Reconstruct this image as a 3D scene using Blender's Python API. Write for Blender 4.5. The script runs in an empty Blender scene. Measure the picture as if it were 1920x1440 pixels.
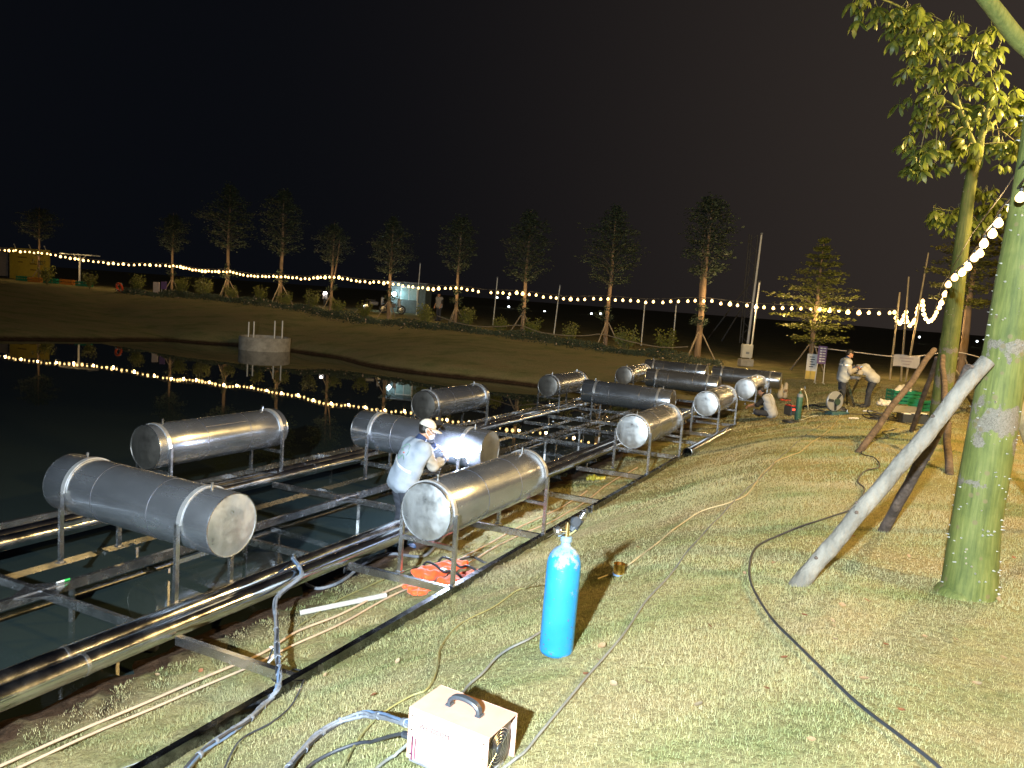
import bpy, math, random
import numpy as np
from mathutils import Vector, Matrix

scene = bpy.context.scene
random.seed(7)
RNG = np.random.default_rng(7)

# ------------------------------------------------------------------ camera
F_PX = 1440.0                       # focal length in pixels of a 1920 x 1440 picture
PITCH, ROLL, CAM_H = math.radians(6.3), math.radians(4.2), 3.4
_fw = np.array([0, math.cos(PITCH), -math.sin(PITCH)])
_r0 = np.array([1.0, 0, 0]); _u0 = np.cross(_r0, _fw)
CR = math.cos(ROLL) * _r0 + math.sin(ROLL) * _u0
CU = -math.sin(ROLL) * _r0 + math.cos(ROLL) * _u0
CF = _fw
CC = np.array([0, 0, CAM_H])
cam_data = bpy.data.cameras.new("camera")
cam_data.sensor_width = 36.0
cam_data.lens = F_PX / 1920 * 36.0
cam_data.clip_start = 0.05
cam_data.clip_end = 3000
cam = bpy.data.objects.new("camera", cam_data)
scene.collection.objects.link(cam)
cam.matrix_world = Matrix(((CR[0], CU[0], -CF[0], 0), (CR[1], CU[1], -CF[1], 0), (CR[2], CU[2], -CF[2], CAM_H), (0, 0, 0, 1)))
scene.camera = cam

# ------------------------------------------------------------------ night sky
world = bpy.data.worlds.new("World")
scene.world = world
world.use_nodes = True
wn, wl = world.node_tree.nodes, world.node_tree.links
wn.clear()
w_out = wn.new("ShaderNodeOutputWorld")
w_bg = wn.new("ShaderNodeBackground")
w_sky = wn.new("ShaderNodeTexSky")
w_sky.sky_type = 'NISHITA'
w_sky.sun_disc = False
w_sky.sun_elevation = math.radians(-4)
w_sky.sun_rotation = math.radians(200)
w_bg.inputs['Strength'].default_value = 0.05
# lamp glare painted into the sky colour: warm at the right, fading smoothly round
w_tc = wn.new("ShaderNodeTexCoord")
w_dot = wn.new("ShaderNodeVectorMath"); w_dot.operation = 'DOT_PRODUCT'
gd = Vector((0.80, 0.52, 0.22)).normalized()
w_dot.inputs[1].default_value = gd
w_map = wn.new("ShaderNodeMapRange"); w_map.interpolation_type = 'LINEAR'
w_map.inputs['From Min'].default_value = 0.05
w_map.inputs['From Max'].default_value = 1.04
w_mix = wn.new("ShaderNodeMix"); w_mix.data_type = 'RGBA'
w_mix.inputs['A'].default_value = (0.05, 0.06, 0.09, 1)
w_mix.inputs['B'].default_value = (1.0, 0.76, 0.62, 1)
w_add = wn.new("ShaderNodeMix"); w_add.data_type = 'RGBA'; w_add.blend_type = 'ADD'
w_add.inputs['Factor'].default_value = 0.02
wl.new(w_tc.outputs['Generated'], w_dot.inputs[0])
wl.new(w_dot.outputs['Value'], w_map.inputs['Value'])
w_pow = wn.new('ShaderNodeMath'); w_pow.operation = 'POWER'; w_pow.inputs[1].default_value = 3.2
wl.new(w_map.outputs['Result'], w_pow.inputs[0]); wl.new(w_pow.outputs['Value'], w_mix.inputs['Factor'])
wl.new(w_mix.outputs['Result'], w_add.inputs['A'])
wl.new(w_sky.outputs['Color'], w_add.inputs['B'])
wl.new(w_add.outputs['Result'], w_bg.inputs['Color'])
wl.new(w_bg.outputs['Background'], w_out.inputs['Surface'])

# ------------------------------------------------------------------ lights: assumed lamps out of view, and added moonlight
ASSUMED_FLOOD_POS = Vector((-1.5, -2.7, 4.7))      # assumed white floodlight, unseen behind the photographer, read off the shadows
ASSUMED_LAMP_POS = Vector((10.8, 12.8, 9.0))       # assumed warm street lamp, unseen just right of the picture, read off the glare
ASSUMED_FLOOD_W, ASSUMED_LAMP_W = 18500.0, 6000.0
ASSUMED_LAMP2_POS, ASSUMED_LAMP2_W = Vector((9.6, 0.6, 8.3)), 6200.0   # assumed second lamp, out of view, added for warm fill in near shadows
ADDED_MOON = bpy.data.lights.new("added_moon", 'SUN')  # faint moonlight added; no such source is in view
ADDED_MOON.energy = 0.004; ADDED_MOON.angle = math.radians(0.5); ADDED_MOON.color = (0.7, 0.8, 1.0)
added_moon = bpy.data.objects.new("added_moon", ADDED_MOON); scene.collection.objects.link(added_moon)
added_moon.rotation_euler = (math.radians(50), 0, math.radians(30))

scene.view_settings.view_transform = 'Standard'
scene.view_settings.look = 'None'
scene.view_settings.gamma = 1
scene.view_settings.exposure = 0.12
scene.view_settings.use_curve_mapping = False
scene.render.engine = 'CYCLES'
scene.cycles.use_denoising = True
scene.cycles.max_bounces = 6
scene.cycles.diffuse_bounces = 2
scene.cycles.glossy_bounces = 4
scene.cycles.transparent_max_bounces = 6
scene.cycles.sample_clamp_indirect = 4.0
scene.cycles.caustics_reflective = False
scene.cycles.caustics_refractive = False

# ------------------------------------------------------------------ where things are
# The pond is a rectangle: U runs along its near bank (away from the camera), V across it.
FU = np.array([0.446, 0.895, 0.0]); FV = np.array([0.895, -0.446, 0.0]); FO = np.array([-0.46, 7.42, 0.0])

def smooth(a, b, x):
    t = np.clip((x - a) / (b - a), 0, 1)
    return t * t * (3 - 2 * t)

_gb = [-9, -2.7, -2.05, -1.3, -.6, 0, 1, 2, 3.3, 4.5, 8, 14, 900]
_g1 = [-1.9, -.38, -.03, .12, .24, .38, .80, 1.28, 1.52, 1.58, 1.62, 1.6, 1.6]
_g2 = [-1.9, -.38, -.03, .12, .25, .40, .68, .95, 1.10, 1.12, 1.14, 1.15, 1.15]
_ha = [8, 19.3, 21.0, 22.0, 22.6, 25, 28, 30.5, 34, 60, 900]
_h1 = [-2.2, -.5, -.03, .26, .30, .58, .86, 1.0, 1.0, .9, .9]

def ground_z(x, y, detail=True):
    x = np.asarray(x, float); y = np.asarray(y, float)
    a = (x - FO[0]) * FU[0] + (y - FO[1]) * FU[1]
    b = (x - FO[0]) * FV[0] + (y - FO[1]) * FV[1]
    t = smooth(3, 15, a)
    g = 0
    for o in (-.3, 0, .3):
        g = g + (np.interp(b + o, _gb, _g1) * (1 - t) + np.interp(b + o, _gb, _g2) * t) / 3
    T = np.interp(b, [-60, -35, -25, -14, -5, 5], [2.0, 2.05, 1.9, 1.5, 1.17, 1.15])
    h = 0
    wob = .35 * np.sin(b * .31) + .2 * np.sin(b * .83 + 1)
    for o in (-.3, 0, .3):
        h = h + np.interp(a + o + wob - 1.6 * smooth(-29, -25, b) * smooth(-17, -21, b), _ha, _h1) / 3
    h = h * np.where(h > 0, T, 1)
    s = -b - (31.3 - .29 * np.clip(a - 13.5, -30, 12))
    l = np.interp(s + .3 * np.sin(a * .5), [-12, -2, 0, 1.2, 5, 12, 22, 900], [-2.2, -.5, -.02, .12, .3, .55, 1.0, 1.0]); l = l * np.where(l > 0, 1.9, 1)
    h = np.maximum(h, l)
    k = .3
    m = np.clip(.5 + .5 * (g - h) / k, 0, 1)
    z = h * (1 - m) + g * m + k * m * (1 - m)
    if detail:
        z = z + (.022 * np.sin(x * 1.9 + .6 * y) * np.sin(y * 1.3 - .4 * x + 1) + .012 * np.sin(x * 4.3 + 2.1 * y) * np.sin(3.7 * y - 1.9 * x)) * smooth(-.2, .6, z)
    return z

def gz(x, y):
    return float(ground_z(x, y))

def px_ray(px, py):
    return CF + CR * (px - 960) / F_PX - CU * (py - 720) / F_PX

def on_z(px, py, z):
    d = px_ray(px, py); return Vector(CC + d * ((z - CAM_H) / d[2]))

def at_y(px, py, Y):
    d = px_ray(px, py); return Vector(CC + d * (Y / d[1]))

def on_u(px, py, uu):
    d = px_ray(px, py); t = (uu - (CC - FO) @ FU) / (d @ FU); return Vector(CC + t * d)

def on_ground(px, py, lift=0.0):
    d = px_ray(px, py)
    t0 = 1.2; prev = t0
    t = t0
    while t < 400:
        p = CC + d * t
        if p[2] < gz(p[0], p[1]):
            lo, hi = prev, t
            for _ in range(24):
                mid = (lo + hi) / 2
                q = CC + d * mid
                if q[2] < gz(q[0], q[1]): hi = mid
                else: lo = mid
            q = CC + d * hi
            return Vector((q[0], q[1], gz(q[0], q[1]) + lift))
        prev = t; t *= 1.012
    return Vector(CC + d * 60)

def to_px(p):
    w = np.array(p) - CC; dd = w @ CF
    return 960 + F_PX * (w @ CR) / dd, 720 - F_PX * (w @ CU) / dd, dd

FRAME_Z, FRAME_TILT = 0.5, 0.026          # top of the raft's beams, tipped a little towards the pond
def fr(a, b, dz=0.0):
    return Vector(FO + a * FU + b * FV + np.array([0, 0, FRAME_Z + FRAME_TILT * b + dz]))
ANG_U = math.atan2(FU[1], FU[0]); ANG_V = math.atan2(FV[1], FV[0])

# ------------------------------------------------------------------ helpers: meshes
class MB:
    def __init__(self): self.v = []; self.f = []
    def add(self, verts, faces):
        o = len(self.v); self.v += [tuple(q) for q in verts]; self.f += [tuple(i + o for i in q) for q in faces]; return self
    def box(self, c, s, M=None):
        c = Vector(c); hx, hy, hz = s[0] / 2, s[1] / 2, s[2] / 2
        vs = [Vector((x, y, z)) for z in (-hz, hz) for y in (-hy, hy) for x in (-hx, hx)]
        if M is not None: vs = [M @ q for q in vs]
        vs = [q + c for q in vs]
        return self.add(vs, [(0, 2, 3, 1), (4, 5, 7, 6), (0, 1, 5, 4), (2, 6, 7, 3), (0, 4, 6, 2), (1, 3, 7, 5)])
    def bbox(self, c, s, bev=.01, M=None):           # box with chamfered edges
        c = Vector(c); h = [q / 2 for q in s]; vs = []
        idx = {}
        for sx in (-1, 1):
            for sy in (-1, 1):
                for sz in (-1, 1):
                    for ax in range(3):
                        q = [sx * h[0], sy * h[1], sz * h[2]]
                        for k in range(3):
                            if k != ax: q[k] -= (sx, sy, sz)[k] * bev
                        idx[(sx, sy, sz, ax)] = len(vs); vs.append(Vector(q))
        fs = []
        for ax in range(3):
            o1, o2 = [k for k in range(3) if k != ax]
            for s in (-1, 1):
                ring = []
                for p, q in ((-1, -1), (1, -1), (1, 1), (-1, 1)):
                    key = [0, 0, 0]; key[ax] = s; key[o1] = p; key[o2] = q
                    ring.append(idx[(*key, ax)])
                fs.append(tuple(ring))
            for p in (-1, 1):
                for q in (-1, 1):
                    a0 = [0, 0, 0]; a0[o1] = p; a0[o2] = q; a0[ax] = -1
                    b0 = list(a0); b0[ax] = 1
                    fs.append((idx[(*a0, o1)], idx[(*b0, o1)], idx[(*b0, o2)], idx[(*a0, o2)]))
        for sx in (-1, 1):
            for sy in (-1, 1):
                for sz in (-1, 1):
                    fs.append(tuple(idx[(sx, sy, sz, k)] for k in range(3)))
        if M is not None: vs = [M @ q for q in vs]
        return self.add([q + c for q in vs], fs)
    def beam(self, p, q, w, h, up=(0, 0, 1)):          # square bar from p to q
        p = Vector(p); q = Vector(q); d = (q - p).normalized(); upv = Vector(up)
        if abs(d.dot(upv)) > .97: upv = Vector((1, 0, 0))
        s = d.cross(upv).normalized() * (w / 2); t = s.cross(d).normalized() * (h / 2)
        vs = [p - s - t, p + s - t, p + s + t, p - s + t, q - s - t, q + s - t, q + s + t, q - s + t]
        return self.add(vs, [(0, 3, 2, 1), (4, 5, 6, 7), (0, 1, 5, 4), (1, 2, 6, 5), (2, 3, 7, 6), (3, 0, 4, 7)])
    def tube(self, pts, r, n=8, caps=True, rs=None):
        pts = [Vector(q) for q in pts]; m = len(pts)
        rs = rs or [r] * m
        vs = []; prev = None
        for i, p in enumerate(pts):
            d = (pts[min(i + 1, m - 1)] - pts[max(i - 1, 0)])
            d = d.normalized() if d.length > 1e-9 else Vector((0, 0, 1))
            if prev is None:
                a = d.orthogonal().normalized()
            else:
                a = (prev - d * prev.dot(d))
                a = a.normalized() if a.length > 1e-6 else d.orthogonal().normalized()
            prev = a; b = d.cross(a)
            for k in range(n):
                t = 2 * math.pi * k / n
                vs.append(p + (a * math.cos(t) + b * math.sin(t)) * rs[i])
        fs = [(i * n + k, i * n + (k + 1) % n, (i + 1) * n + (k + 1) % n, (i + 1) * n + k) for i in range(m - 1) for k in range(n)]
        if caps:
            fs.append(tuple(reversed(range(n)))); fs.append(tuple(range((m - 1) * n, m * n)))
        return self.add(vs, fs)
    def lathe(self, prof, n=24, c=(0, 0, 0), M=None):   # prof: list of (r, z)
        c = Vector(c); vs = []; m = len(prof)
        for r, z in prof:
            for k in range(n):
                t = 2 * math.pi * k / n
                q = Vector((r * math.cos(t), r * math.sin(t), z))
                vs.append((M @ q if M is not None else q) + c)
        fs = [(i * n + k, i * n + (k + 1) % n, (i + 1) * n + (k + 1) % n, (i + 1) * n + k) for i in range(m - 1) for k in range(n)]
        if prof[0][0] > 1e-6: fs.append(tuple(reversed(range(n))))
        if prof[-1][0] > 1e-6: fs.append(tuple(range((m - 1) * n, m * n)))
        return self.add(vs, fs)
    def ball(self, c, r, n=10, M=None):
        if not isinstance(r, (tuple, list)): r = (r, r, r)
        prof = []
        m = max(4, n // 2)
        vs = []; c = Vector(c)
        vs.append(Vector((0, 0, -r[2])))
        for i in range(1, m):
            t = math.pi * i / m - math.pi / 2
            for k in range(n):
                s = 2 * math.pi * k / n
                vs.append(Vector((r[0] * math.cos(t) * math.cos(s), r[1] * math.cos(t) * math.sin(s), r[2] * math.sin(t))))
        vs.append(Vector((0, 0, r[2])))
        if M is not None: vs = [M @ q for q in vs]
        fs = [(0, 1 + (k + 1) % n, 1 + k) for k in range(n)]
        for i in range(m - 2):
            for k in range(n):
                fs.append((1 + i * n + k, 1 + i * n + (k + 1) % n, 1 + (i + 1) * n + (k + 1) % n, 1 + (i + 1) * n + k))
        L = len(vs) - 1
        fs += [(L, 1 + (m - 2) * n + k, 1 + (m - 2) * n + (k + 1) % n) for k in range(n)]
        return self.add([q + c for q in vs], fs)
    def ring(self, c, R, r, axis=(0, 0, 1), n=32, k=6):
        ax = Vector(axis).normalized(); a = ax.orthogonal().normalized(); b = ax.cross(a); c = Vector(c)
        pts = [c + (a * math.cos(2 * math.pi * i / n) + b * math.sin(2 * math.pi * i / n)) * R for i in range(n + 1)]
        return self.tube(pts, r, k, caps=False)
    def prism(self, poly, p, ex, ey, ez, th):           # flat outline extruded by th along ez
        p = Vector(p); ex = Vector(ex); ey = Vector(ey); ez = Vector(ez); n = len(poly)
        vs = [p + ex * x + ey * y for x, y in poly] + [p + ex * x + ey * y + ez * th for x, y in poly]
        return self.add(vs, [tuple(reversed(range(n))), tuple(range(n, 2 * n))] + [(i, (i + 1) % n, n + (i + 1) % n, n + i) for i in range(n)])
    def mesh(self, name, mat=None, smooth_deg=40):
        me = bpy.data.meshes.new(name); me.from_pydata(self.v, [], self.f); me.update()
        if mat is not None: me.materials.append(mat)
        if smooth_deg: shade(me, smooth_deg)
        return me
    def build(self, name, mat=None, parent=None, smooth_deg=40, local=False, label=None):
        me = self.mesh(name, mat, smooth_deg)
        return obj(name, me, parent, local, label)

def shade(me, deg):
    me.polygons.foreach_set("use_smooth", [True] * len(me.polygons))
    try: me.set_sharp_from_angle(angle=math.radians(deg))
    except Exception: pass

def obj(name, me, parent=None, local=False, label=None):
    o = bpy.data.objects.new(name, me); scene.collection.objects.link(o)
    if parent is not None:
        o.parent = parent
        if not local:
            o.matrix_parent_inverse = WORLD_INV.get(parent.name, Matrix()) 
    if label: o["label"] = label
    return o
WORLD_INV = {}

def thing(name, label, cat, loc=(0, 0, 0), rotz=0.0, group=None):
    o = bpy.data.objects.new(name, None); scene.collection.objects.link(o)
    o.empty_display_size = .1
    o.location = loc; o.rotation_euler = (0, 0, rotz)
    WORLD_INV[o.name] = (Matrix.Translation(Vector(loc)) @ Matrix.Rotation(rotz, 4, 'Z')).inverted()
    return tag(o, label, cat, group)

def tag(o, label, cat, group=None, kind=None):
    o["label"] = label; o["category"] = cat
    if group: o["group"] = group
    if kind: o["kind"] = kind
    return o

def structure(o): o["kind"] = "structure"; return o

def dup(root, loc, rotz, label, group=None, scale=None):
    r = root.copy(); scene.collection.objects.link(r)
    r.location = loc; r.rotation_euler = (root.rotation_euler[0], root.rotation_euler[1], rotz)
    if scale is not None: r.scale = scale if isinstance(scale, (tuple, list)) else (scale,) * 3
    r["label"] = label
    if group: r["group"] = group
    for ch in list(root.children):
        c = ch.copy(); scene.collection.objects.link(c); c.parent = r
        for g in ch.children:
            d = g.copy(); scene.collection.objects.link(d); d.parent = c
    return r

def spline(pts, n=10):                        # Catmull-Rom through the points
    pts = [Vector(p) for p in pts]; out = []
    for i in range(len(pts) - 1):
        p0 = pts[max(i - 1, 0)]; p1 = pts[i]; p2 = pts[i + 1]; p3 = pts[min(i + 2, len(pts) - 1)]
        for k in range(n):
            t = k / n
            out.append(.5 * ((2 * p1) + (p2 - p0) * t + (2 * p0 - 5 * p1 + 4 * p2 - p3) * t * t + (3 * p1 - p0 - 3 * p2 + p3) * t ** 3))
    out.append(pts[-1]); return out

def np_mesh(name, verts, faces, mat=None):
    """verts (n,3), faces (m,k) arrays of one face size"""
    me = bpy.data.meshes.new(name)
    n, (m, k) = len(verts), faces.shape
    me.vertices.add(n); me.vertices.foreach_set("co", np.asarray(verts, np.float32).ravel())
    me.loops.add(m * k); me.loops.foreach_set("vertex_index", faces.astype(np.int32).ravel())
    me.polygons.add(m)
    me.polygons.foreach_set("loop_start", np.arange(0, m * k, k, dtype=np.int32))
    me.update(calc_edges=True); me.validate()
    if mat is not None: me.materials.append(mat)
    return me

# ------------------------------------------------------------------ helpers: materials
def pmat(name, col, rough=.6, metal=0.0, var=.12, scale=6.0, col2=None, bump=0.0, bscale=60.0, rvar=0.0, emis=None, estr=0.0, coat=0.0, sheen=0.0, stretch=None, transl=0.0, spec=None):
    m = bpy.data.materials.new(name); m.use_nodes = True
    nt = m.node_tree; N, L = nt.nodes, nt.links
    b = N["Principled BSDF"]
    b.inputs["Roughness"].default_value = rough; b.inputs["Metallic"].default_value = metal
    if spec is not None: b.inputs["Specular IOR Level"].default_value = spec
    if coat: b.inputs["Coat Weight"].default_value = coat; b.inputs["Coat Roughness"].default_value = .15
    if sheen: b.inputs["Sheen Weight"].default_value = sheen
    tc = N.new("ShaderNodeTexCoord"); src = tc.outputs["Object"]
    if stretch:
        mp = N.new("ShaderNodeMapping"); mp.inputs["Scale"].default_value = stretch
        L.new(src, mp.inputs["Vector"]); src = mp.outputs["Vector"]
    no = N.new("ShaderNodeTexNoise"); no.inputs["Scale"].default_value = scale; no.inputs["Detail"].default_value = 6; no.inputs["Roughness"].default_value = .65
    L.new(src, no.inputs["Vector"])
    cr = N.new("ShaderNodeValToRGB")
    c1 = [max(0, q * (1 - var)) for q in col]; c2 = list(col2) if col2 else [min(1, q * (1 + var)) for q in col]
    cr.color_ramp.elements[0].position = .36; cr.color_ramp.elements[1].position = .64
    cr.color_ramp.elements[0].color = (*c1, 1); cr.color_ramp.elements[1].color = (*c2, 1)
    L.new(no.outputs["Fac"], cr.inputs["Fac"]); L.new(cr.outputs["Color"], b.inputs["Base Color"])
    if rvar:
        mr = N.new("ShaderNodeMapRange"); mr.inputs["From Min"].default_value = .3; mr.inputs["From Max"].default_value = .7
        mr.inputs["To Min"].default_value = max(0.02, rough - rvar); mr.inputs["To Max"].default_value = rough + rvar
        L.new(no.outputs["Fac"], mr.inputs["Value"]); L.new(mr.outputs["Result"], b.inputs["Roughness"])
    if bump:
        n2 = N.new("ShaderNodeTexNoise"); n2.inputs["Scale"].default_value = bscale; n2.inputs["Detail"].default_value = 4
        L.new(src, n2.inputs["Vector"])
        bp = N.new("ShaderNodeBump"); bp.inputs["Strength"].default_value = bump; bp.inputs["Distance"].default_value = .02
        L.new(n2.outputs["Fac"], bp.inputs["Height"]); L.new(bp.outputs["Normal"], b.inputs["Normal"])
    if emis: b.inputs["Emission Color"].default_value = (*emis, 1); b.inputs["Emission Strength"].default_value = estr
    if transl:
        tr = N.new("ShaderNodeBsdfTranslucent"); mx = N.new("ShaderNodeMixShader"); mx.inputs["Fac"].default_value = transl
        L.new(cr.outputs["Color"], tr.inputs["Color"]); L.new(b.outputs["BSDF"], mx.inputs[1]); L.new(tr.outputs["BSDF"], mx.inputs[2])
        L.new(mx.outputs["Shader"], N["Material Output"].inputs["Surface"])
    return m
# ------------------------------------------------------------------ ground
def ground_material():
    m = bpy.data.materials.new("lawn_ground"); m.use_nodes = True
    N, L = m.node_tree.nodes, m.node_tree.links; b = N["Principled BSDF"]
    b.inputs["Roughness"].default_value = .95; b.inputs["Specular IOR Level"].default_value = .1
    ge = N.new("ShaderNodeNewGeometry")
    def noise(sc, det=6, st=None):
        n = N.new("ShaderNodeTexNoise"); n.inputs["Scale"].default_value = sc; n.inputs["Detail"].default_value = det; n.inputs["Roughness"].default_value = .68
        src = ge.outputs["Position"]
        if st:
            mp = N.new("ShaderNodeMapping"); mp.inputs["Scale"].default_value = st; mp.inputs["Rotation"].default_value = (0, 0, .35)
            L.new(src, mp.inputs["Vector"]); src = mp.outputs["Vector"]
        L.new(src, n.inputs["Vector"]); return n
    def ramp(src, stops):
        r = N.new("ShaderNodeValToRGB"); e = r.color_ramp.elements
        e[0].position, e[0].color = stops[0][0], (*stops[0][1], 1); e[1].position, e[1].color = stops[-1][0], (*stops[-1][1], 1)
        for p, c in stops[1:-1]:
            q = e.new(p); q.color = (*c, 1)
        L.new(src, r.inputs["Fac"]); return r
    big = ramp(noise(.55, 7, (1, 2.2, 1)).outputs["Fac"], [(.26, (.19, .14, .07)), (.38, (.28, .24, .135)), (.52, (.245, .23, .12)), (.66, (.15, .175, .075)), (.8, (.275, .24, .135))])
    fine = ramp(noise(26, 5).outputs["Fac"], [(.3, (.62, .62, .60)), (.7, (1.3, 1.28, 1.2))])
    mul = N.new("ShaderNodeMix"); mul.data_type = 'RGBA'; mul.blend_type = 'MULTIPLY'; mul.inputs["Factor"].default_value = 1
    L.new(big.outputs["Color"], mul.inputs["A"]); L.new(fine.outputs["Color"], mul.inputs["B"])
    # bare brown mud by the water's edge: by height over the water, with a ragged limit
    sep = N.new("ShaderNodeSeparateXYZ"); L.new(ge.outputs["Position"], sep.inputs["Vector"])
    nz = noise(1.6, 6); ad = N.new("ShaderNodeMath"); ad.operation = 'MULTIPLY_ADD'
    L.new(nz.outputs["Fac"], ad.inputs[0]); ad.inputs[1].default_value = -.13; L.new(sep.outputs["Z"], ad.inputs[2])
    mm = N.new("ShaderNodeMapRange"); L.new(ad.outputs["Value"], mm.inputs["Value"])
    mm.inputs["From Min"].default_value = .0; mm.inputs["From Max"].default_value = .09
    mud = ramp(noise(9, 8).outputs["Fac"], [(.3, (.020, .013, .008)), (.55, (.060, .036, .022)), (.75, (.12, .08, .05))])
    mx = N.new("ShaderNodeMix"); mx.data_type = 'RGBA'
    L.new(mm.outputs["Result"], mx.inputs["Factor"]); L.new(mud.outputs["Color"], mx.inputs["A"]); L.new(mul.outputs["Result"], mx.inputs["B"])
    L.new(mx.outputs["Result"], b.inputs["Base Color"])
    bp = N.new("ShaderNodeBump"); bp.inputs["Strength"].default_value = .9; bp.inputs["Distance"].default_value = .05
    L.new(noise(19, 8).outputs["Fac"], bp.inputs["Height"]); L.new(bp.outputs["Normal"], b.inputs["Normal"])
    return m
M_GROUND = ground_material()

def axis_samples(segs):
    out = []
    for a, b, st in segs:
        n = max(1, int(round((b - a) / st))); out += list(np.linspace(a, b, n, endpoint=False))
    out.append(segs[-1][1]); return np.array(out)
_aa = axis_samples([(-700, -60, 80), (-60, -12, 4), (-12, -7, .5), (-7, 16, .14), (16, 36, .35), (36, 80, 4), (80, 900, 90)])
_bb = axis_samples([(-700, -90, 80), (-90, -8, 1.0), (-8, -3, .4), (-3, 8, .14), (8, 20, .6), (20, 60, 5), (60, 700, 80)])
A2, B2 = np.meshgrid(_aa, _bb, indexing='ij')
GX = FO[0] + A2 * FU[0] + B2 * FV[0]; GY = FO[1] + A2 * FU[1] + B2 * FV[1]
GZ = ground_z(GX, GY)
GZ = GZ + np.where(GZ < .45, .02 * np.sin(GX * 9 + GY * 4) * np.sin(GY * 11 - GX * 5) + .015 * RNG.standard_normal(GZ.shape) * (GZ > -.3), 0) * (np.abs(A2) < 16)
gv = np.stack([GX, GY, GZ], -1).reshape(-1, 3)
na, nb = len(_aa), len(_bb)
ii = np.arange(na * nb).reshape(na, nb)
gf = np.stack([ii[:-1, :-1], ii[:-1, 1:], ii[1:, 1:], ii[1:, :-1]], -1).reshape(-1, 4)[:, ::-1]
g_me = np_mesh("ground", gv, gf, M_GROUND)
g_me.polygons.foreach_set("use_smooth", [True] * len(g_me.polygons))
structure(obj("ground", g_me))

# ------------------------------------------------------------------ pond water
def water_material():
    m = bpy.data.materials.new("pond_water"); m.use_nodes = True
    N, L = m.node_tree.nodes, m.node_tree.links; b = N["Principled BSDF"]
    b.inputs["Roughness"].default_value = .012; b.inputs["IOR"].default_value = 1.333
    b.inputs["Base Color"].default_value = (.020, .030, .030, 1)
    ge = N.new("ShaderNodeNewGeometry")
    n1 = N.new("ShaderNodeTexNoise"); n1.inputs["Scale"].default_value = 2.2; n1.inputs["Detail"].default_value = 3
    mp = N.new("ShaderNodeMapping"); mp.inputs["Scale"].default_value = (1, .55, 1); mp.inputs["Rotation"].default_value = (0, 0, .46)
    L.new(ge.outputs["Position"], mp.inputs["Vector"]); L.new(mp.outputs["Vector"], n1.inputs["Vector"])
    n2 = N.new("ShaderNodeTexNoise"); n2.inputs["Scale"].default_value = .12; n2.inputs["Detail"].default_value = 2
    L.new(ge.outputs["Position"], n2.inputs["Vector"])
    mr = N.new("ShaderNodeMapRange"); mr.inputs["From Min"].default_value = .42; mr.inputs["From Max"].default_value = .62
    mr.inputs["To Min"].default_value = .012; mr.inputs["To Max"].default_value = .10
    L.new(n2.outputs["Fac"], mr.inputs["Value"])
    bp = N.new("ShaderNodeBump"); bp.inputs["Distance"].default_value = .010
    L.new(mr.outputs["Result"], bp.inputs["Strength"]); L.new(n1.outputs["Fac"], bp.inputs["Height"]); L.new(bp.outputs["Normal"], b.inputs["Normal"])
    return m
wa = MB()
def UVP(a, b, z): return Vector(FO + a * FU + b * FV + np.array([0, 0, z]))
wa.add([UVP(-300, -300, 0), UVP(26, -300, 0), UVP(26, 0.2, 0), UVP(-300, 0.2, 0)], [(3, 2, 1, 0)])
structure(wa.build("water", water_material(), smooth_deg=0))

# ------------------------------------------------------------------ grass blades
def grass_material():
    m = bpy.data.materials.new("grass_blades"); m.use_nodes = True
    N, L = m.node_tree.nodes, m.node_tree.links; b = N["Principled BSDF"]
    b.inputs["Roughness"].default_value = .7; b.inputs["Specular IOR Level"].default_value = .15
    ge = N.new("ShaderNodeNewGeometry")
    def noise(sc, det=5, st=None):
        n = N.new("ShaderNodeTexNoise"); n.inputs["Scale"].default_value = sc; n.inputs["Detail"].default_value = det; n.inputs["Roughness"].default_value = .66
        src = ge.outputs["Position"]
        if st:
            mp = N.new("ShaderNodeMapping"); mp.inputs["Scale"].default_value = st; mp.inputs["Rotation"].default_value = (0, 0, .35)
            L.new(src, mp.inputs["Vector"]); src = mp.outputs["Vector"]
        L.new(src, n.inputs["Vector"]); return n
    def ramp(src, stops):
        r = N.new("ShaderNodeValToRGB"); e = r.color_ramp.elements
        e[0].position, e[0].color = stops[0][0], (*stops[0][1], 1); e[1].position, e[1].color = stops[-1][0], (*stops[-1][1], 1)
        for p, c in stops[1:-1]:
            q = e.new(p); q.color = (*c, 1)
        L.new(src, r.inputs["Fac"]); return r
    big = ramp(noise(.55, 7, (1, 2.2, 1)).outputs["Fac"], [(.26, (.31, .24, .13)), (.38, (.43, .385, .235)), (.52, (.375, .37, .205)), (.66, (.235, .285, .135)), (.8, (.42, .39, .23))])
    at = N.new("ShaderNodeAttribute"); at.attribute_name = "tint"
    tint = ramp(at.outputs["Fac"], [(0, (.80, .84, .74)), (.5, (1, 1, 1)), (.85, (1.10, 1.06, .98)), (1, (1.22, 1.15, 1.0))])
    mul = N.new("ShaderNodeMix"); mul.data_type = 'RGBA'; mul.blend_type = 'MULTIPLY'; mul.inputs["Factor"].default_value = 1
    L.new(big.outputs["Color"], mul.inputs["A"]); L.new(tint.outputs["Color"], mul.inputs["B"])
    L.new(mul.outputs["Result"], b.inputs["Base Color"])
    tr = N.new("ShaderNodeBsdfTranslucent"); mx = N.new("ShaderNodeMixShader"); mx.inputs["Fac"].default_value = .25
    L.new(mul.outputs["Result"], tr.inputs["Color"]); L.new(b.outputs["BSDF"], mx.inputs[1]); L.new(tr.outputs["BSDF"], mx.inputs[2])
    L.new(mx.outputs["Shader"], N["Material Output"].inputs["Surface"])
    return m
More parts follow.
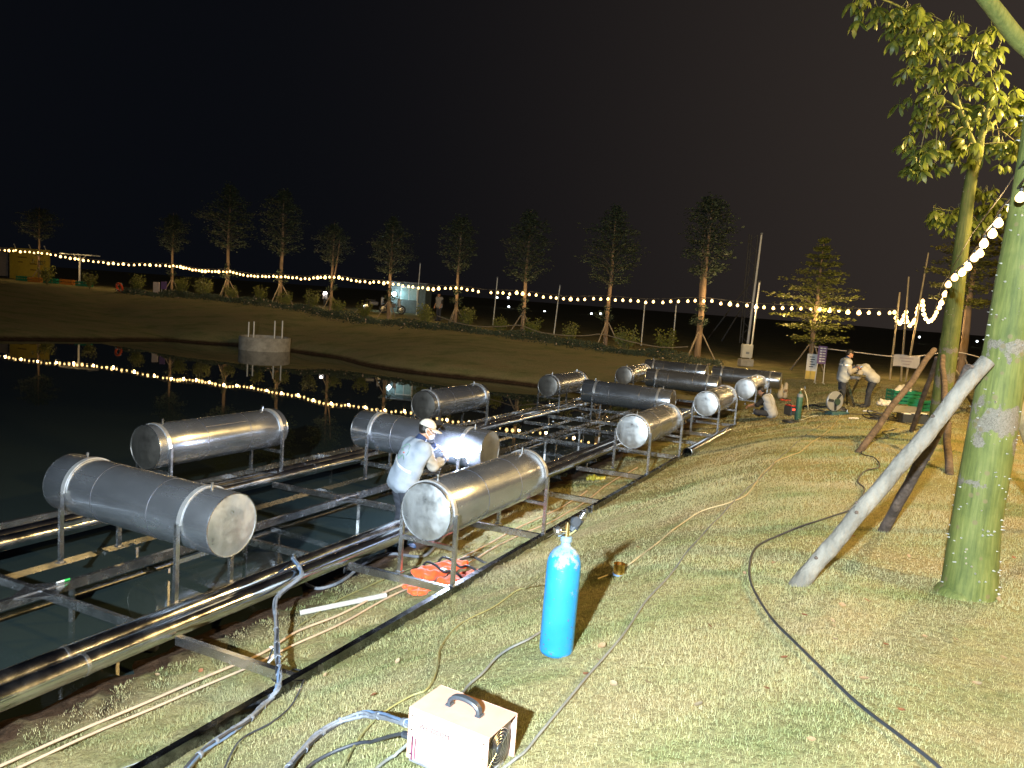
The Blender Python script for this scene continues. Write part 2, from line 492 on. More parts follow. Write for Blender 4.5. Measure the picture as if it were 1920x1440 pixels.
def make_grass():
    P = []; S = []
    def scatter(n, a0, a1, b0, b1, dmin, dmax, ln, wd):
        a = RNG.uniform(a0, a1, n); b = RNG.uniform(b0, b1, n)
        x = FO[0] + a * FU[0] + b * FV[0]; y = FO[1] + a * FU[1] + b * FV[1]
        z = ground_z(x, y)
        w = np.stack([x, y, z - CAM_H], -1); dd = w @ CF
        u_ = np.abs(w @ CR / dd); v_ = np.abs(w @ CU / dd)
        patch = np.sin(x * 2.3 + 1.7 * np.sin(y * 1.1)) * np.sin(y * 1.7 + 1.3 * np.sin(x * .9)) * .5 + .5
        edge = .06 + .09 * np.sin(x * 3.1 + y * 1.3) * np.sin(y * 2.2 - x) + .05 * np.sin(x * 11) * np.sin(y * 13)
        dist = np.hypot(x, y)
        ok = (dd > .5) & (u_ < .76) & (v_ < .60) & (dist >= dmin) & (dist < dmax) & (z > edge) & (RNG.random(n) < .45 + .55 * patch)
        x, y, z, patch = x[ok], y[ok], z[ok], patch[ok]
        P.append(np.stack([x, y, z], -1)); S.append(np.stack([ln * (.55 + .6 * patch) * RNG.uniform(.55, 1.35, len(x)), np.full(len(x), wd) * RNG.uniform(.7, 1.3, len(x))], -1))
    scatter(760000, -7, 3, -1.7, 6.5, 0, 6.0, .027, .0031)
    scatter(520000, -4, 8, -1.6, 8, 6.0, 10.0, .029, .0048)
    scatter(330000, 1, 18, -1.4, 12, 10.0, 18.0, .036, .010)
    scatter(160000, 10, 31, -1.0, 16, 18.0, 34.0, .042, .02)
    p = np.concatenate(P); s = np.concatenate(S); n = len(p)
    az = RNG.uniform(0, 2 * math.pi, n); lean = np.abs(RNG.normal(.55, .35, n)) ; laz = RNG.uniform(0, 2 * math.pi, n)
    side = np.stack([np.cos(az), np.sin(az), np.zeros(n)], -1) * (s[:, 1:2] / 2)
    up = np.stack([np.sin(lean) * np.cos(laz), np.sin(lean) * np.sin(laz), np.cos(lean)], -1)
    tip = p + up * s[:, :1]
    base = p - np.array([0, 0, .006])
    v = np.empty((n, 3, 3)); v[:, 0] = base - side; v[:, 1] = base + side; v[:, 2] = tip
    me = np_mesh("grass", v.reshape(-1, 3), np.arange(n * 3).reshape(-1, 3), grass_material())
    t = RNG.random(n); at = me.attributes.new("tint", 'FLOAT', 'POINT'); at.data.foreach_set("value", np.repeat(t, 3).astype(np.float32))
    o = obj("grass", me)
    tag(o, "short dry green lawn grass covering the sloping bank", "grass", kind="stuff")
    print("grass blades", n)
make_grass()

# ------------------------------------------------------------------ shared materials
M = {}
M['steel'] = pmat("steel_brushed", (.53, .57, .64), rough=.24, metal=.92, var=.08, scale=2.2, rvar=.07, bump=.016, bscale=4, stretch=(.6, 1.5, 1.5))
M['steel_cap'] = pmat("steel_cap", (.54, .57, .60), rough=.40, metal=.92, var=.16, scale=4, rvar=.18, bump=.16, bscale=7)
M['steel_cap_dark'] = pmat("steel_cap_dark", (.36, .35, .33), rough=.34, metal=.95, var=.18, scale=4, rvar=.08, bump=.05, bscale=7)
M['steel_cap_dull'] = pmat("steel_cap_dull", (.40, .40, .38), rough=.55, metal=.85, var=.22, scale=7, rvar=.12, bump=.08, bscale=18)
M['steel_pipe'] = pmat("steel_pipe", (.70, .73, .78), rough=.17, metal=1, var=.10, scale=4, rvar=.09, bump=.025, bscale=6)
M['steel_bar'] = pmat("steel_bar", (.60, .61, .64), rough=.24, metal=.98, var=.10, scale=6, rvar=.08, bump=.03, bscale=30)
M['strap'] = pmat('steel_strap', (.74, .75, .77), rough=.34, metal=.80, var=.08, scale=6, rvar=.08)
M['rail_dark'] = pmat("dark_bar", (.20, .21, .23), rough=.24, metal=1, var=.25, scale=7, rvar=.08)
M['black'] = pmat("black_rubber", (.022, .023, .026), rough=.55, var=.25, bump=.05)
M['black_plastic'] = pmat("black_plastic", (.03, .036, .045), rough=.38, var=.2, bump=.03, bscale=90)
M['grey_plastic'] = pmat("grey_plastic", (.20, .22, .25), rough=.5, var=.15)
M['concrete'] = pmat("concrete", (.34, .32, .28), rough=.9, var=.25, scale=3, bump=.25, bscale=25)
M['wood_pole'] = pmat("bark_pole", (.165, .15, .125), rough=.9, var=.28, scale=6, bump=1.0, bscale=26, stretch=(1, 1, .6))
M['wood_red'] = pmat("bark_pole_red", (.085, .060, .046), rough=.9, var=.45, scale=8, bump=1.0, bscale=26)
M['wood_far'] = pmat("far_pole", (.26, .21, .15), rough=.85, var=.2)
M['bamboo'] = pmat("bamboo", (.34, .27, .15), rough=.5, var=.2, scale=4)
M['white_paint'] = pmat("white_paint", (.72, .72, .70), rough=.6, var=.06)
M['sign_yellow'] = pmat("sign_yellow", (.70, .50, .10), rough=.55, var=.06)
M['orange'] = pmat("orange_fabric", (.80, .085, .012), rough=.7, var=.12, scale=9, bump=.3, bscale=25, sheen=.2)
# ------------------------------------------------------------------ assumed lamps, out of view (each with its own light)
def spot(name, loc, target, power, col, size, blend, radius, parent):
    l = bpy.data.lights.new(name, 'SPOT'); l.energy = power; l.color = col; l.spot_size = math.radians(size); l.spot_blend = blend; l.shadow_soft_size = radius
    o = bpy.data.objects.new(name, l); scene.collection.objects.link(o)
    d = Vector(target) - Vector(loc)
    o.location = Vector(loc); o.rotation_euler = d.to_track_quat('-Z', 'Y').to_euler()
    o.parent = parent; o.matrix_parent_inverse = WORLD_INV[parent.name]
    return o

def assumed_floodlight():  # assumed source: stand and housing are never in view
    p = ASSUMED_FLOOD_POS; g = gz(p.x, p.y)
    t = thing("assumed_floodlight", "assumed white work floodlight on a tripod stand, unseen behind the photographer", "floodlight", (p.x, p.y, g))
    tgt = Vector((-0.2, 9.0, 0.8)); d = (tgt - p).normalized()
    q = d.to_track_quat('-Z', 'Y').to_matrix()
    MB().tube([(p.x, p.y, g + .5), (p.x, p.y, p.z - .2)], .02, 8).build("pole", M['black_plastic'], t)
    for k in range(3):
        a = k * 2.094
        ex, ey = p.x + .55 * math.cos(a), p.y + .55 * math.sin(a)
        MB().tube([(p.x, p.y, g + .75), (ex, ey, gz(ex, ey))], .014, 6).build("leg", M['black_plastic'], t)
    MB().bbox(p - d * .06, (.36, .26, .07), .01, q).build("housing", M['black_plastic'], t)
    lens = pmat("assumed_floodlight_lens", (.9, .9, .9), .4, emis=(.86, .94, 1.0), estr=30)
    MB().bbox(p - d * .018, (.30, .20, .01), .003, q).build("lens", lens, t)
    spot("assumed_floodlight_beam", p, tgt, ASSUMED_FLOOD_W, (.80, .93, 1.0), 104, .75, .10, t)
assumed_floodlight()

def assumed_street_lamp(p, label, power):  # post and head of an assumed lamp outside the view
    bx, by = p.x + 1.4, p.y + .4; g = gz(bx, by)
    t = thing("assumed_street_lamp", label, "street lamp", (bx, by, g), 0, "assumed street lamps, unseen, along the right of the lawn")
    MB().tube([(bx, by, g), (bx, by, p.z - .2), (bx - .25, by - .08, p.z + .12), (p.x + .2, p.y + .05, p.z + .16)], .06, 10, rs=[.09, .06, .05, .04]).build("pole", M['grey_plastic'], t)
    MB().bbox((p.x, p.y, p.z + .13), (.6, .26, .10), .02).build("lamp_head", M['grey_plastic'], t)
    lens = bpy.data.materials.get("assumed_street_lamp_lens") or pmat("assumed_street_lamp_lens", (.9, .8, .6), .4, emis=(1.0, .70, .32), estr=40)
    MB().ball((p.x, p.y, p.z - .02), (.16, .13, .12), 14).build("lens", lens, t)
    l = bpy.data.lights.new("assumed_street_lamp_light", 'POINT'); l.energy = power; l.color = (1.0, .64, .21); l.shadow_soft_size = .15
    o = bpy.data.objects.new("assumed_street_lamp_light", l); scene.collection.objects.link(o); o.location = p - Vector((0, 0, .32))
    o.parent = t; o.matrix_parent_inverse = WORLD_INV[t.name]
assumed_street_lamp(ASSUMED_LAMP_POS, "assumed warm street lamp, unseen just beyond the right edge of the lawn", ASSUMED_LAMP_W)
assumed_street_lamp(ASSUMED_LAMP2_POS, "assumed second warm street lamp, unseen beside the photographer, added for shadow fill", ASSUMED_LAMP2_W)  # no such lamp in view; added to lift the near shadows warmly
# ------------------------------------------------------------------ the raft: steel beams, float pipes
def build_raft():
    base = fr(0, -2.7); 
    t = thing("raft_frame", "long shiny steel raft frame of beams and twin pipes at the water's edge", "raft frame", (base.x, base.y, 0))
    def bar(a0, b0, a1, b1, w, h, mat, name, dz=0.0):
        MB().beam(fr(a0, b0, dz - h / 2), fr(a1, b1, dz - h / 2), w, h).build(name, M[mat], t, smooth_deg=0)
    cross = [-8.8, -6.6, -4.4, -2.2, 0.0, 2.2, 4.35, 6.5, 8.85, 10.9, 12.35, 14.6, 17.0, 19.4]
    for b, r in ((-1.60, .085), (-1.385, .085), (-4.82, .085), (-4.605, .085)):
        end = 15.8 if b > -2 else 20.6
        pts = [fr(a, b, .02 - .0) for a in np.linspace(-13, end, 30)]
        o = MB().tube(pts, r, 20).build("float_pipe", M['steel_pipe'], t, 50)
        for a in (-10.1, -2.95, 3.2, 9.4):
            if a < end: 
                MB().tube([fr(a - .012, b, .02), fr(a + .012, b, .02)], r + .004, 20).build("weld_ring", M['steel_bar'], t)
    # rectangular rails along the raft, butted between the cross beams
    rails = [(0.0, .06, .085, 'rail_dark', -13, 14.8), (-3.10, .05, .09, 'steel_bar', -13, 19.5), (-5.42, .05, .08, 'steel_bar', -13, 20.2)]
    for b, w, h, mat, a0, a1 in rails:
        bar(a0, b, a1, b, w, h, mat, "rail")
    spans = [(0.0 - .032, -1.28), (-1.70, -3.10 + .028), (-3.10 - .028, -4.50), (-4.93, -5.42 + .028)]
    for i, a in enumerate(cross):
        for j, (b0, b1) in enumerate(spans):
            if j == 0 and a > 15: continue
            bar(a, b0, a, b1, .05, .075, 'steel_bar', "cross_beam", -.004)
        # gusset plates where cross beams meet the middle rail
        for sa in (-1, 1):
            for sb in (-1, 1):
                p = fr(a + sa * .026, -3.10 + sb * .026, -.012)
                ex = Vector(FU) * sa; ey = Vector(FV) * sb
                MB().prism([(0, 0), (.24, 0), (0, .17)], p, ex, ey, Vector((0, 0, -1)), .008).build("gusset_plate", M['steel_bar'], t, 0)
        # posts that stand on the pond bed or the bank
        for b in (-3.10, -5.42, 0.0):
            if b == 0 and a > 15: continue
            p = fr(a + .30, b, -.10)
            g = min(gz(p.x, p.y), p.z - .06) - .04
            MB().beam((p.x, p.y, p.z + .002), (p.x, p.y, max(g, -1.7)), .04, .04).build("post", M['steel_bar'], t, 0)
    return t
build_raft()

M['seam'] = pmat('weld_seam_tint', (.30, .26, .24), .4, metal=.9, var=.3, scale=20, col2=(.22, .24, .32))
# ------------------------------------------------------------------ float tanks
def tank_proto(sp, name_label):
    R, Lh, zc = .30, 1.17, .72
    t = thing("float_tank", name_label, "float tank")
    n = 56
    mb = MB(); vs = []; fs = []
    prof = [(-Lh, R - .006), (-Lh + .012, R), (-Lh * .5, R), (0, R), (Lh * .5, R), (Lh - .012, R), (Lh, R - .006)]
    for x, r in prof:
        for k in range(n):
            a = 2 * math.pi * k / n; vs.append((x, r * math.cos(a), zc + r * math.sin(a)))
    m = len(prof)
    fs = [(i * n + k, i * n + (k + 1) % n, (i + 1) * n + (k + 1) % n, (i + 1) * n + k) for i in range(m - 1) for k in range(n)]
    mb.add(vs, fs).build("shell", M['steel'], t, 60, True)
    for xs in (-.38, .42): MB().ring((xs, 0, zc), R + .0005, .0028, (1, 0, 0), 56, 5).build("weld_seam", M['seam'], t, 60, True)
    for x0, x1, an in ((-Lh + .01, -.384, 1.15), (-.376, .414, 2.35), (.426, Lh - .01, .75)):
        MB().tube([(x0, (R + .0005) * math.cos(an), zc + (R + .0005) * math.sin(an)), (x1, (R + .0005) * math.cos(an), zc + (R + .0005) * math.sin(an))], .0026, 5).build("weld_seam", M['seam'], t, 60, True)
    for s in (-1, 1):
        mb = MB(); vs = []; fs = []
        rp = [(R - .007, 0), (R - .02, .003), (.22, .012), (.12, .019), (.04, .022)]
        for r, x in rp:
            for k in range(n):
                a = 2 * math.pi * k / n; vs.append((s * (Lh - .001 + x), r * math.cos(a), zc + r * math.sin(a)))
        fs = [(i * n + k, i * n + (k + 1) % n, (i + 1) * n + (k + 1) % n, (i + 1) * n + k) for i in range(len(rp) - 1) for k in range(n)]
        fs.append(tuple(range((len(rp) - 1) * n, len(rp) * n)))
        if s < 0: fs = [tuple(reversed(f)) for f in fs]
        mb.add(vs, [tuple(reversed(f)) for f in fs]).build("end_cap", M['steel_cap'] if s < 0 else M['steel_cap_dull'], t, 60, True)
        # weld bead round the rim
        MB().ring((s * (Lh + .001), 0, zc), R - .006, .006, (1, 0, 0), 48, 5).build("rim_weld", M['steel_bar'], t, 60, True)
        # hoop strap
        mb = MB(); vs = []; fs = []; w = .026; seg = 28
        for i in range(seg + 1):
            a = math.pi * i / seg
            for (dx, rr) in ((-w, R + .002), (w, R + .002), (w, R + .014), (-w, R + .014)):
                vs.append((s * sp + dx, rr * math.cos(a), zc + rr * math.sin(a)))
        for i in range(seg):
            for k in range(4):
                fs.append((i * 4 + k, i * 4 + (k + 1) % 4, (i + 1) * 4 + (k + 1) % 4, (i + 1) * 4 + k))
        fs += [(3, 2, 1, 0), (seg * 4, seg * 4 + 1, seg * 4 + 2, seg * 4 + 3)]
        mb.add(vs, fs).build("strap", M['strap'], t, 40, True)
        for sy in (-1, 1):
            MB().beam((s * sp, sy * (R + .022), 0), (s * sp, sy * (R + .022), zc + .02), .042, .036, (1, 0, 0)).build("leg", M['steel_bar'], t, 0, True)
            MB().box((s * sp, sy * (R + .022), .006), (.08, .07, .008)).build("foot_plate", M['steel_bar'], t, 0, True)
        MB().beam((s * sp, -R - .003, zc - R - .035), (s * sp, R + .003, zc - R - .035), .04, .04).build("cross_bar", M['steel_bar'], t, 0, True)
        MB().tube([(s * (sp + .07 if sp < 1 else sp - .12), 0, zc + R - .01), (s * (sp + .07 if sp < 1 else sp - .12), 0, zc + R + .06)], .013, 8).build("vent_stub", M['steel_bar'], t, 40, True)
    return t

def place_tank(proto, first, a, b, rot, label, group, dz=0.0):
    p = fr(a, b, dz)
    if first:
        proto.location = p; proto.rotation_euler = (0, 0, rot); proto["label"] = label; proto["group"] = group; return proto
    return dup(proto, p, rot, label, group)
def dark_caps(t):
    for c in t.children:
        if c.name.startswith("end_cap"):
            c.material_slots[0].link = 'OBJECT'; c.material_slots[0].material = M['steel_cap_dark']
GA, GM, GB = "lengthways float tanks along the bank", "crossways float tanks in the middle of the raft", "lengthways float tanks on the pond side"
LA = ["big shiny steel float tank nearest the blue gas cylinder, beside the welder", "shiny steel float tank on the bank side, second along the raft edge", "shiny steel float tank on the bank side, third along, ahead of the seated worker", "shiny steel float tank right behind the seated worker's head"]
LM = ["crossways steel float tank nearest the camera at lower left over the water", "crossways steel float tank the man in the cap is welding", "crossways bluish steel float tank in the middle of the raft beyond the welder", "crossways steel float tank behind the third bank-side tank, with dark end", "crossways steel float tank at the far end near the seated worker", "crossways steel float tank farthest back at the raft end by the far bank"]
LB = ["lengthways steel float tank on the pond side at left behind the nearest tank", "lengthways steel float tank on the pond side just above the welder's cap", "lengthways steel float tank with pale cap on the pond side, third along", "small lengthways steel float tank farthest along the pond side"]
pA = tank_proto(1.10, LA[0])
for i, (a, b) in enumerate(((1.13, -.325), (7.78, -.33), (13.4, -.30), (18.5, -.28))):
    place_tank(pA, i == 0, a, b, ANG_U, LA[i], GA, .002)
pM = tank_proto(.83, LM[0])
for i, (a, b) in enumerate(((-1.40, -2.72), (3.45, -2.66), (12.3, -2.30), (18.2, -2.40), (21.6, -1.0), (22.4, -3.75))):
    tk = place_tank(pM, i == 0, a, b, ANG_V + math.pi, LM[i], GM, .002 if i < 4 else .06)
    if i in (1, 2, 3): dark_caps(tk)
pB = tank_proto(1.03, LB[0])
for i, (a, b) in enumerate(((1.55, -5.03), (8.0, -4.90), (14.0, -4.78), (19.5, -4.45))):
    tk = place_tank(pB, i == 0, a, b, ANG_U, LB[i], GB, .002)
    if i < 2: dark_caps(tk)
# ------------------------------------------------------------------ people: one smooth body surface grown from a field
class Field:
    def __init__(self, lo, hi, h):
        self.lo = np.array(lo, float); self.h = h
        self.n = np.ceil((np.array(hi, float) - self.lo) / h).astype(int) + 1
        self.f = np.full(self.n, .5, np.float32)
    def _win(self, lo, hi):
        i0 = np.clip(np.floor((lo - self.lo) / self.h).astype(int), 0, self.n - 1)
        i1 = np.clip(np.ceil((hi - self.lo) / self.h).astype(int) + 1, 1, self.n)
        if np.any(i1 <= i0): return None
        ax = [self.lo[k] + self.h * np.arange(i0[k], i1[k]) for k in range(3)]
        X, Y, Z = np.meshgrid(*ax, indexing='ij')
        return (slice(i0[0], i1[0]), slice(i0[1], i1[1]), slice(i0[2], i1[2])), X, Y, Z
    def _union(self, w, d, k):
        old = self.f[w]
        if k > 0:
            m = np.clip(.5 + .5 * (old - d) / k, 0, 1)
            self.f[w] = old * (1 - m) + d * m - k * m * (1 - m)
        else: self.f[w] = np.minimum(old, d)
    def cap(self, a, b, r1, r2=None, k=.02, wr=0.0, wf=30.0):
        r2 = r1 if r2 is None else r2
        a = np.array(a, float); b = np.array(b, float); R = max(r1, r2) + k + 2 * self.h + wr
        w = self._win(np.minimum(a, b) - R, np.maximum(a, b) + R)
        if w is None: return
        s, X, Y, Z = w; d = b - a; L = max(d @ d, 1e-9)
        t = np.clip(((X - a[0]) * d[0] + (Y - a[1]) * d[1] + (Z - a[2]) * d[2]) / L, 0, 1)
        q = np.sqrt((X - a[0] - t * d[0]) ** 2 + (Y - a[1] - t * d[1]) ** 2 + (Z - a[2] - t * d[2]) ** 2) - (r1 + (r2 - r1) * t)
        if wr: q = q + wr * (np.sin(X * wf + 2 * np.sin(Z * wf * .6)) * np.sin(Z * wf * .9 + 1.5 * np.sin(Y * wf * .7)) )
        self._union(s, q.astype(np.float32), k)
    def ell(self, c, r, M=None, k=.02, cut=None):
        c = np.array(c, float); r = np.array(r, float); R = r.max() + k + 2 * self.h
        w = self._win(c - R, c + R)
        if w is None: return
        s, X, Y, Z = w; P = np.stack([X - c[0], Y - c[1], Z - c[2]], -1)
        if M is not None: P = P @ np.array(M)            # rows of M^T: to local
        l = np.sqrt(((P / r) ** 2).sum(-1)); g = np.sqrt(((P / r ** 2) ** 2).sum(-1)) + 1e-6
        q = l * (l - 1) / g
        if cut is not None: q = np.maximum(q, cut - P[..., 2])
        self._union(s, q.astype(np.float32), k)
    def mesh(self, name, mat):
        f = self.f; s = f < 0; n = f.shape
        c = np.zeros([k - 1 for k in n], int)
        for dx in (0, 1):
            for dy in (0, 1):
                for dz in (0, 1): c += s[dx:n[0] - 1 + dx, dy:n[1] - 1 + dy, dz:n[2] - 1 + dz]
        act = (c > 0) & (c < 8); idx = np.full(act.shape, -1, int); cells = np.argwhere(act); idx[act] = np.arange(len(cells))
        acc = np.zeros((len(cells), 3)); cnt = np.zeros(len(cells))
        corners = [(0, 0, 0), (1, 0, 0), (0, 1, 0), (1, 1, 0), (0, 0, 1), (1, 0, 1), (0, 1, 1), (1, 1, 1)]
        vals = [f[cells[:, 0] + q[0], cells[:, 1] + q[1], cells[:, 2] + q[2]] for q in corners]
        for i in range(8):
            for j in range(i + 1, 8):
                if bin(i ^ j).count('1') != 1: continue
                a, b = vals[i], vals[j]; x = (a < 0) != (b < 0); t = np.where(x, a / np.where(x, a - b, 1), 0)
                pa = np.array(corners[i]); pb = np.array(corners[j])
                acc += np.where(x[:, None], pa + t[:, None] * (pb - pa), 0); cnt += x
        v = self.lo + self.h * (cells + acc / np.maximum(cnt, 1)[:, None])
        faces = []
        for ax in range(3):
            o1, o2 = [(1, 2), (2, 0), (0, 1)][ax]
            a = s[tuple(slice(0, n[k] - 1) if k == ax else slice(1, n[k] - 1) for k in range(3))]
            b = s[tuple(slice(1, n[k]) if k == ax else slice(1, n[k] - 1) for k in range(3))]
            e = np.argwhere(a != b); 
            if not len(e): continue
            flip = a[e[:, 0], e[:, 1], e[:, 2]]
            base = e.copy()
            for k in range(3):
                if k != ax: base[:, k] += 1
            q = []
            for p1, p2 in ((-1, -1), (0, -1), (0, 0), (-1, 0)):
                cc = base.copy(); cc[:, o1] += p1; cc[:, o2] += p2
                q.append(idx[cc[:, 0], cc[:, 1], cc[:, 2]])
            q = np.stack(q, -1); q[~flip] = q[~flip][:, ::-1]
            faces.append(q)
        me = np_mesh(name, v, np.concatenate(faces), mat)
        me.polygons.foreach_set("use_smooth", [True] * len(me.polygons))
        return me

def V3(*a): return np.array(a, float)
def lerp(a, b, t): return np.array(a) * (1 - t) + np.array(b) * t

def field_hand(F, wrist, d, nrm, curl=.9, s=1.0, thumb=1):
    """palm and five fingers; d = direction of the hand, nrm = palm normal (fingers curl towards it)"""
    d = np.array(d, float); d /= np.linalg.norm(d); nrm = np.array(nrm, float); nrm -= d * (nrm @ d); nrm /= np.linalg.norm(nrm)
    side = np.cross(d, nrm) * thumb
    w = np.array(wrist, float)
    for o in (-.026, 0, .026):
        F.cap(w + d * .012 * s + side * o * .7 * s, w + d * .085 * s + side * o * s, .017 * s, .016 * s, .012)
    for o, L in ((.031, .070), (.0105, .080), (-.0105, .074), (-.030, .058)):
        p0 = w + d * .088 * s + side * o * s
        ang = curl * .55; d1 = d * math.cos(ang) + nrm * math.sin(ang)
        p1 = p0 + d1 * L * .5 * s
        ang = curl * 1.25; d2 = d * math.cos(ang) + nrm * math.sin(ang)
        p2 = p1 + d2 * L * .32 * s
        ang = curl * 1.8; d3 = d * math.cos(ang) + nrm * math.sin(ang)
        p3 = p2 + d3 * L * .25 * s
        F.cap(p0, p1, .0105 * s, .0098 * s, .004); F.cap(p1, p2, .0098 * s, .009 * s, .003); F.cap(p2, p3, .009 * s, .0075 * s, .003)
    t0 = w + d * .03 * s + side * .026 * s; t1 = t0 + (d * .6 + side * .75 + nrm * .25) * .038 * s; t2 = t1 + (d * .85 + side * .15 + nrm * .5) * .034 * s
    F.cap(t0, t1, .0125 * s, .0105 * s, .008); F.cap(t1, t2, .0105 * s, .0085 * s, .003)

def field_head(F, c, fwd, up, s=1.0, ears=True):
    """head with face; c = centre of the skull, fwd = where the face looks"""
    fwd = np.array(fwd, float); fwd /= np.linalg.norm(fwd); up = np.array(up, float); up -= fwd * (up @ fwd); up /= np.linalg.norm(up)
    rt = np.cross(fwd, up); R = np.stack([rt, fwd, up], -1)
    P = lambda x, y, z: np.array(c) + rt * x * s + fwd * y * s + up * z * s
    F.ell(P(0, -.012, .028), (.075 * s, .093 * s, .088 * s), R, .02)
    F.ell(P(0, .028, -.035), (.058 * s, .066 * s, .085 * s), R, .03)
    F.cap(P(0, .075, -.098), P(0, .062, -.105), .022 * s, .02 * s, .02)          # chin
    F.cap(P(0, .093, .002), P(0, .112, -.036), .009 * s, .014 * s, .008)         # nose
    F.cap(P(-.016, .100, -.040), P(.016, .100, -.040), .009 * s, .009 * s, .006)
    F.cap(P(-.035, .082, .014), P(.035, .082, .014), .012 * s, .012 * s, .01)    # brow
    F.cap(P(-.020, .090, -.066), P(.020, .090, -.066), .008 * s, .008 * s, .006) # lips
    for q in (-1, 1):
        F.ell(P(q * .030, .076, -.004), (.013 * s, .010 * s, .010 * s), R, .004)
        F.cap(P(q * .045, .06, -.03), P(q * .04, .07, -.035), .022 * s, .02 * s, .02)
        F.ell(P(q * .076, -.012, -.010), (.010 * s, .020 * s, .031 * s), R, .005)
    return P, R

def head_shell(c, fwd, up, h, kind, s=1.0):
    """hair cap that follows the skull"""
    fwd = np.array(fwd, float); fwd /= np.linalg.norm(fwd); up = np.array(up, float); up -= fwd * (up @ fwd); up /= np.linalg.norm(up)
    rt = np.cross(fwd, up); R = np.stack([rt, fwd, up], -1); c = np.array(c)
    F = Field(c - .16, c + .16, h)
    F.ell(c + fwd * (-.017) * s + up * .036 * s, (.083 * s, .098 * s, .094 * s), R, .0, cut=.002 * s)
    F.ell(c + fwd * (-.040) * s + up * .005 * s, (.081 * s, .074 * s, .085 * s), R, .02)
    n = F.n; ax = [F.lo[k] + F.h * np.arange(n[k]) for k in range(3)]
    X, Y, Z = np.meshgrid(*ax, indexing='ij'); P = np.stack([X, Y, Z], -1) - c
    y = P @ fwd; z = P @ up
    F.f = np.maximum(F.f, (y * .75 - z * .55 - .035 * s)).astype(np.float32)       # hairline: face stays free
    F.f += (.004 * np.sin(X * 160 + 20 * Y) * np.sin(Y * 150) * np.sin(Z * 140)).astype(np.float32)
    return F

SKIN = pmat("skin_brown", (.42, .22, .135), rough=.55, var=.08, scale=12)
HAIR = pmat("hair_black", (.012, .010, .009), rough=.5, var=.3, scale=40)
JK_BLUE = pmat("jacket_pale_blue_grey", (.265, .31, .38), rough=.85, var=.07, scale=7, bump=.25, bscale=14)
JK_BEIGE = pmat("jacket_beige_sleeve", (.34, .315, .28), rough=.85, var=.07, scale=7, bump=.25, bscale=14)
NAVY = pmat("navy_cloth", (.018, .035, .10), rough=.85, var=.15, scale=9, bump=.2, bscale=20)
DARK_TR = pmat("dark_trousers", (.028, .032, .045), rough=.9, var=.2, scale=8, bump=.3, bscale=16)
BLACK_CLOTH = pmat("black_cloth", (.012, .012, .014), rough=.9, var=.2)
REFLECT = pmat("reflective_strip", (.85, .87, .9), rough=.3, var=.03, metal=.2)
SHOE = pmat("shoe_dark", (.02, .022, .03), rough=.6, var=.2)
BOOT_BLUE = pmat("rubber_boot_blue", (.02, .06, .16), rough=.4, var=.15)
GLOVE = pmat("work_glove_white", (.62, .60, .56), rough=.9, var=.1, bump=.3, bscale=60)
CAP = pmat("cap_cream", (.52, .50, .44), rough=.85, var=.05, bump=.15, bscale=30)

